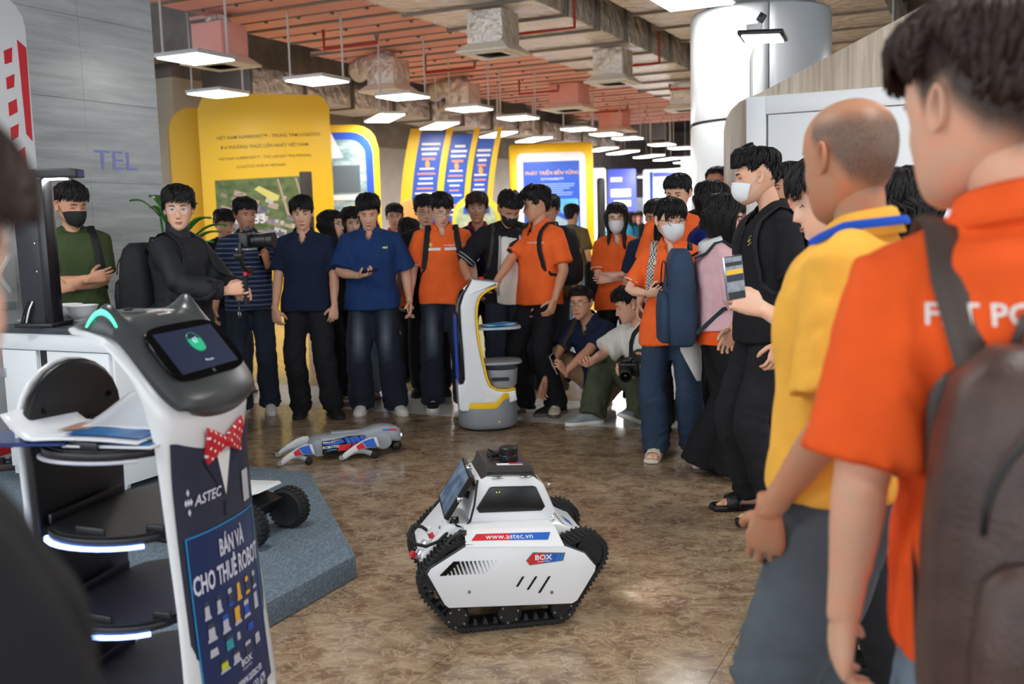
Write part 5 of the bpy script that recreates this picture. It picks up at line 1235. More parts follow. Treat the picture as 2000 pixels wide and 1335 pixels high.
    for s in (-1, 1):
        top_ = HJ[s] + np.array([-s * .006, 0, .05]); th = K[s] - HJ[s]; shn = A[s] - K[s]; end = A[s] + norm(shn) * bt.get('drop', .028) if bt.get('long', True) else K[s] + shn * .8
        g2 = g ** .5
        parts.append(tubes([top_, HJ[s] + th * .12, HJ[s] + th * .55, K[s] - th * .03, K[s] + shn * .08, K[s] + shn * .5, end],
                           [.080 * g2, w3[0] * g2, (w3[0] * .45 + w3[1] * .55) * g2, w3[1], w3[1], (w3[1] + w3[2]) / 2, w3[2]], 16))
    V, F = voxel(parts, vox, 3)
    Nn = vnormals(V, F); am = bt.get('wr', .0075)
    bend = np.minimum.reduce([np.linalg.norm(V - K[s], axis=1) for s in (-1, 1)]); low = sstep(V[:, 2], .30, .08)
    w_ = vnoise(V * [7, 7, 10] + seed * 2.3); w2 = vnoise(V * [14, 14, 30] + seed * 4.1 + np.stack([0 * V[:, 0], 0 * V[:, 0], V[:, 0] * 16], -1))
    V = V + Nn * (am * (w_ + (np.abs(w2) - .3) * (.5 + 1.6 * np.exp(-(bend / .13) ** 2) + 1.6 * low)))[:, None]
    if not (z > 0): V[:, 2] = np.maximum(V[:, 2], .012)
    P.pants = quads(bt.get('name', 'trousers'), V * k, F, bt['mat'], root)
    # ---- shoes
    if shoes is not None:
        for s in (-1, 1): make_shoe(root, shoes, A[s] * k, FY[s], s, k, feet.get(s, {}).get('pitch', 0))
    P.N, P.RT, P.S, P.E, P.W, P.HF, P.K, P.A, P.hd, P.Hm, P.Pv, P.HJ = N, RT, S, E, W, HF, K, A, hd, Hm, Pv, HJ
    return P

def shade_scalp(body, HM, kind, base):
    """short stubble over the scalp, stored as a point attribute that tints the skin"""
    me = body.data; n = len(me.vertices); co = np.empty(n * 3); me.vertices.foreach_get('co', co); co = co.reshape(-1, 3)
    inv = np.array(HM.inverted()); L = co @ inv[:3, :3].T + inv[:3, 3]; a = np.degrees(np.abs(np.arctan2(L[:, 0], L[:, 1]))); z = L[:, 2]
    near = (np.abs(L[:, 0]) < .0785) & (np.abs(L[:, 1]) < .13) & (z > -.13) & (z < .13)
    if kind == 'bald':
        zl = np.interp(a, [0, 50, 75, 82, 92, 104, 115, 140, 180], [.14, .12, .05, .0, .01, .03, .0, -.05, -.07]); m = sstep(z - zl, -.012, .022) * (1 - .8 * sstep(z, .05, .10)) * .85
    else:
        zl = np.interp(a, [0, 60, 74, 82, 92, 104, 115, 140, 180], [.14, .06, .01, -.005, .01, .03, .0, -.04, -.062]); m = sstep(z - zl, -.02, .03)
    at = me.attributes.new('scalp', 'FLOAT', 'POINT'); at.data.foreach_set('value', (m * near).astype(np.float32))
    mt = base.copy(); mt.name = 'skin_scalp_' + kind; nn, l, b = nodes(mt); an = nn.new('ShaderNodeAttribute'); an.attribute_name = 'scalp'
    tc = nn.new('ShaderNodeTexCoord'); nz = nn.new('ShaderNodeTexNoise'); nz.inputs['Scale'].default_value = 420; l.new(tc.outputs['Object'], nz.inputs['Vector'])
    r = ramp(mt.node_tree, [(.4, rgb(66, 58, 54)), (.62, rgb(120, 104, 92))] if kind == 'bald' else [(.4, rgb(30, 24, 22)), (.65, rgb(84, 66, 58))]); l.new(nz.outputs['Fac'], r.inputs[0])
    src = b.inputs['Base Color'].links[0].from_socket; mx = nn.new('ShaderNodeMix'); mx.data_type = 'RGBA'; l.new(an.outputs['Fac'], mx.inputs['Factor']); l.new(src, mx.inputs['A']); l.new(r.outputs[0], mx.inputs['B']); l.new(mx.outputs['Result'], b.inputs['Base Color'])
    me.materials[0] = mt
def make_shoe(root, sp, a, yaw, s, k, pitch=0):
    q = R_(-yaw); T = Matrix.Translation((a[0], a[1], 0 if pitch == 0 else a[2] - .085 * k)) @ Matrix.Rotation(q, 4, 'Z') @ Matrix.Rotation(R_(-pitch), 4, 'X') @ Matrix.Scale(k * sp.get('sc', 1.06), 4)
    kind = sp.get('kind', 'sneaker')
    def out(y):                                  # half width of the sole along the foot
        return np.interp(y, [-.075, -.06, -.03, .03, .08, .13, .165, .185, .192], [.012, .028, .034, .032, .040, .045, .037, .020, .006])
    ys = [-.073, -.066, -.05, -.02, .02, .06, .10, .13, .155, .175, .188]
    if kind == 'sandal':
        out2 = [(-.07, .03), (-.02, .04), (.05, .04), (.12, .05), (.175, .045)]
        poly = [(-.02, -.078)] + [(-w, y) for y, w in out2] + [(0, .195)] + [(w, y) for y, w in out2[::-1]] + [(.02, -.078)]
        so = MB().prism(poly, .0, .026, 'z', bev=.008, M=T).build('sandal', sp['sole'], root, smooth=50)
        rows = []
        for yy, zz in ((.055, .078), (.075, .074), (.105, .064), (.12, .058)):
            rows.append([(-.050, yy, .012), (-.048, yy, .040), (-.034, yy, zz), (0, yy, zz + .010), (.034, yy, zz), (.048, yy, .040), (.050, yy, .012)])
        b = MB(); b.loft(rows, 0, caps=False, closed=False, M=T); st = b.build('strap', sp['mat'], so, smooth=60)
        m = st.modifiers.new('thickness', 'SOLIDIFY'); m.thickness = .006
        return
    top = np.interp(ys, [-.075, -.05, .0, .04, .08, .12, .16, .19], [.075, .095, .098, .092, .074, .060, .048, .030])
    rings = []
    for y, tz in zip(ys, top):
        w = out(y); ring = []
        for t in np.arange(16) * 2 * PI / 16:
            c, si = math.cos(t), math.sin(t); ring.append((w * 1.0 * math.copysign(abs(c) ** .7, c) * (1 if si < .3 else 1 - .35 * (si - .3)), y, .012 + (tz - .012) * (si * .5 + .5)))
        rings.append(ring)
    sh = MB().loft(rings, 0, M=T).build('shoe', sp['mat'], root, smooth=70)
    st = sp.get('solet', .026)
    L = []
    for y in [-.079] + list(np.linspace(-.07, .185, 12)) + [.196]: L.append((float(out(np.clip(y, -.075, .19)) + .005), float(y)))
    poly = [(-w, y) for w, y in L] + [(w, y) for w, y in L[::-1]]
    MB().prism(poly, 0, st, 'z', bev=.005, M=T).build('sole', sp['sole'], sh, smooth=50)
    b = MB()
    for i in range(4):
        y = .04 + i * .021; z = float(np.interp(y, ys, top)) + .001; w = .020
        b.tube([(-w, y, z - .007), (0, y + .003, z + .002), (w, y, z - .007)], .0028, 5, M=T)
    b.build('laces', sp.get('lace', sp['sole']), sh, smooth=70)
    if sp.get('stripes'):
        b = MB()
        for sd in (-1, 1):
            for i in range(3):
                y = .0 + i * .022; x = sd * (float(out(y)) + .0015)
                b.add([(x, y, .03), (x, y + .012, .03), (x * .86, y + .006, .068), (x * .86, y - .006, .068)], [(0, 1, 2, 3)], 0, T)
        b.build('stripes', sp['stripes'], sh, smooth=0)

def conform(P, pts2, k, back=False, off=.003, side_dir=None):
    """drop (x,z) points onto the shirt from the front (or back)"""
    out = []; d = Vector((0, -1, 0)) if not back else Vector((0, 1, 0)); last = None
    for x, z in pts2:
        o = Vector((x, 1.2 if not back else -1.2, z)); hit = P.bvh.ray_cast(o, d)
        if hit[0] is None: out.append(last or Vector((x, 0, z))); continue
        last = hit[0] - d * off; out.append(last)
    return out
def decal(P, V2, F, m, name, parent, c, back=False, off=.003):
    """flat artwork V2 (x,y) centred on chest point c=(x,z), laid onto the shirt"""
    sg = -1 if not back else 1
    pts = conform(P, [(c[0] + sg * v[0], c[1] + v[1]) for v in V2], P.k, back, off)
    return MB().add(pts, F).build(name, m, parent, smooth=0)
def strip_vf(w, h, n=10):
    V = [(-w / 2 + w * i / n, y) for y in (-h / 2, h / 2) for i in range(n + 1)]
    return V, [(i, i + 1, n + 2 + i, n + 1 + i) for i in range(n)]
def placket(P, m, N, k):
    V, F = strip_vf(.12, .030, 8); V = [(y, x) for x, y in V]
    n = (N - np.array([0, 0, .150])) * k
    o = decal(P, [(v[0] * k, v[1] * k) for v in V], F, m, 'placket', P.shirt, (float(n[0]), float(n[2])), off=.004)
    so = o.modifiers.new('thickness', 'SOLIDIFY'); so.thickness = .003; so.offset = 0
    for i in range(2):
        p = conform(P, [(float(n[0]), float(n[2]) + (.03 - .045 * i) * k)], k, off=.006)[0]; MB().ell(p, (.005, .003, .005), 8, 5).build('button', m, P.shirt, smooth=180)
def W2(P, p): return P.M @ Vector(tuple(float(c) for c in p))       # person local -> world
def hand_frame(P, s):                             # world matrix at the palm: x thumb side, y fingers, z back of hand
    d, palm, hn, Rm = P.HF[s]; c = (P.W[s] + d * .075 + palm * .02) * P.k
    L = Matrix([list(Rm[i]) + [c[i]] for i in range(3)] + [[0, 0, 0, 1]])
    return P.M @ L
# ------------------------------------------------------------------ tracked robot
M_TW = mat('tracked_white', rgb(230, 232, 236), .3, coat=.15); M_LIDG = mat('lid_graphite', rgb(72, 68, 68), .35, metal=.3)
tr = thing('tracked_robot', 'white tracked robot with black rubber tracks and a sensor on its roof', 'robot', (-.251, 3.454, 0), R_(10.05))
def path_even(poly, step):
    P = [np.array(p, float) for p in poly]; P.append(P[0]); out = []; acc = 0
    seg = [(P[i], P[i + 1]) for i in range(len(P) - 1)]; tot = sum(np.linalg.norm(b - a) for a, b in seg); n = int(tot / step); step = tot / n; i = 0; d0 = 0
    for k in range(n):
        s = k * step
        while s > d0 + np.linalg.norm(seg[i][1] - seg[i][0]): d0 += np.linalg.norm(seg[i][1] - seg[i][0]); i += 1
        a, b = seg[i]; out.append(a + (b - a) * (s - d0) / np.linalg.norm(b - a))
    return out
def round_poly(poly, r=.03, n=4):
    out = []; m = len(poly)
    for i in range(m):
        p = np.array(poly[i], float); a = np.array(poly[i - 1], float); b = np.array(poly[(i + 1) % m], float)
        la, lb = np.linalg.norm(a - p), np.linalg.norm(b - p); rr = min(r, la * .45, lb * .45); s = p + (a - p) / la * rr; e = p + (b - p) / lb * rr
        for q in np.linspace(0, 1, n + 1): out.append(tuple((1 - q) ** 2 * s + 2 * q * (1 - q) * p + q * q * e))
    return out
TRK = round_poly([(.02, .008), (.43, .008), (.590, .235), (.585, .300), (.52, .330), (.44, .303), (.12, .305), (.06, .345), (-.005, .325), (-.100, .225), (-.106, .16)], .045, 5)
def track(y0, y1, face_y):
    t = MB(); inner = []
    C_ = np.mean(TRK, 0)
    pts = path_even(TRK, .012); n = len(pts); rings = []
    for i in range(n):
        tg = norm(np.array(pts[(i + 1) % n]) - pts[i - 1]); nn = np.array([tg[1], -tg[0]]); p = np.array(pts[i])
        rings.append([(p[0], y0, p[1]), (p[0], y1, p[1]), (p[0] - nn[0] * .012, y1, p[1] - nn[1] * .012), (p[0] - nn[0] * .012, y0, p[1] - nn[1] * .012)])
    rings.append(rings[0]); t.loft(rings, 0, caps=False); tk = t.build('track_belt', M_RUB, tr, smooth=30)
    pts = path_even(TRK, .0185); n = len(pts); lug = MB()
    for i in range(n):
        tg = norm(np.array(pts[(i + 1) % n]) - pts[i - 1]); nn = np.array([tg[1], -tg[0]]); p = np.array(pts[i]); ym = (y0 + y1) / 2
        for ya, yb, sh in ((y0 - .001, ym + .006, -.010), (ym - .006, y1 + .001, .010)):
            s0, s1 = (sh, -sh * .0) if sh < 0 else (0, sh * -1)
            if sh < 0: a0, b0 = -.010, .004
            else: a0, b0 = .004, -.010
            Vv = []
            for y, off in ((ya, a0), (yb, b0)):
                for w, hh in ((-.005, -.002), (.005, -.002), (.0035, .0065), (-.0035, .0065)): Vv.append((p[0] + tg[0] * (off + w) + nn[0] * hh, y, p[1] + tg[1] * (off + w) + nn[1] * hh))
            lug.add(Vv, [(0, 1, 2, 3), (7, 6, 5, 4), (0, 4, 5, 1), (1, 5, 6, 2), (2, 6, 7, 3), (3, 7, 4, 0)])
    tag(lug.build('tread_lugs', M_RUB, tk, smooth=0), kind='stuff')
    pts = path_even(TRK, .037); n = len(pts); gd = MB()
    for i in range(n):
        tg = norm(np.array(pts[(i + 1) % n]) - pts[i - 1]); nn = np.array([tg[1], -tg[0]]); p = np.array(pts[i]) - nn * .011
        Vv = []
        for y in (y0 + .02, y0 + .05):
            for w, hh in ((-.010, .002), (.010, .002), (.003, -.024), (-.003, -.024)): Vv.append((p[0] + tg[0] * w + nn[0] * hh, y, p[1] + tg[1] * w + nn[1] * hh))
        gd.add(Vv, [(0, 1, 2, 3), (7, 6, 5, 4), (0, 4, 5, 1), (1, 5, 6, 2), (2, 6, 7, 3), (3, 7, 4, 0)])
    tag(gd.build('guide_teeth', mat('tooth_rubber', rgb(40, 46, 52), .6), tk, smooth=0), kind='stuff')
    for x_, z_, r_ in ((.026, .062, .046), (.218, .060, .046), (.417, .058, .046)):
        w = MB(); w.lathe([(r_ * .5, 0), (r_, .002), (r_, .05), (r_ * .92, .056), (r_ * .86, .056), (r_ * .80, .050), (.001, .050)], 28, M=Matrix.Translation((x_, y0 + .055, z_)) @ Matrix.Rotation(PI / 2, 4, 'X')); wh = w.build('road_wheel', M_BLACK, tr, smooth=40)
        if face_y < .2:
            for i in range(6):
                a = i * PI / 3 + .3; MB().cyl((x_ + r_ * .72 * math.cos(a), y0 - .004, z_ + r_ * .72 * math.sin(a)), (x_ + r_ * .72 * math.cos(a), y0 + .006, z_ + r_ * .72 * math.sin(a)), .0042, n=8).build('bolt', M_CHROME, wh)
    for x_, z_, r_ in ((.530, .262, .055), (-.040, .215, .05)): MB().cyl((x_, y0 + .01, z_), (x_, y1 - .01, z_), r_, n=28).build('sprocket', M_BLACK, tr, smooth=40)
    MB().box((.22, (y0 + y1) / 2 + .02, .115), (.46, .03, .035), bev=.004).build('bogie_beam', M_BLACK, tr)
track(.0, .115, 0); track(.43, .545, .43)
hull = [(-.075, .155), (-.02, .10), (.46, .10), (.56, .22), (.54, .29), (.43, .345), (.02, .375), (-.085, .26)]
MB().prism(hull, .11, .435, 'y', bev=.005).build('hull', M_TW, tr, smooth=30)
PAN = [(-.076, .241), (-.064, .259), (.063, .330), (.063, .318), (.424, .302), (.430, .300), (.499, .268), (.540, .216), (.536, .197), (.468, .093), (.448, .083), (-.005, .110), (-.02, .125)]
PAN = [p for p in PAN if p != (.063, .318)]
MB().prism([((x - .23) * 1.026 + .23, (z - .2) * 1.055 + .2) for x, z in PAN], -.012, -.002, 'y', bev=.002).build('side_panel_trim', M_BLACK, tr, smooth=30)
sp = MB().prism(PAN, -.020, -.012, 'y', bev=.003).build('side_panel', M_TW, tr, smooth=30)
sk = MB(); top_l, top_r = (.068, .368), (.405, .352)
for (a, b, c, d) in (((.063, -.020, .330), (.424, -.020, .302), (.405, .05, .356), (.070, .05, .372)), ): sk.add([a, b, c, d] + [(p[0], p[1] + .004, p[2] - .008) for p in (a, b, c, d)], [(0, 1, 2, 3), (7, 6, 5, 4), (0, 4, 5, 1), (1, 5, 6, 2), (2, 6, 7, 3), (3, 7, 4, 0)])
sk.add([(.070, .05, .372), (.405, .05, .356), (.40, .15, .357), (.07, .15, .374)] + [(.070, .05, .364), (.405, .05, .348), (.40, .15, .349), (.07, .15, .366)], [(0, 1, 2, 3), (7, 6, 5, 4), (0, 4, 5, 1), (1, 5, 6, 2), (2, 6, 7, 3), (3, 7, 4, 0)])
sk.build('upper_skirt', M_TW, sp, smooth=0)
def side_art(name, poly, m, y=-.0215): MB().prism(poly, y - .001, y + .002, 'y').build(name, m, sp, smooth=0)
side_art('logo_plate_edge', [(.280, .262), (.306, .290), (.426, .279), (.417, .249), (.292, .243)], M_CHROME)
side_art('logo_red', [(.284, .262), (.308, .286), (.352, .282), (.344, .247), (.294, .246)], M_PRED, -.0225); side_art('logo_blue', [(.352, .282), (.421, .276), (.413, .251), (.344, .247)], mat('logo_blue', rgb(36, 96, 190), .4), -.0225)
for q in (.392, .404): side_art('logo_stripe', [(q, .252), (q + .004, .252), (q + .013, .276), (q + .009, .276)], M_CYAN, -.0235)
text_obj('BOX', .026, M_PW, sp, frame((.343, -.0262, .269), (1, 0, -.04), (0, 0, 1)), xs=1.15, bold=.03); text_obj('ROBOTICS', .0085, M_PW, sp, frame((.345, -.0262, .254), (1, 0, -.04), (0, 0, 1)), xs=1.15)
for a, b in (((.269, .203), (.244, .167)), ((.317, .199), (.283, .152)), ((.366, .195), (.325, .136))):
    side_art('vent_slot', [(b[0] - .004, b[1]), (b[0] + .005, b[1]), (a[0] + .004, a[1]), (a[0] - .005, a[1])], M_GLOSSB)
for x_, z_ in ((.07, .165), (.372, .135)): MB().cyl((x_, -.026, z_), (x_, -.018, z_), .006, n=12).build('screw', M_CHROME, sp)
ck = MB(); r = random.Random(2)
for i in range(22):
    for j in range(9):
        x = -.028 + i * .0075; z = .236 + j * .0052; xs_ = x + (z - .236) * 1.1
        q = i / 21; sz = max(.0, 1.02 - 1.0 * q)
        if (i + j) % 2 and q > .12: continue
        if q < .12 + 0 and (xs_ < -.03): continue
        h_ = .0062 * (.25 + sz) * .5; w_ = .0085 * (.25 + sz) * .5
        ck.add([(xs_ - w_, -.0218, z - h_ - .0016 * i * .2), (xs_ + w_, -.0218, z - h_ - .0016 * i * .2), (xs_ + w_ + .003, -.0218, z + h_ - .0016 * i * .2), (xs_ - w_ + .003, -.0218, z + h_ - .0016 * i * .2)], [(0, 1, 2, 3)])
tag(ck.build('halftone_print', M_GLOSSB, sp, smooth=0), kind='stuff')
def skp(x, v): a = Vector((.063 + (x) * .361, -.020, .330 - x * .028)); b = Vector((.070 + x * .335, .05, .372 - x * .016)); return a.lerp(b, v) + Vector((0, -.0015, .0015))
def sk_poly(name, po, m, o=0): MB().add([skp(*p) + Vector((0, -o, o)) for p in po], [tuple(range(len(po)))]).build(name, m, sp, smooth=0)
sk_poly('web_band_red', [(.06, .34), (.46, .34), (.48, .72), (.12, .72)], M_PRED); sk_poly('web_band_blue', [(.46, .34), (.86, .34), (.92, .72), (.48, .72)], mat('logo_blue'))
V, F = text_vf('www.astec.vn', .034, shear=.2); sk = MB(); sk.add([skp(.46 + v[0] * 1.02 / .36 * 1.3 * .72, .53 + v[1] / .08 * .95) + Vector((0, -.001, .001)) for v in V], F); sk.build('lettering', M_PW, sp, smooth=0)
# cabin
CF = [(.095, .385), (.133, .523), (.168, .537), (.350, .525), (.386, .494), (.429, .386), (.384, .318), (.136, .328)]
cab = MB(); y0, y1 = .14, .42
rg = [[(x, y0, z) for x, z in CF], [(x, y1, z + .0) for x, z in CF]]
cabin = MB().prism(CF, y0, y1, 'y', bev=.006).build('cabin', M_TW, tr, smooth=30)
wn = [(.127, .422), (.178, .496), (.188, .500), (.345, .492), (.356, .486), (.388, .409), (.374, .394), (.138, .404)]
MB().prism(wn, y0 - .005, y0 + .001, 'y', bev=.002).build('window', mat('cabin_window', rgb(12, 13, 16), .32), cabin, smooth=30)
for x_, m_ in ((.205, rgb(255, 150, 40)), (.216, rgb(60, 220, 60))): MB().ell((x_, y0 - .006, .478), (.002, .001, .002), 8, 5).build('indicator', mat('indicator_%d' % int(x_ * 1000), m_, .4, emit=m_, es=2), cabin)
lid = MB(); LT = [(.120, .500), (.160, .540), (.175, .565), (.340, .557), (.358, .527), (.398, .470)]
ring = [[(x, y, z + (.012 if 1 < i < 4 else 0)) for i, (x, z) in enumerate(LT)] + [(x, y, z - .012) for x, z in LT[::-1]] for y in (y0 + .006, y0 + .05, y1 - .05, y1 - .004)]
lid.loft(ring, 0); lidO = lid.build('roof_lid', M_LIDG, tr, smooth=25)
for x_ in (.21, .315): MB().box((x_, y0 - .002, .533 if x_ < .25 else .530), (.04, .012, .008), bev=.002).build('hinge', M_CHROME, cabin)
lz = .566
li = MB().lathe([(.034, .0), (.036, .004), (.036, .024), (.034, .026), (.0345, .028), (.036, .030), (.036, .052), (.033, .055), (.001, .056)], 32, M=Matrix.Translation((.268, .22, lz + .008))).build('lidar', M_BLACK, lidO, smooth=40)
MB().box((.222, .30, lz + .018), (.05, .03, .018), bev=.003).build('junction', M_BLACK, lidO)
MB().tube([(.235, .22, lz + .016), (.205, .20, lz + .02), (.19, .23, lz + .04), (.20, .28, lz + .045), (.22, .29, lz + .028)], .0035, 6).build('cable', M_RUB, lidO, smooth=180)
MB().box((.262, .165, lz + .0085), (.098, .020, .003), bev=.001, rot=(0, R_(2.8), 0)).build('roof_label', M_PW, lidO); MB().box((.285, .164, lz + .010), (.05, .016, .003), rot=(0, R_(2.8), 0)).build('label_red', M_PRED, lidO); MB().box((.302, .164, lz + .0102), (.018, .0162, .003), rot=(0, R_(2.8), 0)).build('label_blue', mat('logo_blue'), lidO)
MB().box((.405, .14, .49), (.008, .02, .02), bev=.002).build('latch', M_CHROME, cabin)
# tablet at the rear end
tA = [Vector(p) for p in ((.122, .13, .535), (.020, .13, .385), (.020, .33, .415), (.122, .33, .565))]
tn = (tA[1] - tA[0]).cross(tA[3] - tA[0]).normalized();
if tn.x > 0: tn = -tn
def slab(P4, d, name, m, parent):
    V = [p for p in P4] + [p + d for p in P4]; return MB().add(V, [(0, 1, 2, 3), (7, 6, 5, 4), (0, 4, 5, 1), (1, 5, 6, 2), (2, 6, 7, 3), (3, 7, 4, 0)]).build(name, m, parent, smooth=0)
tab = slab(tA, tn * .018, 'tablet', M_BLACK, tr)
c4 = sum(tA, Vector()) / 4; slab([c4 + (p - c4) * .90 + tn * .0185 for p in tA], tn * .001, 'tablet_screen', mat('tablet_screen', rgb(70, 88, 110), .1, noise=(18, rgb(120, 132, 150), (1, 1, 1)), emit=rgb(60, 70, 86), es=.25), tab)
for a, b in ((0, 1), (0, 3)):
    m_ = (tA[a] + tA[b]) / 2; MB().box(m_ + tn * .009, (.02, .03, .02), bev=.003).build('tablet_clip', M_CHROME, tab)
MB().tube([c4 - tn * .002, c4 - tn * .04, (.12, .24, .44)], .014, 10).build('tablet_arm', M_BLACK, tr)
MB().tube([(.03, .12, .395), (.05, .11, .37), (.075, .115, .36), (.10, .12, .38), (.118, .122, .44), (.128, .125, .50), (.135, .135, .53)], .004, 6).build('cable', M_RUB, tr, smooth=180)
MB().tube([(.035, .14, .385), (.02, .12, .35), (-.02, .09, .325), (-.07, .06, .318), (-.115, .05, .335), (-.135, .07, .365), (-.115, .10, .385), (-.08, .13, .372), (-.055, .16, .345)], .0065, 8).build('thick_cable', M_RUB, tr, smooth=180)
def conn(p0, d, m1, m2, nm):
    p0 = Vector(p0); d = Vector(d).normalized(); c = MB().cyl(p0, p0 + d * .022, .011, n=12).build(nm, m1, tr, smooth=40); MB().cyl(p0 + d * .022, p0 + d * .040, .013, n=12).build('connector_ring', m2, c, smooth=40)
conn((-.040, .165, .318), (-.4, -.1, 1), M_PRED, M_PORC, 'cable_connector'); conn((-.085, .19, .235), (-1, -.2, .6), M_CHROME, M_PRED, 'stop_knob')
MB().cyl((-.068, .16, .29), (-.060, .16, .305), .018, n=16).build('socket', M_CHROME, tr); MB().cyl((-.088, .17, .255), (-.078, .17, .27), .020, n=16).build('socket', M_CHROME, tr)
MB().box((-.042, .15, .300), (.004, .03, .03), bev=.001, rot=(0, R_(40), 0)).build('blue_display', mat('mini_display', rgb(30, 60, 160), .2, emit=rgb(40, 90, 220), es=1.0), tr); MB().box((.045, .135, .375), (.03, .008, .045), bev=.002).build('black_tag', M_GLOSSB, tr)
for q in range(3): MB().cyl((-.01 + .02 * q, .15 + .06 * q, .352), (-.01 + .02 * q, .15 + .06 * q, .362), .005, n=8).build('screw', M_CHROME, tr)
for yb in (.012, .50):
    MB().tube([(-.005, yb + .02, .300), (.0, yb + .02, .325), (.015, yb + .02, .345), (.055, yb + .02, .375), (.068, yb + .02, .374), (.066, yb + .02, .335)], .007, 8).build('grab_handle', M_BLACK, tr, smooth=180)
MB().box((.40, .27, .352), (.05, .25, .02), bev=.003).build('front_rail', M_CHROME, tr)
MB().prism([(.455, .338), (.525, .285), (.53, .289), (.46, .343)], .16, .39, 'y').build('front_flap', M_TW, tr); MB().prism([(.478, .325), (.512, .299), (.514, .302), (.480, .328)], .20, .27, 'y').build('front_label', mat('logo_blue'), tr)
hl = bpy.data.lights.new('robot_headlight', 'SPOT'); hl.energy = 3.5; hl.spot_size = R_(70); hl.spot_blend = .8; hl.shadow_soft_size = .03; hl.color = (.82, .88, 1)
ho = bpy.data.objects.new('headlight', hl); COL.objects.link(ho); ho.parent = tr; ho.location = (.60, .27, .20); ho.rotation_euler = (0, R_(-62), R_(-12))

# ------------------------------------------------------------------ robot dog lying on the floor
M_DOG = mat('dog_grey', rgb(150, 158, 166), .35); M_DOGW = mat('dog_white', rgb(214, 218, 222), .35); M_DBL = mat('dog_blue', rgb(44, 100, 196), .4)
dg = thing('robot_dog', 'grey robot dog with blue and red panels lying on the floor', 'robot', (-1.10, 6.30, 0), R_(16))
secs = [(-.20, .060, .045, .10), (-.16, .075, .06, .10), (-.05, .080, .062, .10), (.08, .080, .062, .105), (.14, .075, .062, .115), (.20, .07, .058, .135), (.26, .070, .055, .14), (.31, .068, .052, .135), (.35, .062, .048, .125), (.365, .045, .036, .12)]
rings = []
for x_, a, b, zc in secs: rings.append([(x_, a * math.copysign(abs(math.cos(t)) ** .6, math.cos(t)), zc + b * math.copysign(abs(math.sin(t)) ** .6, math.sin(t))) for t in np.arange(24) * PI / 12])
MB().loft(rings, 0).build('torso', M_DOG, dg, smooth=50)
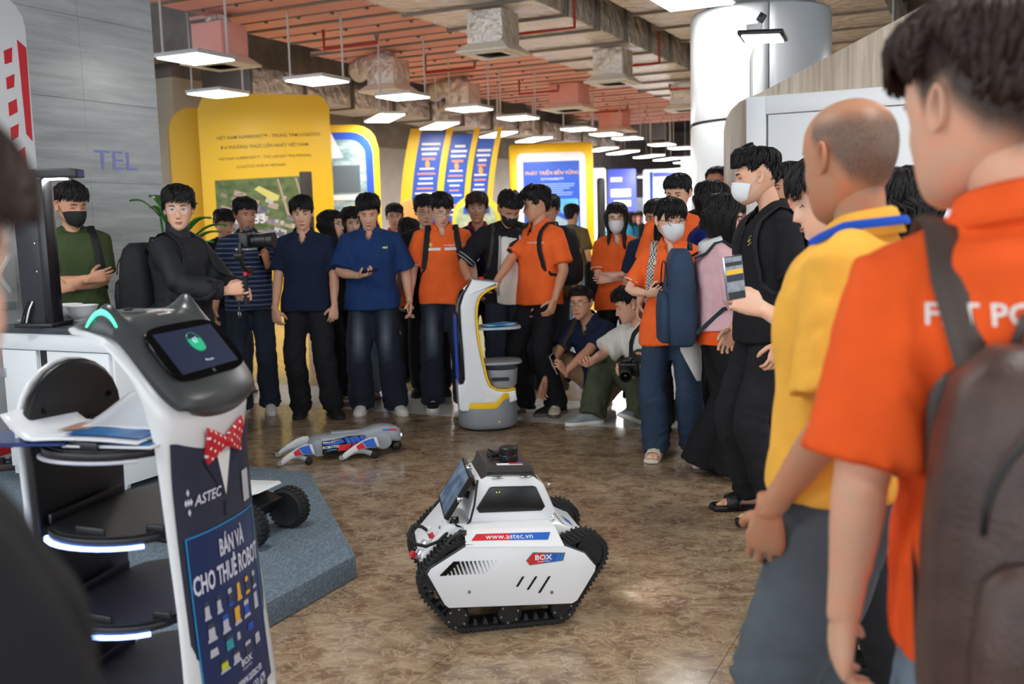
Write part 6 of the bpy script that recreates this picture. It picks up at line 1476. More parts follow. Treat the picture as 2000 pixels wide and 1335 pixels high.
for sy in (-1, 1):
    y_ = sy * .083
    pl = MB().prism([(-.145, .045), (.09, .055), (.13, .150), (.02, .150), (-.02, .142), (-.145, .128)], y_ - .006, y_ + .006, 'y', bev=.003).build('side_panel', M_GLOSSB, dg, smooth=30)
    yo = y_ + sy * .0075
    for po, m_ in (([(-.14, .126), (-.06, .124), (-.06, .117), (-.14, .119)], M_DOGW), ([(-.06, .124), (-.02, .136), (.0, .115), (-.05, .105), (-.14, .108), (-.14, .116)], M_DBL), ([(-.04, .10), (.02, .103), (.01, .062), (-.05, .062)], M_PRED)): MB().prism(po, yo - .001, yo + .001, 'y').build('printed_band', m_, pl, smooth=0)
    for i in range(4):
        x0 = -.005 + i * .032; MB().prism([(x0, .143), (x0 + .026, .146), (x0 + .046, .105), (x0 + .020, .103)], yo - .001, yo + .002, 'y').build('blue_vane', M_DBL, pl, smooth=0); MB().prism([(x0 + .02, .101), (x0 + .046, .103), (x0 + .03, .068), (x0 + .004, .066)], yo - .001, yo + .002, 'y').build('red_vane', M_PRED, pl, smooth=0)
    if sy < 0: text_obj('ROBOTIX', .024, M_PW, pl, frame((-.092, yo - .003, .092), (1, 0, .02), (0, 0, 1)), bold=.02, shear=.2); MB().box((-.085, yo - .001, .073), (.06, .002, .006)).build('cyan_line', M_CYAN, pl)
    for hx, hz, kx, fx in ((-.165, .088, -.40, -.235), (.245, .100, -.02, .175)):
        y2 = sy * .125
        MB().lathe([(.02, 0), (.052, .004), (.060, .016), (.060, .045), (.052, .058), (.02, .062)], 24, M=Matrix.Translation((hx, y2 + sy * -.045, hz)) @ Matrix.Rotation(-sy * PI / 2 * -1, 4, 'X')).build('hip_motor', M_DOG, dg, smooth=40)
        k_ = Vector((kx + .0, y2, .028)); h_ = Vector((hx, y2, hz))
        d_ = (k_ - h_); rr = []
        for q, w_, t_ in ((.16, .036, .012), (.3, .036, .016), (.5, .028, .016), (.75, .021, .015), (.95, .020, .014), (1.03, .013, .010)):
            p_ = h_ + d_ * q + Vector((0, 0, .034 * math.sin(q * PI))); up = Vector((-d_.z, 0, d_.x)).normalized()
            if up.z < 0: up = -up
            rr.append([p_ + up * w_ * math.copysign(abs(math.cos(a)) ** .7, math.cos(a)) + Vector((0, 1, 0)) * t_ * math.copysign(abs(math.sin(a)) ** .7, math.sin(a)) for a in np.arange(14) * PI / 7])
        tg_ = MB().loft(rr, 0).build('thigh', M_DOGW, dg, smooth=50)
        if sy < 0:
            up = Vector((-d_.z, 0, d_.x)).normalized(); up = up if up.z > 0 else -up
            def TP(q, w_): p_ = h_ + d_ * q + Vector((0, 0, .034 * math.sin(q * PI))) + up * w_; return (p_.x, p_.z)
            MB().prism([TP(.24, .034), TP(.52, .024), TP(.46, -.022), TP(.22, -.03)], y2 - .0175, y2 - .015, 'y').build('blue_patch', M_DBL, tg_, smooth=0); MB().prism([TP(.53, .022), TP(.68, .014), TP(.66, -.014), TP(.48, -.021)], y2 - .0175, y2 - .015, 'y').build('red_patch', M_PRED, tg_, smooth=0)
        f_ = Vector((fx, y2, .030)); pts = [k_ + (f_ - k_) * q + Vector((0, 0, .034 * math.sin(q * PI))) + Vector((0, sy * -.004, -.005)) for q in np.linspace(0, .93, 9)]
        MB().tube(pts, [(.014, .013), (.013, .014), (.012, .015), (.012, .016), (.012, .017), (.012, .017), (.012, .017), (.013, .018), (.014, .018)], 10, ref=(0, 1, 0)).build('shank', M_DOG, dg, smooth=60)
        MB().ell(f_ + Vector((0, 0, -.004)), (.026, .020, .026), 14, 9).build('rubber_foot', M_RUB, dg); MB().cyl(k_ + Vector((-.014, -.012, -.002)), k_ + Vector((-.014, .012, -.002)), .014, n=14).build('knee_joint', M_GREY, dg, smooth=40)
MB().ell((.335, 0, .050), (.042, .040, .038), 20, 12).build('chin_lidar', M_BLACK, dg, smooth=180); MB().box((.366, 0, .12), (.006, .06, .03), bev=.004).build('face_plate', M_GLOSSB, dg)
MB().ell((.369, -.022, .118), (.005, .008, .011), 10, 6).build('head_light', mat('dog_lamp', (1, 1, 1, 1), .3, emit=rgb(190, 200, 255), es=6), dg)
for m_, x0, x1 in ((M_DBL, .25, .29), (M_PRED, .295, .335)): MB().prism([(x0, .174), (x1, .170), (x1 + .005, .160), (x0 - .012, .166)], -.071, -.069, 'y').build('head_stripe', m_, dg, smooth=0)
MB().box((.03, 0, .166), (.22, .05, .012), bev=.004).build('back_rail', M_DOG, dg); MB().box((.10, 0, .160), (.03, .1, .01), bev=.003).build('strap', M_GREY, dg)

# ------------------------------------------------------------------ slim white and yellow delivery robot
kt = thing('delivery_robot', 'slim white delivery robot with yellow edging, curved neck and shelves', 'robot', (-.19, 7.12, 0), R_(6))
def kp(zx, zy): return ((880 + zx / 4.17 - 953) / 274.0, (833 - (530 + zy / 4.17)) / 274.0)
body_o = [kp(*p) for p in [(200, 28), (275, 42), (340, 50), (405, 62), (408, 74), (390, 86), (330, 108), (270, 145), (240, 185), (222, 250), (216, 320), (220, 450), (236, 580), (258, 700), (285, 830), (312, 898), (365, 930), (440, 940), (520, 930), (535, 1018), (470, 1040), (400, 1062), (345, 1095), (80, 1092), (60, 1072), (56, 872), (100, 868), (116, 830), (110, 600), (100, 420), (98, 240), (128, 150)]]
MB().prism(body_o, -.165, .165, 'y', bev=.016, seg=4).build('body_shell', M_WSHELL, kt, smooth=50)
edge = [kp(*p) for p in [(400, 88), (332, 113), (274, 150), (246, 188), (229, 250), (223, 320), (227, 450), (243, 580), (265, 700), (291, 828), (317, 894), (368, 924), (440, 934), (520, 922)]]
MB().tube([(x + .002, -.160, z) for x, z in edge], .0085, 6).build('yellow_edge', M_YEL, kt, smooth=180)
inn = edge + [(edge[-1][0], edge[-1][1] + .008)] + [(x + .012, z) for x, z in edge[::-1][1:]]
MB().prism([(x, z) for x, z in edge] + [(x - .02, z) for x, z in edge[::-1]], -.15, .15, 'y').build('yellow_inner_face', M_YEL, kt, smooth=40)
scr = [kp(*p) for p in [(200, 30), (128, 150), (96, 240), (98, 420), (108, 600), (112, 830), (98, 866), (70, 866), (66, 600), (62, 320), (66, 220), (100, 130), (160, 70)]]
MB().prism(scr, -.155, .155, 'y', bev=.01).build('advert_screen', M_GLOSSB, kt, smooth=40)
MB().prism([kp(*p) for p in [(60, 330), (56, 330), (60, 850), (66, 850)]], -.14, .14, 'y').build('screen_face', mat('advert_face', rgb(30, 40, 90), .15, emit=rgb(40, 60, 150), es=.5), kt)
MB().lathe([(.017, 0), (.020, .006), (.020, .02), (.014, .026), (.001, .027)], 18, M=Matrix.Translation((kp(285, 50)[0], 0, kp(285, 50)[1]))).build('stop_button', M_PRED, kt, smooth=40)
def oval(w, d, n=40): return [(w * math.copysign(abs(math.cos(a)) ** .8, math.cos(a)), d * math.copysign(abs(math.sin(a)) ** .8, math.sin(a))) for a in np.arange(n) * 2 * PI / n]
b = MB(); b.loft([[(x * q, y * q, z) for x, y in oval(.213, .205)] for q, z in ((.90, .02), (.98, .035), (1.0, .06), (1.0, .13), (.985, .175))], 0); bs = b.build('base', mat('base_grey', rgb(134, 140, 146), .4), kt, smooth=40)
yb = MB(); ring = []
for i in range(80):
    a = 2 * PI * i / 80; x, y = .208 * math.copysign(abs(math.cos(a)) ** .8, math.cos(a)), .200 * math.copysign(abs(math.sin(a)) ** .8, math.sin(a)); t_ = sstep(x, .04, .12); z0 = .165 + .062 * t_; ring.append([(x, y, z0), (x * 1.012, y * 1.012, z0 + .006), (x * 1.0, y * 1.0, z0 + .042), (x * .93, y * .93, z0 + .046)])
ring.append(ring[0]); yb.loft(ring, 0, caps=False, closed=False); yb.build('yellow_band', M_YEL, bs, smooth=60)
gr_ = MB(); ring = []
for i in range(80):
    a = 2 * PI * i / 80; x, y = .210 * math.copysign(abs(math.cos(a)) ** .8, math.cos(a)), .202 * math.copysign(abs(math.sin(a)) ** .8, math.sin(a)); t_ = sstep(x, .04, .12); ring.append([(x, y, .15), (x, y, .17 + .062 * t_)])
ring.append(ring[0]); gr_.loft(ring, 0, caps=False, closed=False); gr_.build('base_skirt', mat('base_grey'), bs, smooth=60)
MB().cyl((0, 0, .17), (0, 0, .25), .165, n=32).build('turntable', M_YEL, kt, smooth=40); MB().cyl((0, 0, .0), (0, 0, .03), .17, n=32).build('wheel_housing', M_RUB, kt)
MB().prism([(.055, .068), (.075, .068), (.065, .086)], -.2085, -.204, 'y').build('warning_sign', M_YEL, bs); MB().prism(rrect(-.03, .195, .075, .243, .02), -.167, -.163, 'y').build('side_hatch', M_PORC, kt, smooth=30)
for zz, w0, w1, m_ in ((kp(0, 430)[1], .0, .30, mat('clear_shelf', rgb(190, 214, 228), .15, alpha=.75)), (kp(0, 715)[1], .02, .30, M_GREY)):
    xs0 = -.06; MB().prism([(xs0 + w1 * .5 + w1 * .55 * math.copysign(abs(math.cos(a)) ** .6, math.cos(a)), .150 * math.copysign(abs(math.sin(a)) ** .6, math.sin(a))) for a in np.arange(32) * PI / 16], zz - .012, zz + .006, 'z', bev=.005).build('shelf', m_, kt, smooth=40)
bk = MB(); ring = []
for q, z_ in ((.80, kp(0, 925)[1]), (.92, kp(0, 900)[1]), (1.0, kp(0, 770)[1]), (.96, kp(0, 770)[1]), (.78, kp(0, 915)[1])): ring.append([(.10 + x * q, y * q, z_) for x, y in oval(.125, .15, 32)])
bk.loft(ring, 0); bn = bk.build('bin', M_GREY, kt, smooth=40); MB().prism(rrect(.02, kp(0, 858)[1], .15, kp(0, 828)[1], .012), -.150, -.135, 'y').build('bin_handle_slot', M_BLACK, bn, smooth=30)
fl_ = thing('leaflet_pile', 'pile of blue leaflets on the delivery robot shelf', 'leaflets', (-.10, 7.08, kp(0, 425)[1] + .008), .2)
for q in range(3): MB().box((.02 * q - .02, .0, .004 + .004 * q), (.20, .14, .004), rot=(0, 0, .3 * q)).build('leaflet', (M_PSEA, M_PAP, M_CYAN)[q], fl_)

# ------------------------------------------------------------------ wheeled rover on the platform (mostly hidden behind the cat robot)
rv = thing('wheeled_rover', 'black and white rover with fat knobbly tyres on the carpeted platform', 'robot', (-1.30, 4.42, .10), R_(-20))
MB().prism([(-.30, .10), (.16, .09), (.22, .16), (.14, .185), (-.28, .19)], -.10, .10, 'y', bev=.008).build('chassis', M_BLACK, rv, smooth=30); MB().prism([(-.28, .19), (.10, .185), (.215, .225), (.20, .235), (-.26, .215)], -.10, .10, 'y', bev=.005).build('deck', M_DOGW, rv, smooth=30)
for x_ in (-.22, .20):
    for sy in (-1, 1):
        y_ = sy * .165; w = MB(); w.lathe([(.05, -.035), (.078, -.04), (.090, -.03), (.092, 0), (.090, .03), (.078, .04), (.05, .035)], 36, M=Matrix.Translation((x_, y_, .092)) @ Matrix.Rotation(PI / 2, 4, 'X')); wh = w.build('tyre', M_RUB, rv, smooth=40)
        lg = MB()
        for i in range(26):
            a = i * 2 * PI / 26
            for yy in (-.018, .018): lg.box((0, 0, 0), (.014, .026, .008), M=Matrix.Translation((x_ + .092 * math.cos(a + yy * 4), y_ + yy, .092 + .092 * math.sin(a + yy * 4))) @ Matrix.Rotation(-a + PI / 2, 4, 'Y'))
        tag(lg.build('tread_knobs', M_RUB, wh, smooth=0), kind='stuff')
        MB().tube([(x_ + .055 * math.cos(a), y_ + sy * .038, .092 + .055 * math.sin(a)) for a in np.arange(30) * PI / 15], .004, 6, closed=True).build('red_rim', M_PRED, wh, smooth=180)
        MB().cyl((x_, y_ - .034, .092), (x_, y_ + .034, .092), .05, n=24).build('hub', M_BLACK, wh, smooth=40)
        for i in range(6): a = i * PI / 3; MB().cyl((x_ + .062 * math.cos(a), y_ + sy * .036, .092 + .062 * math.sin(a)), (x_ + .062 * math.cos(a), y_ + sy * .041, .092 + .062 * math.sin(a)), .004, n=8).build('stud', M_CHROME, wh)
        MB().tube([(x_ - .10, y_ + sy * .045, .10), (x_ - .03, y_ + sy * .05, .10), (x_ + .03, y_ + sy * .05, .14), (x_ + .04, y_ + sy * .045, .17)], .007, 8).build('guard_bar', M_DARKM, rv, smooth=180)
MB().box((.10, -.112, .165), (.07, .006, .03), bev=.002, rot=(0, R_(-30), 0)).build('side_badge', mat('logo_blue'), rv); MB().box((.085, -.114, .16), (.035, .006, .028), bev=.002, rot=(0, R_(-30), 0)).build('side_badge_red', M_PRED, rv)

# ------------------------------------------------------------------ potted plant behind the cameraman
pl = thing('potted_plant', 'leafy green potted plant against the stone wall behind the cameraman', 'plant', (-2.42, 7.25, 0))
MB().lathe([(.13, 0), (.16, .02), (.20, .40), (.21, .42), (.19, .42), (.17, .38), (.001, .38)], 28).build('pot', M_PORC, pl, smooth=40)
M_LEAF = mat('leaf_green', rgb(46, 112, 44), .35, noise=(8, rgb(78, 146, 58), (1, 1, 1)))
def leaf(base, tip, w, droop):
    b = Vector(base); t = Vector(tip); d = t - b; sd = d.cross(Vector((0, 0, 1))).normalized(); rr = []
    for q in np.linspace(0, 1, 9):
        c = b + d * q + Vector((0, 0, droop * math.sin(q * PI))); ww = w * math.sin(PI * q ** .8) ** .8 + .002; rr.append([c - sd * ww + Vector((0, 0, .012)), c - sd * ww * .5, c, c + sd * ww * .5, c + sd * ww + Vector((0, 0, .012))])
    o = MB().loft(rr, 0, caps=False, closed=False).build('leaf', M_LEAF, pl, smooth=180); o.modifiers.new('t', 'SOLIDIFY').thickness = .002
r = random.Random(8)
for i, (tx, ty, tz) in enumerate(((-.22, -.05, 1.69), (-.14, .05, 1.72), (-.10, -.08, 1.64), (.14, -.1, 1.60), (.24, -.05, 1.55), (.28, .0, 1.45), (.26, -.1, 1.38), (.18, -.12, 1.34), (.30, .05, 1.50), (-.05, .1, 1.75), (.12, .1, 1.66), (.20, -.05, 1.28))):
    st_ = Vector((tx * .35, ty * .35, tz - .12)); MB().tube([(0, 0, .38), (tx * .12, ty * .1, .9), st_], .008, 6).build('stem', M_LEAF, pl, smooth=180); leaf(st_, (tx * 1.25, ty * 1.2, tz), .055, .05)
# ------------------------------------------------------------------ carried things
def backpack(P, label, m, m2=None, w=.30, h=.42, d=.15, zc=-.25, cat='backpack', straps=(1, -1), off=0.0, sm=None, pocket=True, name='backpack', xo=0.0):
    k = P.k; m2 = m2 or m; sm = sm or m
    o = thing(name, label, cat, P.root.location, P.root.rotation_euler[2], 'bags worn by the crowd')
    Nn = P.N * k; cz = float(Nn[2]) + zc * k; hit = P.bvh.ray_cast(Vector((float(Nn[0]), -1.2, cz + .08)), Vector((0, 1, 0)))
    yb = (hit[0].y if hit[0] else -.14) - off; cx = float(Nn[0]) + xo
    b = MB(); rings = []
    for q, sx, sy in ((0, .80, .72), (.04, .95, .92), (.25, 1.0, 1.06), (.55, .98, 1.0), (.80, .92, .86), (.93, .80, .70), (1.0, .55, .45)):
        z = cz - h / 2 + h * q; y = yb - d / 2 - .004
        rings.append([(cx + w / 2 * sx * math.copysign(abs(math.cos(a)) ** .55, math.cos(a)), y + d / 2 * sy * math.copysign(abs(math.sin(a)) ** .55, math.sin(a)), z) for a in np.arange(28) * 2 * PI / 28])
    main = b.loft(rings, 0).build('main_compartment', m, o, smooth=60)
    if pocket:
        b = MB(); rings = []
        for q, sx, sy in ((0, .78, .7), (.06, .95, 1.0), (.6, 1.0, 1.05), (.92, .92, .8), (1.0, .7, .5)):
            z = cz - h * .46 + h * .52 * q; rings.append([(cx + w * .40 * sx * math.copysign(abs(math.cos(a)) ** .5, math.cos(a)), yb - d - .012 + .03 * sy * math.copysign(abs(math.sin(a)) ** .5, math.sin(a)), z) for a in np.arange(24) * 2 * PI / 24])
        b.loft(rings, 0).build('front_pocket', m2, main, smooth=60)
        zp = [(cx + w * .36 * math.cos(a), yb - d * 1.0 - .006, cz + h * .12 + h * .26 * math.sin(a)) for a in np.linspace(0, PI, 15)]
        MB().tube(zp, .004, 5).build('zip', M_BLACK, main, smooth=180)
    MB().tube([(cx - .04, yb - .03, cz + h * .48), (cx - .03, yb - .03, cz + h * .55), (cx + .03, yb - .03, cz + h * .55), (cx + .04, yb - .03, cz + h * .48)], .009, 8).build('grab_loop', sm, main, smooth=180)
    for s in straps:
        pts = []
        zt = float(P.N[2]) * k
        for q in np.linspace(0, 1, 7):
            z = zt - (.33 - .27 * q) * k; x = s * (.145 - .035 * q) * k * (P.S[1][0] - P.S[-1][0]) / .33
            pts += conform(P, [(x + float(Nn[0]), z)], k, off=.007)
        for yy in (.05, .01, -.04, -.09):
            hit = P.bvh.ray_cast(Vector((float(Nn[0]) + s * .105 * k, float(Nn[1]) + yy * k, 2.2)), Vector((0, 0, -1)))
            if hit[0]: pts.append(hit[0] + Vector((0, 0, .008)))
        pts.append(Vector((cx + s * .08, yb - .02, cz + h * .40)))
        out = [pts[0]]
        for p in pts[1:]:
            if (p - out[-1]).length > .012: out.append(p)
        MB().tube(out, [(.026 * k, .007)] * len(out), 8, ref=(1, 0, .0)).build('shoulder_strap', sm, o, smooth=60)
        lo = out[0]
        MB().tube([lo, lo + Vector((s * .03, -.05, -.05)), Vector((s * .185 * k, -.02, lo.z - .06)), Vector((cx + s * w * .45, yb - .02, cz - h * .36))], [(.013, .004)] * 4, 6, ref=(0, 0, 1)).build('lower_strap', sm, o, smooth=60)
    return o
def phone(Mw, label, sx=.036, sy=.075, case=None, scr=None, group='phones in hand', fold=False):
    o = thing('phone', label, 'phone', (0, 0, 0), 0, group); o.matrix_world = Mw
    MB().box((0, 0, 0), (sx * 2, sy * 2, .009), bev=.004, seg=3).build('case', case or M_BLACK, o)
    sc = MB().box((0, 0, -.0052), (sx * 1.86, sy * 1.9, .001)).build('screen', scr or M_GLOSSB, o)
    MB().box((-sx * .5, sy * .75, .006), (sx * .7, sx * .7, .004), bev=.003).build('camera_bump', M_GLOSSB, o)
    return o, sc
def dslr(Mw, label):
    o = thing('camera', label, 'camera', (0, 0, 0), 0); o.matrix_world = Mw          # y = lens direction, z up
    MB().box((0, 0, 0), (.135, .06, .095), bev=.012, seg=3).build('camera_body', M_BLACK, o); MB().box((0, .005, .06), (.05, .05, .035), bev=.01).build('viewfinder_hump', M_BLACK, o); MB().box((-.055, .03, -.005), (.03, .035, .085), bev=.012).build('grip', M_RUB, o)
    ln = MB().lathe([(.035, 0), (.038, .01), (.036, .03), (.041, .035), (.041, .075), (.043, .08), (.043, .10), (.036, .102), (.034, .09), (.001, .088)], 28, M=Matrix.Translation((.005, .03, -.005)) @ Matrix.Rotation(-PI / 2, 4, 'X')).build('lens', M_BLACK, o, smooth=40)
    MB().lathe([(.031, .0), (.001, .008)], 20, M=Matrix.Translation((.005, .122, -.005)) @ Matrix.Rotation(-PI / 2, 4, 'X')).build('front_glass', M_GLOSSB, ln, smooth=180); MB().cyl((-.05, 0, .048), (-.05, 0, .056), .012, n=14).build('dial', M_DARKM, o)
    return o

# ------------------------------------------------------------------ cloths
ORG = cloth('orange_polo', 244, 104, 44); ORG2 = cloth('orange_polo_deep', 240, 92, 34); NAVY = cloth('navy_polo', 26, 36, 62); BLUE = cloth('blue_polo', 30, 58, 108); BLK = cloth('black', 26, 26, 30); BLKT = cloth('black_trouser', 30, 31, 35); JKT = cloth('black_jacket', 34, 37, 42, .6); OLV = cloth('olive_tee', 62, 76, 46); WTEE = cloth('white_tee', 224, 222, 216); PNK = cloth('pink_jacket', 226, 184, 192, .7); YLW = cloth('mustard_polo', 236, 176, 70); KHK = cloth('khaki', 150, 122, 92); OLVP = cloth('olive_trouser', 70, 76, 58); GRYT = cloth('grey_trouser', 84, 92, 100); BRN = cloth('brown_tee', 104, 86, 58); DNIM = cloth('dark_denim', 40, 48, 62); LDNM = cloth('light_denim', 118, 140, 160); MDNM = cloth('mid_denim', 46, 62, 84); HOOD = cloth('white_hood', 222, 222, 220); MRN = cloth('maroon', 128, 30, 52); BPB = cloth('blue_backpack', 48, 66, 92, .7); TRIM = cloth('white_trim', 232, 228, 224); BPK = cloth('black_backpack', 32, 34, 38, .65); BPBR = mat('brown_leather', rgb(64, 46, 42), .38, noise=(14, rgb(82, 60, 54), (1, 1, 1)), bump=(160, .25)); BSTR = cloth('dark_brown_strap', 62, 54, 50); DKT = cloth('dark_teal_cap', 26, 40, 46); ROYB = cloth('royal_blue', 24, 44, 140); FARB = cloth('sky_blue', 58, 150, 196)
def washed(name, c1, c2):                          # jeans worn pale over the thighs
    m = cloth(name, *c1); n, l, b = nodes(m); tc = n.new('ShaderNodeTexCoord'); sx = n.new('ShaderNodeSeparateXYZ'); l.new(tc.outputs['Object'], sx.inputs[0])
    z = n.new('ShaderNodeValToRGB'); e = z.color_ramp.elements; e[0].position = .42; e[0].color = (0, 0, 0, 1); e[1].position = .62; e[1].color = (1, 1, 1, 1); x3 = e.new(.86); x3.color = (0, 0, 0, 1); l.new(sx.outputs['Z'], z.inputs[0])
    ax = n.new('ShaderNodeMath'); ax.operation = 'ABSOLUTE'; l.new(sx.outputs['X'], ax.inputs[0]); s1 = n.new('ShaderNodeMath'); s1.operation = 'SUBTRACT'; s1.inputs[1].default_value = .105; l.new(ax.outputs[0], s1.inputs[0]); a2 = n.new('ShaderNodeMath'); a2.operation = 'ABSOLUTE'; l.new(s1.outputs[0], a2.inputs[0])
    xr = ramp(m.node_tree, [(0, (1, 1, 1, 1)), (.055, (0, 0, 0, 1))]); l.new(a2.outputs[0], xr.inputs[0]); yg = ramp(m.node_tree, [(.02, (0, 0, 0, 1)), (.08, (1, 1, 1, 1))]); l.new(sx.outputs['Y'], yg.inputs[0])
    m1 = n.new('ShaderNodeMath'); m1.operation = 'MULTIPLY'; l.new(z.outputs[0], m1.inputs[0]); l.new(xr.outputs[0], m1.inputs[1]); m2 = n.new('ShaderNodeMath'); m2.operation = 'MULTIPLY'; l.new(m1.outputs[0], m2.inputs[0]); l.new(yg.outputs[0], m2.inputs[1])
    src = b.inputs['Base Color'].links[0].from_socket; mx = n.new('ShaderNodeMix'); mx.data_type = 'RGBA'; mx.inputs['B'].default_value = rgb(*c2); l.new(m2.outputs[0], mx.inputs['Factor']); l.new(src, mx.inputs['A']); l.new(mx.outputs['Result'], b.inputs['Base Color']); return m
WJN = washed('washed_jeans', (34, 40, 52), (104, 112, 126))
def striped():
    m = cloth('striped_polo', 40, 52, 82); n, l, b = nodes(m); tc = n.new('ShaderNodeTexCoord'); sx = n.new('ShaderNodeSeparateXYZ'); l.new(tc.outputs['Object'], sx.inputs[0]); mu = n.new('ShaderNodeMath'); mu.operation = 'MULTIPLY'; mu.inputs[1].default_value = 27; l.new(sx.outputs['Z'], mu.inputs[0]); f = n.new('ShaderNodeMath'); f.operation = 'FRACT'; l.new(mu.outputs[0], f.inputs[0])
    r = ramp(m.node_tree, [(0, rgb(38, 50, 80)), (.60, rgb(38, 50, 80)), (.68, rgb(108, 116, 142)), (.90, rgb(108, 116, 142)), (.96, rgb(38, 50, 80))]); l.new(f.outputs[0], r.inputs[0]); l.new(r.outputs[0], b.inputs['Base Color']); return m
STRP = striped()
def floral():
    m = cloth('floral_print', 40, 44, 74); n, l, b = nodes(m); tc = n.new('ShaderNodeTexCoord'); v = n.new('ShaderNodeTexNoise'); v.inputs['Scale'].default_value = 75; v.inputs['Detail'].default_value = 1; l.new(tc.outputs['Object'], v.inputs['Vector']); r = ramp(m.node_tree, [(.5, rgb(40, 44, 74)), (.53, rgb(222, 222, 228))]); l.new(v.outputs['Fac'], r.inputs[0]); l.new(r.outputs[0], b.inputs['Base Color']); return m
FLOR = floral()
def sneaker(mt, so=SOLEW, **kw): return dict(kind='sneaker', mat=mt, sole=so, **kw)
S_W = sneaker(cloth('shoe_white', 224, 224, 220)); S_B = sneaker(cloth('shoe_black', 32, 32, 34), SOLEB); S_BW = sneaker(cloth('shoe_black', 32, 32, 34), SOLEW, lace=TRIM, stripes=TRIM); S_CR = sneaker(cloth('shoe_cream', 196, 186, 170), SOLEG, lace=TRIM, stripes=SOLEB); S_GR = sneaker(cloth('shoe_grey', 140, 146, 152), SOLEW); S_PK = sneaker(cloth('shoe_pink', 222, 182, 192), SOLEG, lace=TRIM); S_3 = sneaker(cloth('shoe_black', 32, 32, 34), SOLEG, lace=SOLEB, stripes=TRIM)
def sandal(m): return dict(kind='sandal', mat=m, sole=m)
H_S = dict(kind='short'); H_PART = dict(kind='short', part=.25, vol=.014, fringe=.024, sweep=.6); H_FADE = dict(kind='short', fade=.03, vol=.016, fringe=.012, spike=.5, side=.006); H_FULL = dict(kind='short', top=.034, side=.015, fringe=.026); H_LONG = dict(kind='long', front=.062, len=.26, strands=170, top=.018)
CROSS = {1: dict(w=(-.05, .215, 1.13), e=(1, -.25, -.8), d=(-1, .05, .18), p=(0, -1, .1), curl=.3), -1: dict(w=(.07, .19, 1.08), e=(-1, -.25, -.8), d=(1, .10, .05), p=(0, -1, 0), curl=.3)}
def hang(fr=.05, sp=.085, dz=-.50, **kw): return lambda s: None
def bt(m, w=(.094, .078, .078), **kw): return dict(mat=m, w=w, **kw)

# ------------------------------------------------------------------ the crowd, left to right
Pp = person('man in olive t-shirt and black mask with folded arms behind the scanner tower', -2.68, 6.18, 150, h=1.66, z=.10, hs=1.06, head=(-22, 10, 0), hair=dict(kind='short', fade=.028, vol=.016, fringe=.022, side=.007), mask='black', gaze='down', skn=1, hands=CROSS, top=dict(kind='tee', mat=OLV, sleeve=.80, ease=.022, sr=1.12), bottom=bt(OLVP), shoes=S_B)
backpack(Pp, 'black backpack strap and bag on the man in olive', BPK, straps=(-1,), h=.36)

Pp = person('cameraman in black jacket with clear glasses turning toward the viewer', -2.0, 6.1, 108, h=1.72, hs=1.04, head=(58, 2, 0), hair=H_FULL, glasses='clear', skn=0, hands={1: dict(w=(.06, .34, 1.10), e=(1, -.4, -.7), d=(-.35, 1, .2), p=(-1, 0, 0), curl=.9, thumb=.8), -1: dict(w=(-.06, .36, 1.06), e=(-1, -.4, -.7), d=(.35, 1, .15), p=(1, 0, 0), curl=.9, thumb=.8)},
            top=dict(kind='high', mat=JKT, sleeve=1.92, ease=.035, sr=1.18, wr=.013, name='jacket'), bottom=bt(BLKT), shoes=S_B)
backpack(Pp, 'large black camera backpack worn by the cameraman', BPK, h=.50, w=.32, d=.22, zc=-.30, straps=(1, -1))
gm = thing('camera_gimbal', 'camera on a red accented gimbal held by the cameraman', 'gimbal', W2(Pp, (0, .44, 1.12)), -R_(108))
MB().tube([(0, 0, -.09), (.0, .0, .06), (0, .02, .10)], [.017, .016, .014], 12).build('handle', M_RUB, gm, smooth=60); MB().tube([(0, .02, .10), (.06, .03, .13), (.085, .03, .20), (.08, .03, .27)], .012, 10).build('gimbal_arm', M_BLACK, gm, smooth=60)
for z_ in (.11, .20): MB().cyl((.0 + (z_ - .11) * .9, .0, z_), (.0 + (z_ - .11) * .9, .05, z_), .022, n=16).build('motor', M_DARKM, gm, smooth=40)
MB().cyl((-.03, .02, .09), (.03, .02, .09), .012, n=12).build('red_ring', mat('gimbal_red', rgb(196, 40, 70), .4), gm); MB().box((0, .02, .235), (.10, .09, .012), bev=.003).build('plate', M_GREY, gm)
o = dslr(Matrix.Translation(W2(Pp, (0, .47, 1.41))) @ Matrix.Rotation(-R_(100), 4, 'Z'), 'black camera mounted on the gimbal')
MB().cyl((.0, .12, -.005), (0, .17, -.005), .043, .047, 24).build('lens_hood', M_BLACK, o)

person('person with dark hair half hidden behind the striped polo man', -2.55, 9.0, 150, h=1.64, head=(-10, 15, 0), hair=H_S, skn=1, top=dict(kind='tee', mat=BLK), bottom=bt(DNIM), shoes=sandal(SOLEG), vox=.02)
Pp = person('man in navy striped polo holding a phone at chest height', -2.07, 7.93, 172, h=1.70, g=1.03, head=(-28, 6, 0), hair=dict(kind='short', top=.028, fringe=.018, sweep=.6), skn=2, look=-.6, hands={1: dict(w=(.27, .03, .86)), -1: dict(w=(-.17, .24, 1.20), e=(-1, -.5, -.8), d=(.10, .35, 1), p=(.8, -.5, .1), curl=.75, thumb=.6)}, top=dict(kind='polo', mat=STRP, sleeve=.78, ease=.022, hem=-.10), bottom=bt(DNIM, (.096, .08, .085)), shoes=S_W)
phone(hand_frame(Pp, -1) @ Matrix.Translation((0, .01, -.012)) @ Matrix.Rotation(PI, 4, 'Y'), 'dark phone held up by the striped polo man', case=M_BLACK)
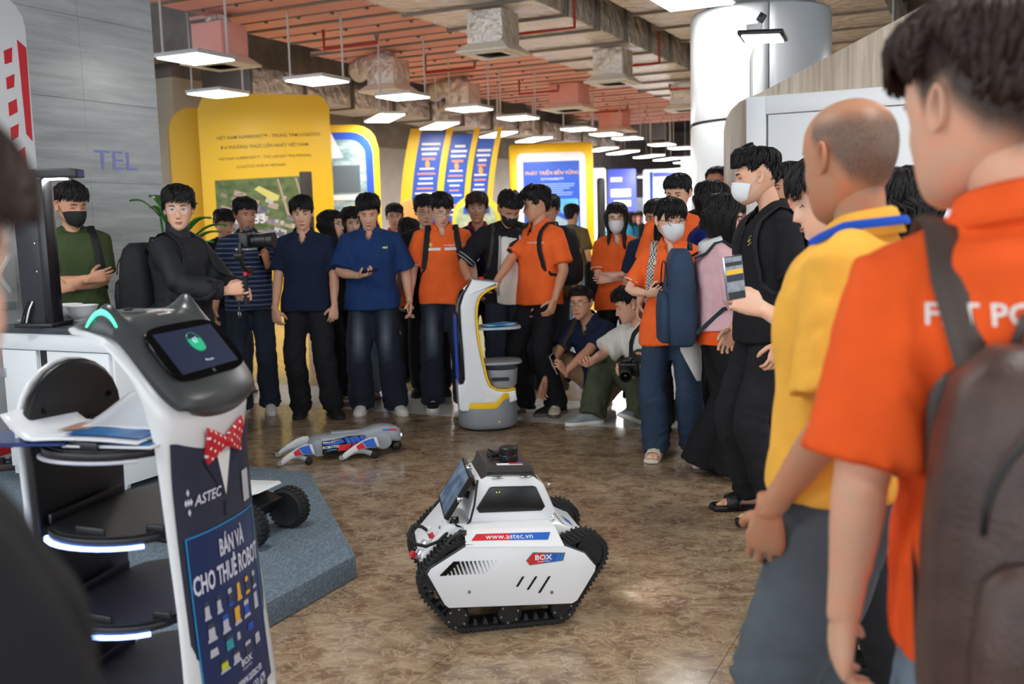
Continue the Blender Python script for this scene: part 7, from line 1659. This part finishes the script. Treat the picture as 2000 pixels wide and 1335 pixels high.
kc = tag(MB().tube([W2(Pp, (.07, .145, .90)), W2(Pp, (.07, .155, .87)), W2(Pp, (.072, .155, .84))], .006, 6).box(W2(Pp, (.072, .155, .81)), (.025, .008, .05), 0, bev=.003).build('key_fob', M_CHROME), 'key fob clipped to the belt of the striped polo man', 'key fob')

person('man in dark navy polo and black trousers standing with arms down', -1.58, 7.72, 178, h=1.69, head=(-4, 6, 3), hair=dict(kind='short', top=.032, side=.013, fringe=.030), skn=0, look=-.4, hands={1: dict(w=(.225, .12, .86), d=(-.12, .12, -1), p=(-.5, -.9, 0), curl=.6), -1: dict(w=(-.225, .10, .87), d=(.12, .12, -1), p=(.5, -.9, 0), curl=.6)}, top=dict(kind='polo', mat=NAVY, sleeve=.80, ease=.022, hem=-.10), bottom=bt(BLKT, (.098, .086, .088), wr=.011), shoes=S_B, feet={1: dict(a=(.09, -.05, .085), yaw=2), -1: dict(a=(-.16, .03, .085), yaw=-28)})
person('young woman with glasses in profile behind the navy polo man', -1.47, 8.3, 115, h=1.59, woman=True, head=(-8, -6, 0), hair=dict(kind='long', front=.062, len=.16, strands=130, top=.016), glasses='round', skn=3, top=dict(kind='tee', mat=BLK), bottom=bt(BLKT), shoes=sandal(SOLEG), vox=.018)
person('long haired person in light jeans behind the blue polo man', -1.33, 8.5, 165, h=1.62, woman=True, head=(-10, 10, 0), hair=H_LONG, skn=3, top=dict(kind='tee', mat=NAVY), bottom=bt(LDNM, (.10, .10, .11)), shoes=sandal(SOLEG), vox=.018)
Pp = person('man in bright blue polo smiling down at his phone', -1.08, 7.79, 178, h=1.70, g=1.08, head=(-4, 20, 0), hair=dict(kind='short', top=.036, side=.015, vol=.01, fringe=.010, sweep=-.5), skn=0, gaze='down', hands={1: dict(w=(.06, .28, 1.10), e=(1, -.45, -.75), d=(-.85, .5, .12), p=(.1, .1, 1), curl=.55, thumb=.5), -1: dict(w=(-.29, .03, .88))}, top=dict(kind='polo', mat=BLUE, sleeve=.92, ease=.032, hem=-.11, sr=1.15), bottom=bt(WJN, (.104, .096, .105), drop=.035, wr=.009), shoes=S_W, feet={1: dict(a=(.12, -.04, .085), yaw=4), -1: dict(a=(-.15, .02, .085), yaw=-24)})
phone(hand_frame(Pp, 1) @ Matrix.Translation((0, .02, -.006)) @ Matrix.Rotation(PI, 4, 'X') @ Matrix.Rotation(-.3, 4, 'Z'), 'dark phone in the hand of the blue polo man')
decal(Pp, [(-.02, 0), (0, .012), (.012, .004), (.024, .014), (.022, -.004), (.004, -.006)], [(0, 1, 2, 3, 4, 5)], mat('lime_logo', rgb(214, 232, 130), .5), 'chest_logo', Pp.shirt, (-.12, 1.30))

Pp = person('man in orange shirt and dark vest raising a phone at the back', -1.13, 10.0, 178, h=1.66, head=(-6, 0, 0), hair=H_S, glasses='square', skn=1, hands={1: dict(w=(.20, .20, 1.46), e=(1, -.2, -1), d=(-.15, .1, 1), p=(.2, 1, 0), curl=.6)}, top=dict(kind='polo', mat=ORG2, sleeve=.8), bottom=bt(BLKT), shoes=sandal(SOLEG), vox=.018)
phone(hand_frame(Pp, 1) @ Matrix.Rotation(PI, 4, 'Y'), 'phone raised by the man at the back')
person('short person with black hair seen from behind near the orange shirts', -.94, 9.3, 20, h=1.50, hair=H_FULL, skn=1, head=(15, 20, 0), top=dict(kind='tee', mat=ORG2), bottom=bt(BLKT), shoes=S_B, vox=.018)
person('bespectacled man looking over the shoulder of the man in orange', -.71, 8.6, 178, h=1.69, hs=1.04, head=(-8, 4, 0), hair=H_FULL, glasses='square', skn=0, top=dict(kind='tee', mat=BLK), bottom=bt(BLKT), shoes=S_B, vox=.018)
Pp = person('man in orange polo with white chest band and backpack looking down', -.53, 7.94, 176, h=1.71, head=(-16, 22, 0), hair=H_PART, glasses='square', gaze='down', skn=3, hands={1: dict(w=(.275, .06, .87)), -1: dict(w=(-.24, .02, .87))}, top=dict(kind='polo', mat=ORG, sleeve=.80, ease=.024, hem=-.10, trim=TRIM), bottom=bt(WJN, (.102, .094, .102), drop=.035, wr=.009), shoes=S_BW, feet={1: dict(a=(.115, .0, .085), yaw=2), -1: dict(a=(-.14, .0, .085), yaw=-14)})
V, F = strip_vf(.26, .020, 24); decal(Pp, V, F, TRIM, 'chest_band', Pp.shirt, (0, 1.275), off=.004)
decal(Pp, [(.014 * math.cos(a), .014 * math.sin(a)) for a in np.arange(10) * PI / 5], [tuple(range(10))], mat('gold_logo', rgb(244, 190, 70), .5), 'chest_logo', Pp.shirt, (.09, 1.31))
V, F = text_vf('FPT POLYTECHNIC', .020, bold=.02); decal(Pp, V, F, TRIM, 'lettering', Pp.shirt, (-.09, 1.30))
backpack(Pp, 'black backpack worn by the man with the white chest band', BPK)
person('man in navy jacket with maroon collar peering between the orange shirts', -.26, 8.4, 180, h=1.70, head=(2, 0, 0), hair=dict(kind='short', top=.034, side=.018, fringe=.030, part=0.0, sweep=.5), hmat=1, glasses='clear', skn=2, top=dict(kind='polo', mat=NAVY, collar=MRN, placket=MRN, sleeve=1.9, name='jacket'), bottom=bt(BLKT), shoes=S_B, vox=.016)
Pp = person('bearded looking man in black mask and open black shirt bending over the delivery robot', -.02, 7.78, 172, h=1.72, lean=16, head=(-14, 34, 0), hair=dict(kind='short', fade=.02, vol=.014, spike=.6, fringe=.0), glasses='clear', mask='black', gaze='down', skn=2, hands={1: dict(w=(.30, .26, .98), e=(1, -.6, -.3)), -1: dict(w=(-.19, .17, .82), e=(-1, -.5, -.2), d=(.15, .3, -1), p=(1, .2, 0), curl=.5)}, top=dict(kind='tee', mat=WTEE, sleeve=.5, ease=.012, hem=-.10), bottom=bt(DNIM, (.098, .088, .088)), shoes=S_BW)
Pp.root['label'] = 'man in black mask and open black shirt bending over the delivery robot'
def overshirt(P, m, trim, k, lean):
    V = P.shirtV; F = P.shirtF; N = vnormals(V, F); cV = V[F].mean(1); keep = ~((np.abs(cV[:, 0]) < .070 + .03 * np.clip((1.35 - cV[:, 2]) / .4, 0, 1)) & (cV[:, 1] > -.01 + .25 * np.clip((cV[:, 2] - 1.05) / .4, 0, 1)))
    o = quads('open_shirt', V + N * .012, F[keep], m, P.root); o.modifiers.new('t', 'SOLIDIFY').thickness = .004
    for s in (-1, 1):
        a, e, w = P.S[s] * k, P.E[s] * k, (.068 * k)
        en = a + (e - a) * .92; MB().tube([a + np.array([-s * .02, 0, .0]), a, (a + en) / 2, en], [w * .95, w, w * 1.04, w * 1.1], 18).build('sleeve', m, o, smooth=70)
        d_ = norm(e - a); sd = norm(np.cross(d_, [0, 1, .1])); fr = np.cross(d_, sd)
        for q in (.01, .035): MB().tube([tuple(en - d_ * q + (sd * math.cos(t) + fr * math.sin(t)) * w * 1.11) for t in np.arange(22) * PI / 11], .004, 5, closed=True).build('cuff_stripe', trim, o, smooth=180)
        pts = conform(P, [(s * (.075 + .02 * q), 1.40 * k - .50 * q) for q in np.linspace(0, 1, 9)], k, off=.016); MB().tube(pts, [(.008, .003)] * 9, 6, ref=(1, 0, 0)).build('placket_edge', trim, o, smooth=180)
overshirt(Pp, BLK, cloth('grey_trim', 170, 174, 180), Pp.k, 16)
backpack(Pp, 'dark grey backpack straps on the man in the black mask', BSTR, off=.01)
Pp = person('laughing man in plain orange polo pointing across the delivery robot', .22, 7.62, 228, h=1.71, head=(38, 8, 0), hair=dict(kind='short', top=.036, side=.012, vol=.012, fringe=.012, spike=.35), skn=1, smile=True, hands={1: dict(w=(.06, .42, .98), e=(.6, -.6, -.8), d=(-.05, 1, -.25), p=(-.3, 0, -1), point=True), -1: dict(w=(-.26, .10, .88), curl=.5)}, top=dict(kind='polo', mat=ORG, sleeve=.82, ease=.026, hem=-.10), bottom=bt(BLK, (.096, .086, .092)), shoes=S_CR, feet={1: dict(a=(.12, .08, .085), yaw=10), -1: dict(a=(-.12, -.03, .085), yaw=-40)})
V, F = text_vf('FPT POLYTECHNIC', .018, bold=.02); decal(Pp, V, F, TRIM, 'lettering', Pp.shirt, (-.08, 1.31))
backpack(Pp, 'black backpack on the laughing man in orange', BPK, h=.46, d=.19)
person('dark haired person in brown hidden behind the laughing man', .36, 8.8, 200, h=1.67, hair=H_FULL, skn=1, head=(0, 5, 0), top=dict(kind='tee', mat=BRN), bottom=bt(DNIM), shoes=S_B, vox=.018)
person('man in olive brown t-shirt walking away toward the blue poster', .78, 12.4, 25, h=1.64, hair=dict(kind='short', nape=-.06), skn=1, head=(10, 0, 0), top=dict(kind='tee', mat=BRN, ease=.03, sleeve=.85), bottom=bt(LDNM), shoes=S_W, vox=.018)

Pp = person('woman in orange polo and white mask with folded arms and long hair', .85, 7.9, 186, h=1.58, woman=True, head=(4, 2, 0), hair=dict(kind='long', front=.060, len=.27, strands=190, top=.016), mask='white', glasses='round', skn=3, hands=CROSS, top=dict(kind='polo', mat=ORG, sleeve=.82, ease=.026, trim=TRIM), bottom=bt(BLKT), shoes=S_W)
bg = thing('tote_bag', 'black shoulder bag beside the woman with folded arms', 'bag', (.66, 7.98, 0), .1); MB().prism(rrect(-.06, .82, .06, 1.14, .03), -.05, .05, 'y', bev=.015).build('pouch', BPK, bg, smooth=40); MB().tube([(0, 0, 1.13), (.03, 0, 1.25), (.06, .0, 1.36)], .008, 6).build('strap', BPK, bg)

Pp = person('crouching man with glasses in navy polo reaching toward the floor', .56, 7.55, 222, h=1.70, pel=(0, -.20, -.69), lean=28, head=(-16, -4, 4), hair=dict(kind='short', fade=.015, top=.022, fringe=.004), glasses='square', skn=1, look=-.5, hands={1: dict(w=(.15, .42, .16), e=(1, -.2, .4), d=(.10, .35, -1), p=(-1, .1, 0), curl=.35), -1: dict(w=(-.10, .40, .36), e=(-1, -.1, -.6), d=(.15, .6, .8), p=(.9, .3, 0), curl=.7, thumb=.5)}, top=dict(kind='polo', mat=NAVY, sleeve=.78, ease=.02, hem=-.06), bottom=bt(KHK, (.094, .082, .07), rise=.1), shoes=S_3, feet={1: dict(a=(.16, .16, .085), k=(.5, 1, .3), yaw=20), -1: dict(a=(-.14, .02, .11), k=(-.6, 1, 0), yaw=-10, pitch=-22)})
phone(hand_frame(Pp, -1) @ Matrix.Translation((0, .02, -.01)) @ Matrix.Rotation(PI, 4, 'Y') @ Matrix.Rotation(.3, 4, 'Z'), 'grey phone held by the crouching man with glasses', case=M_GREY)
backpack(Pp, 'brown strapped bag on the crouching man with glasses', BSTR, straps=(1,), pocket=False, h=.3, d=.1)
Pp = person('crouching photographer in cream t-shirt holding a camera', .82, 7.08, 248, h=1.70, pel=(0, -.22, -.69), lean=20, head=(18, 16, 0), hair=dict(kind='short', fade=.02, vol=.014, spike=.7, fringe=.008), skn=0, gaze='down', hands={1: dict(w=(.02, .30, .46), e=(1, -.3, -.5), d=(-.95, .3, .1), p=(-.2, .4, .8), curl=.7), -1: dict(w=(-.34, .16, .42), e=(-1, -.3, -.2), d=(-.2, .9, .3), p=(.7, 0, .6), curl=.7)}, top=dict(kind='tee', mat=WTEE, sleeve=.92, ease=.034, hem=-.06, sr=1.2, wr=.011), bottom=bt(OLVP, (.108, .098, .10), wr=.011), shoes=S_GR, feet={1: dict(a=(.13, .22, .085), k=(.3, 1, .3), yaw=8), -1: dict(a=(-.14, -.02, .11), k=(-.3, 1, 0), pitch=-22)})
dslr(Matrix.Translation((.78, 6.62, .475)) @ Matrix.Rotation(-R_(196), 4, 'Z') @ Matrix.Rotation(R_(-14), 4, 'X'), 'black camera with big lens held by the crouching photographer')
pts = conform(Pp, [(-.10, .72), (-.09, .66), (-.08, .60), (-.07, .54)], Pp.k, off=.010); tag(MB().tube([W2(Pp, p) for p in pts] + [Vector((.80, 6.64, .53))], [(.02, .004)] * 5, 6).build('camera_strap', BPK, smooth=60), 'black camera strap across the cream t-shirt', 'strap')

person('dark haired man peering from behind the girl in white mask', 1.08, 7.35, 190, h=1.58, head=(8, 8, 0), hair=dict(kind='short', fade=.015), skn=2, top=dict(kind='tee', mat=NAVY), bottom=bt(BLKT), shoes=S_B, vox=.018)
person('tall man in orange shirt standing behind the girl in white mask', 1.14, 6.75, 196, h=1.75, g=1.05, head=(14, 10, 0), hair=dict(kind='short', fade=.01, top=.024, fringe=.012), skn=0, look=.5, top=dict(kind='tee', mat=ORG, sleeve=.8), bottom=bt(BLKT), shoes=S_B, vox=.016)
Pp = person('girl in orange polo with white mask, glasses and ponytail', .98, 6.08, 198, h=1.56, woman=True, hs=1.06, head=(-32, 4, 0), hair=dict(kind='pony', front=.066, bangs=.022, top=.018, len=.22, clumps=320), mask='white', glasses='round', skn=3, look=-.5, hands={1: dict(w=(.10, .24, 1.12), e=(1, -.4, -.7), d=(-.7, .6, .2), p=(-.3, -.6, .5), curl=.8, thumb=.7), -1: dict(w=(-.24, .05, .90))}, top=dict(kind='polo', mat=ORG, sleeve=.80, ease=.03, hem=-.17, trim=TRIM, flare=.02), bottom=bt(MDNM, (.096, .09, .10)), shoes=sandal(cloth('cream_slide', 214, 204, 188)), feet={1: dict(a=(.10, .06, .085), yaw=2), -1: dict(a=(-.13, -.06, .085), yaw=-16)})
decal(Pp, [(.03 * math.cos(a) * (1 + .2 * math.sin(3 * a)), .035 * math.sin(a)) for a in np.arange(18) * PI / 9], [tuple(range(18))], mat('badge_pink', rgb(230, 96, 92), .5), 'chest_badge', Pp.shirt, (.085, 1.20)); decal(Pp, [(.015 * math.cos(a), .016 * math.sin(a) + .008) for a in np.arange(12) * PI / 6], [tuple(range(12))], mat('badge_cream', rgb(240, 206, 140), .5), 'badge_centre', Pp.shirt, (.085, 1.20), off=.006)
def checker():
    m = cloth('houndstooth', 30, 30, 32); n, l, b = nodes(m); tc = n.new('ShaderNodeTexCoord'); c = n.new('ShaderNodeTexChecker'); c.inputs['Scale'].default_value = 110; c.inputs['Color1'].default_value = rgb(30, 30, 34); c.inputs['Color2'].default_value = rgb(226, 226, 224); l.new(tc.outputs['Object'], c.inputs['Vector']); l.new(c.outputs['Color'], b.inputs['Base Color']); return m
backpack(Pp, 'bag with black and white checked strap on the masked girl', BPK, sm=checker(), h=.36, straps=(1,))
phone(hand_frame(Pp, 1) @ Matrix.Translation((0, .0, -.012)), 'dark phone held against the orange polo of the masked girl')

person('balding man peeking out beside the wooden booth', 1.545, 7.42, 200, h=1.83, head=(10, 0, 0), hair=dict(kind='short', front=.085, top=.014), skn=2, top=dict(kind='tee', mat=BLK), bottom=bt(BLKT), shoes=S_B, vox=.018)
person('person with long black hair and royal blue top behind the pink jacket', 1.27, 6.3, 70, h=1.67, woman=True, head=(10, 6, 0), hair=dict(kind='long', front=.06, len=.12, strands=150), skn=3, top=dict(kind='tee', mat=ROYB, sleeve=.9, ease=.03), bottom=bt(BLKT), shoes=S_B, vox=.018)
Pp = person('woman in pink jacket and wide black trousers with a blue backpack', 1.175, 5.58, 90, h=1.57, woman=True, hs=1.05, head=(10, 10, 0), hair=dict(kind='bob', front=.062, len=.06, strands=160, top=.018), skn=3, hands={1: dict(w=(.10, .20, 1.02), e=(1, -.6, -.4)), -1: dict(w=(-.10, .20, 1.02), e=(-1, -.6, -.4))}, top=dict(kind='tee', mat=PNK, collar=ORG2, sleeve=1.9, ease=.04, sr=1.25, hem=-.02, wr=.013, name='jacket'), bottom=bt(BLK, (.112, .118, .150), drop=.055), shoes=S_PK, feet={1: dict(a=(.10, .08, .085), yaw=8), -1: dict(a=(-.10, -.08, .085), yaw=-5)})
k = Pp.k; Vh = []
hb = MB(); rr = []
for q, (rw, z0) in enumerate(((.085, .03), (.115, .01), (.125, -.03), (.10, -.06))): rr.append([tuple((Pp.N + np.array([rw * math.sin(a), -.01 + rw * .9 * math.cos(a) * (1 if math.cos(a) < 0 else .5), z0 + .02 * math.cos(a)])) * k) for a in np.linspace(R_(70), R_(290), 20)])
hb.loft(rr, 0, caps=False, closed=False); o = hb.build('hood', HOOD, Pp.shirt, smooth=180); o.modifiers.new('t', 'SOLIDIFY').thickness = .012
rr = [[tuple((Pp.Pv + np.array([a_ * math.cos(t), b_ * math.sin(t), z_])) * k) for t in np.arange(28) * PI / 14] for a_, b_, z_ in ((.188, .140, -.10), (.194, .146, -.095), (.190, .142, -.02), (.18, .13, .0))]
MB().loft(rr, 0).build('orange_hem', ORG2, Pp.shirt, smooth=50)
backpack(Pp, 'slouchy blue backpack on the woman in the pink jacket', BPB, h=.54, w=.30, d=.17, zc=-.33, sm=cloth('slate_strap', 52, 64, 78))
wj = thing('tied_jacket', 'cream cloth hanging beside the black trousers', 'cloth', (1.02, 5.75, 0), .3)
rr = [[(.05 * math.cos(t) * a_ + dx, .03 * math.sin(t) * a_, z_) for t in np.arange(14) * PI / 7] for a_, dx, z_ in ((.3, 0, .92), (.8, -.01, .88), (1.2, .0, .80), (1.3, .02, .70), (.8, .05, .60), (.3, .07, .52))]
MB().loft(rr, 0).build('cloth_fold', HOOD, wj, smooth=180)

Pp = person('man in black polo and white mask with backpack and black sandals', 1.235, 4.80, 262, h=1.77, neckf=.07, head=(17, 4, 0), hair=dict(kind='short', fade=.034, vol=.020, top=.030, side=.005, fringe=.012, spike=.7, clumps=420), mask='white', skn=0, hands={1: dict(w=(.26, .06, .87), curl=.45), -1: dict(w=(-.27, .05, .86), curl=.5)}, top=dict(kind='polo', mat=BLK, sleeve=.88, ease=.026, hem=-.10), bottom=bt(BLKT, (.094, .08, .078), drop=.02), shoes=sandal(M_BLACK), vox=.012, feet={1: dict(a=(.11, .03, .085), yaw=10), -1: dict(a=(-.11, .0, .085), yaw=-8)})
gl = MB(); r = random.Random(4)
for i in range(12): a, q = r.uniform(0, 6.28), r.uniform(0, .024); c2 = (q * math.cos(a) * .8, q * math.sin(a) + .006); gl.add(conform(Pp, [(-.085 - c2[0] - dx, 1.345 + c2[1] + dz) for dx, dz in ((0, 0), (.006, .002), (.007, .008), (.001, .007))], Pp.k, off=.004), [(0, 1, 2, 3)])
tag(gl.build('gold_emblem', mat('gold_thread', rgb(196, 170, 104), .5), Pp.shirt, smooth=0), kind='stuff')
backpack(Pp, 'black backpack on the man in black polo', BPK, h=.46, d=.18, w=.31)
person('man in orange with dark hair behind the man in black polo', 1.57, 5.6, 262, h=1.74, head=(0, 8, 0), hair=dict(kind='short', fade=.02), skn=1, top=dict(kind='tee', mat=ORG2), bottom=bt(BLKT), shoes=S_B, vox=.016)
Pp = person('person in white shirt holding a folding phone out to film', 1.03, 3.2, 276, h=1.64, head=(4, 14, 0), hair=dict(kind='short', top=.03, side=.014, fringe=.034, clumps=380), skn=3, gaze='down', hands={-1: dict(w=(-.12, .24, 1.225), e=(-.8, -.6, -.7), d=(.05, .9, .42), p=(.9, .1, -.2), curl=.62, thumb=.55), 1: dict(w=(.24, .05, .88))}, top=dict(kind='tee', mat=WTEE, sleeve=.7), bottom=bt(BLKT), shoes=S_B, vox=.013)
pf = frame((.668, 2.98, 1.292), (.93, .36, .10), (-.12, 0, 1)); o, sc = phone(pf @ Matrix.Rotation(PI, 4, 'Y'), 'silver edged folding phone filming the robots', case=M_CHROME, sx=.033, sy=.066, scr=mat('phone_screen', rgb(112, 118, 124), .2, noise=(60, rgb(60, 74, 96), (1, 1, 1)), emit=rgb(120, 124, 130), es=.3))
for z_, h_, m_ in ((.042, .012, M_BLACK), (-.052, .022, M_BLACK), (.018, .014, M_YEL), (.0, .02, M_NAVYP)): MB().box((0, z_, -.0062), (.058, h_, .001)).build('screen_band', m_, sc, smooth=0)
Pp = person('bald man in mustard polo and grey trousers with a hand in his pocket', .70, 2.05, 304, h=1.70, g=1.04, hs=1.04, head=(32, 4, 0), hair=None, scalp='bald', skn=2, hands={-1: dict(w=(-.205, .10, .89), e=(-.55, -1, 0), d=(.25, .18, -1), p=(1, .1, 0), curl=.3), 1: dict(w=(.24, .05, .88))}, top=dict(kind='polo', mat=YLW, sleeve=.86, ease=.028, hem=-.02, wr=.009, sr=1.1), bottom=bt(GRYT, (.104, .088, .085), rise=.14, wr=.010), shoes=S_B, vox=.010)
k = Pp.k; pts = [tuple((Pp.N + Pp.RT @ np.array([.096 * math.sin(a), .096 * math.cos(a) + .004, .006 - .03 * max(0, math.cos(a)) - .01 * math.cos(a)])) * k) for a in np.linspace(R_(25), R_(335), 30)]
ly = thing('lanyard', 'blue lanyard ribbon round the neck of the bald man', 'lanyard', Pp.root.location, Pp.root.rotation_euler[2]); MB().tube(pts, [(.009, .002)] * 30, 6, ref=(0, 0, 1)).build('ribbon', cloth('lanyard_blue', 30, 80, 190), ly, smooth=60)
pts = conform(Pp, [(s_ * (.05 - .04 * q), 1.34 - .42 * q) for s_ in (1,) for q in np.linspace(0, 1, 8)], k, off=.008); MB().tube(pts, [(.009, .002)] * 8, 6, ref=(1, 0, 0)).build('ribbon', cloth('lanyard_blue', 30, 80, 190), ly, smooth=60)
person('woman in dark floral print dress behind the bald man', 1.16, 2.95, 290, h=1.57, woman=True, head=(0, 5, 0), hair=dict(kind='long', front=.06, len=.16, strands=150), skn=1, top=dict(kind='tee', mat=FLOR, sleeve=.9, ease=.03), bottom=bt(BLKT), shoes=S_B, vox=.016)
Pp = person('man in bright orange polo with brown leather backpack, nearest at right', .785, 1.45, 10, h=1.74, g=1.02, side=-8, hx=-.035, hs=1.08, scalp='undercut', head=(-32, 6, 0), hair=dict(kind='short', top=.042, side=.010, fade=.050, vol=.008, fringe=.02, nape=-.06, edge=.010, clumps=700), hmat=1, skn=0, hands={-1: dict(w=(-.275, .0, .83), curl=.4), 1: dict(w=(.25, .05, .88))}, top=dict(kind='polo', mat=ORG2, sleeve=.92, ease=.034, hem=-.15, wr=.010, sr=1.12), bottom=bt(LDNM, (.10, .09, .09)), shoes=S_W, vox=.009)
V, F = text_vf('FPT POLYTECHNIC', .042, bold=.02); decal(Pp, V, F, TRIM, 'lettering', Pp.shirt, (-.018, 1.335), back=True)
nb = backpack(Pp, 'worn brown leather backpack on the man nearest at right', BPBR, h=.56, w=.33, d=.19, zc=-.44, sm=mat('strap_brown', rgb(74, 62, 58), .5), straps=(1, -1), xo=.0)
yb_ = min(v.co.y for v in nb.children[0].data.vertices); zt_ = float(Pp.N[2]) * Pp.k - .44 * Pp.k
xc_ = float(Pp.N[0]) * Pp.k
SLD = mat('dark_leather', rgb(52, 38, 36), .35, bump=(160, .25))
for x_ in (xc_ - .075, xc_ + .075):
    bd_ = MB().tube([(x_, yb_ - .004 - .018 * math.sin(PI * q), zt_ + .24 - .46 * q) for q in np.linspace(0, 1, 9)], [(.018, .005)] * 9, 8, ref=(1, 0, 0)).build('leather_band', SLD, nb, smooth=60)
    MB().cyl((x_, yb_ - .030, zt_ - .02), (x_, yb_ - .040, zt_ - .02), .012, n=14).build('metal_stud', M_CHROME, bd_)
MB().prism(rrect(xc_ - .15, zt_ + .06, xc_ + .15, zt_ + .25, .06), yb_ - .012, yb_ + .01, 'y', bev=.008).build('top_flap', SLD, nb, smooth=50)

Pp = person('person in black at the left edge, blurred close to the camera', -.478, .74, 40, h=1.56, woman=True, hs=1.0, head=(-16, 5, 0), hair=dict(kind='short', top=.03, side=.018, nape=-.05), hmat=1, skn=3, hands={1: dict(w=(.27, .16, .92), e=(1, -.5, -.4))}, top=dict(kind='tee', mat=BLK, sleeve=.8, ease=.03), bottom=bt(BLKT), shoes=S_B, vox=.012)

for q, (x_, y_, f_, t_, hr, lb) in enumerate(((2.62, 21.5, 150, FARB, H_LONG, 'far woman in sky blue top by the display boards'), (2.92, 22.5, 200, BLK, H_FULL, 'far person in black and white by the display boards'), (2.62, 24.5, 185, FARB, H_S, 'farthest man in blue near the bright displays'))):
    person(lb, x_, y_, f_, h=1.58, woman=q == 0, hair=hr, skn=1, head=(-20, 0, 0), top=dict(kind='tee', mat=t_), bottom=bt(BLKT), shoes=S_B, vox=.024, group='people far back in the hall')
for ob in list(bpy.data.objects):
    if ob.users_scene and any(s is TMP for s in ob.users_scene): TMP.collection.objects.unlink(ob)
bpy.data.scenes.remove(TMP)
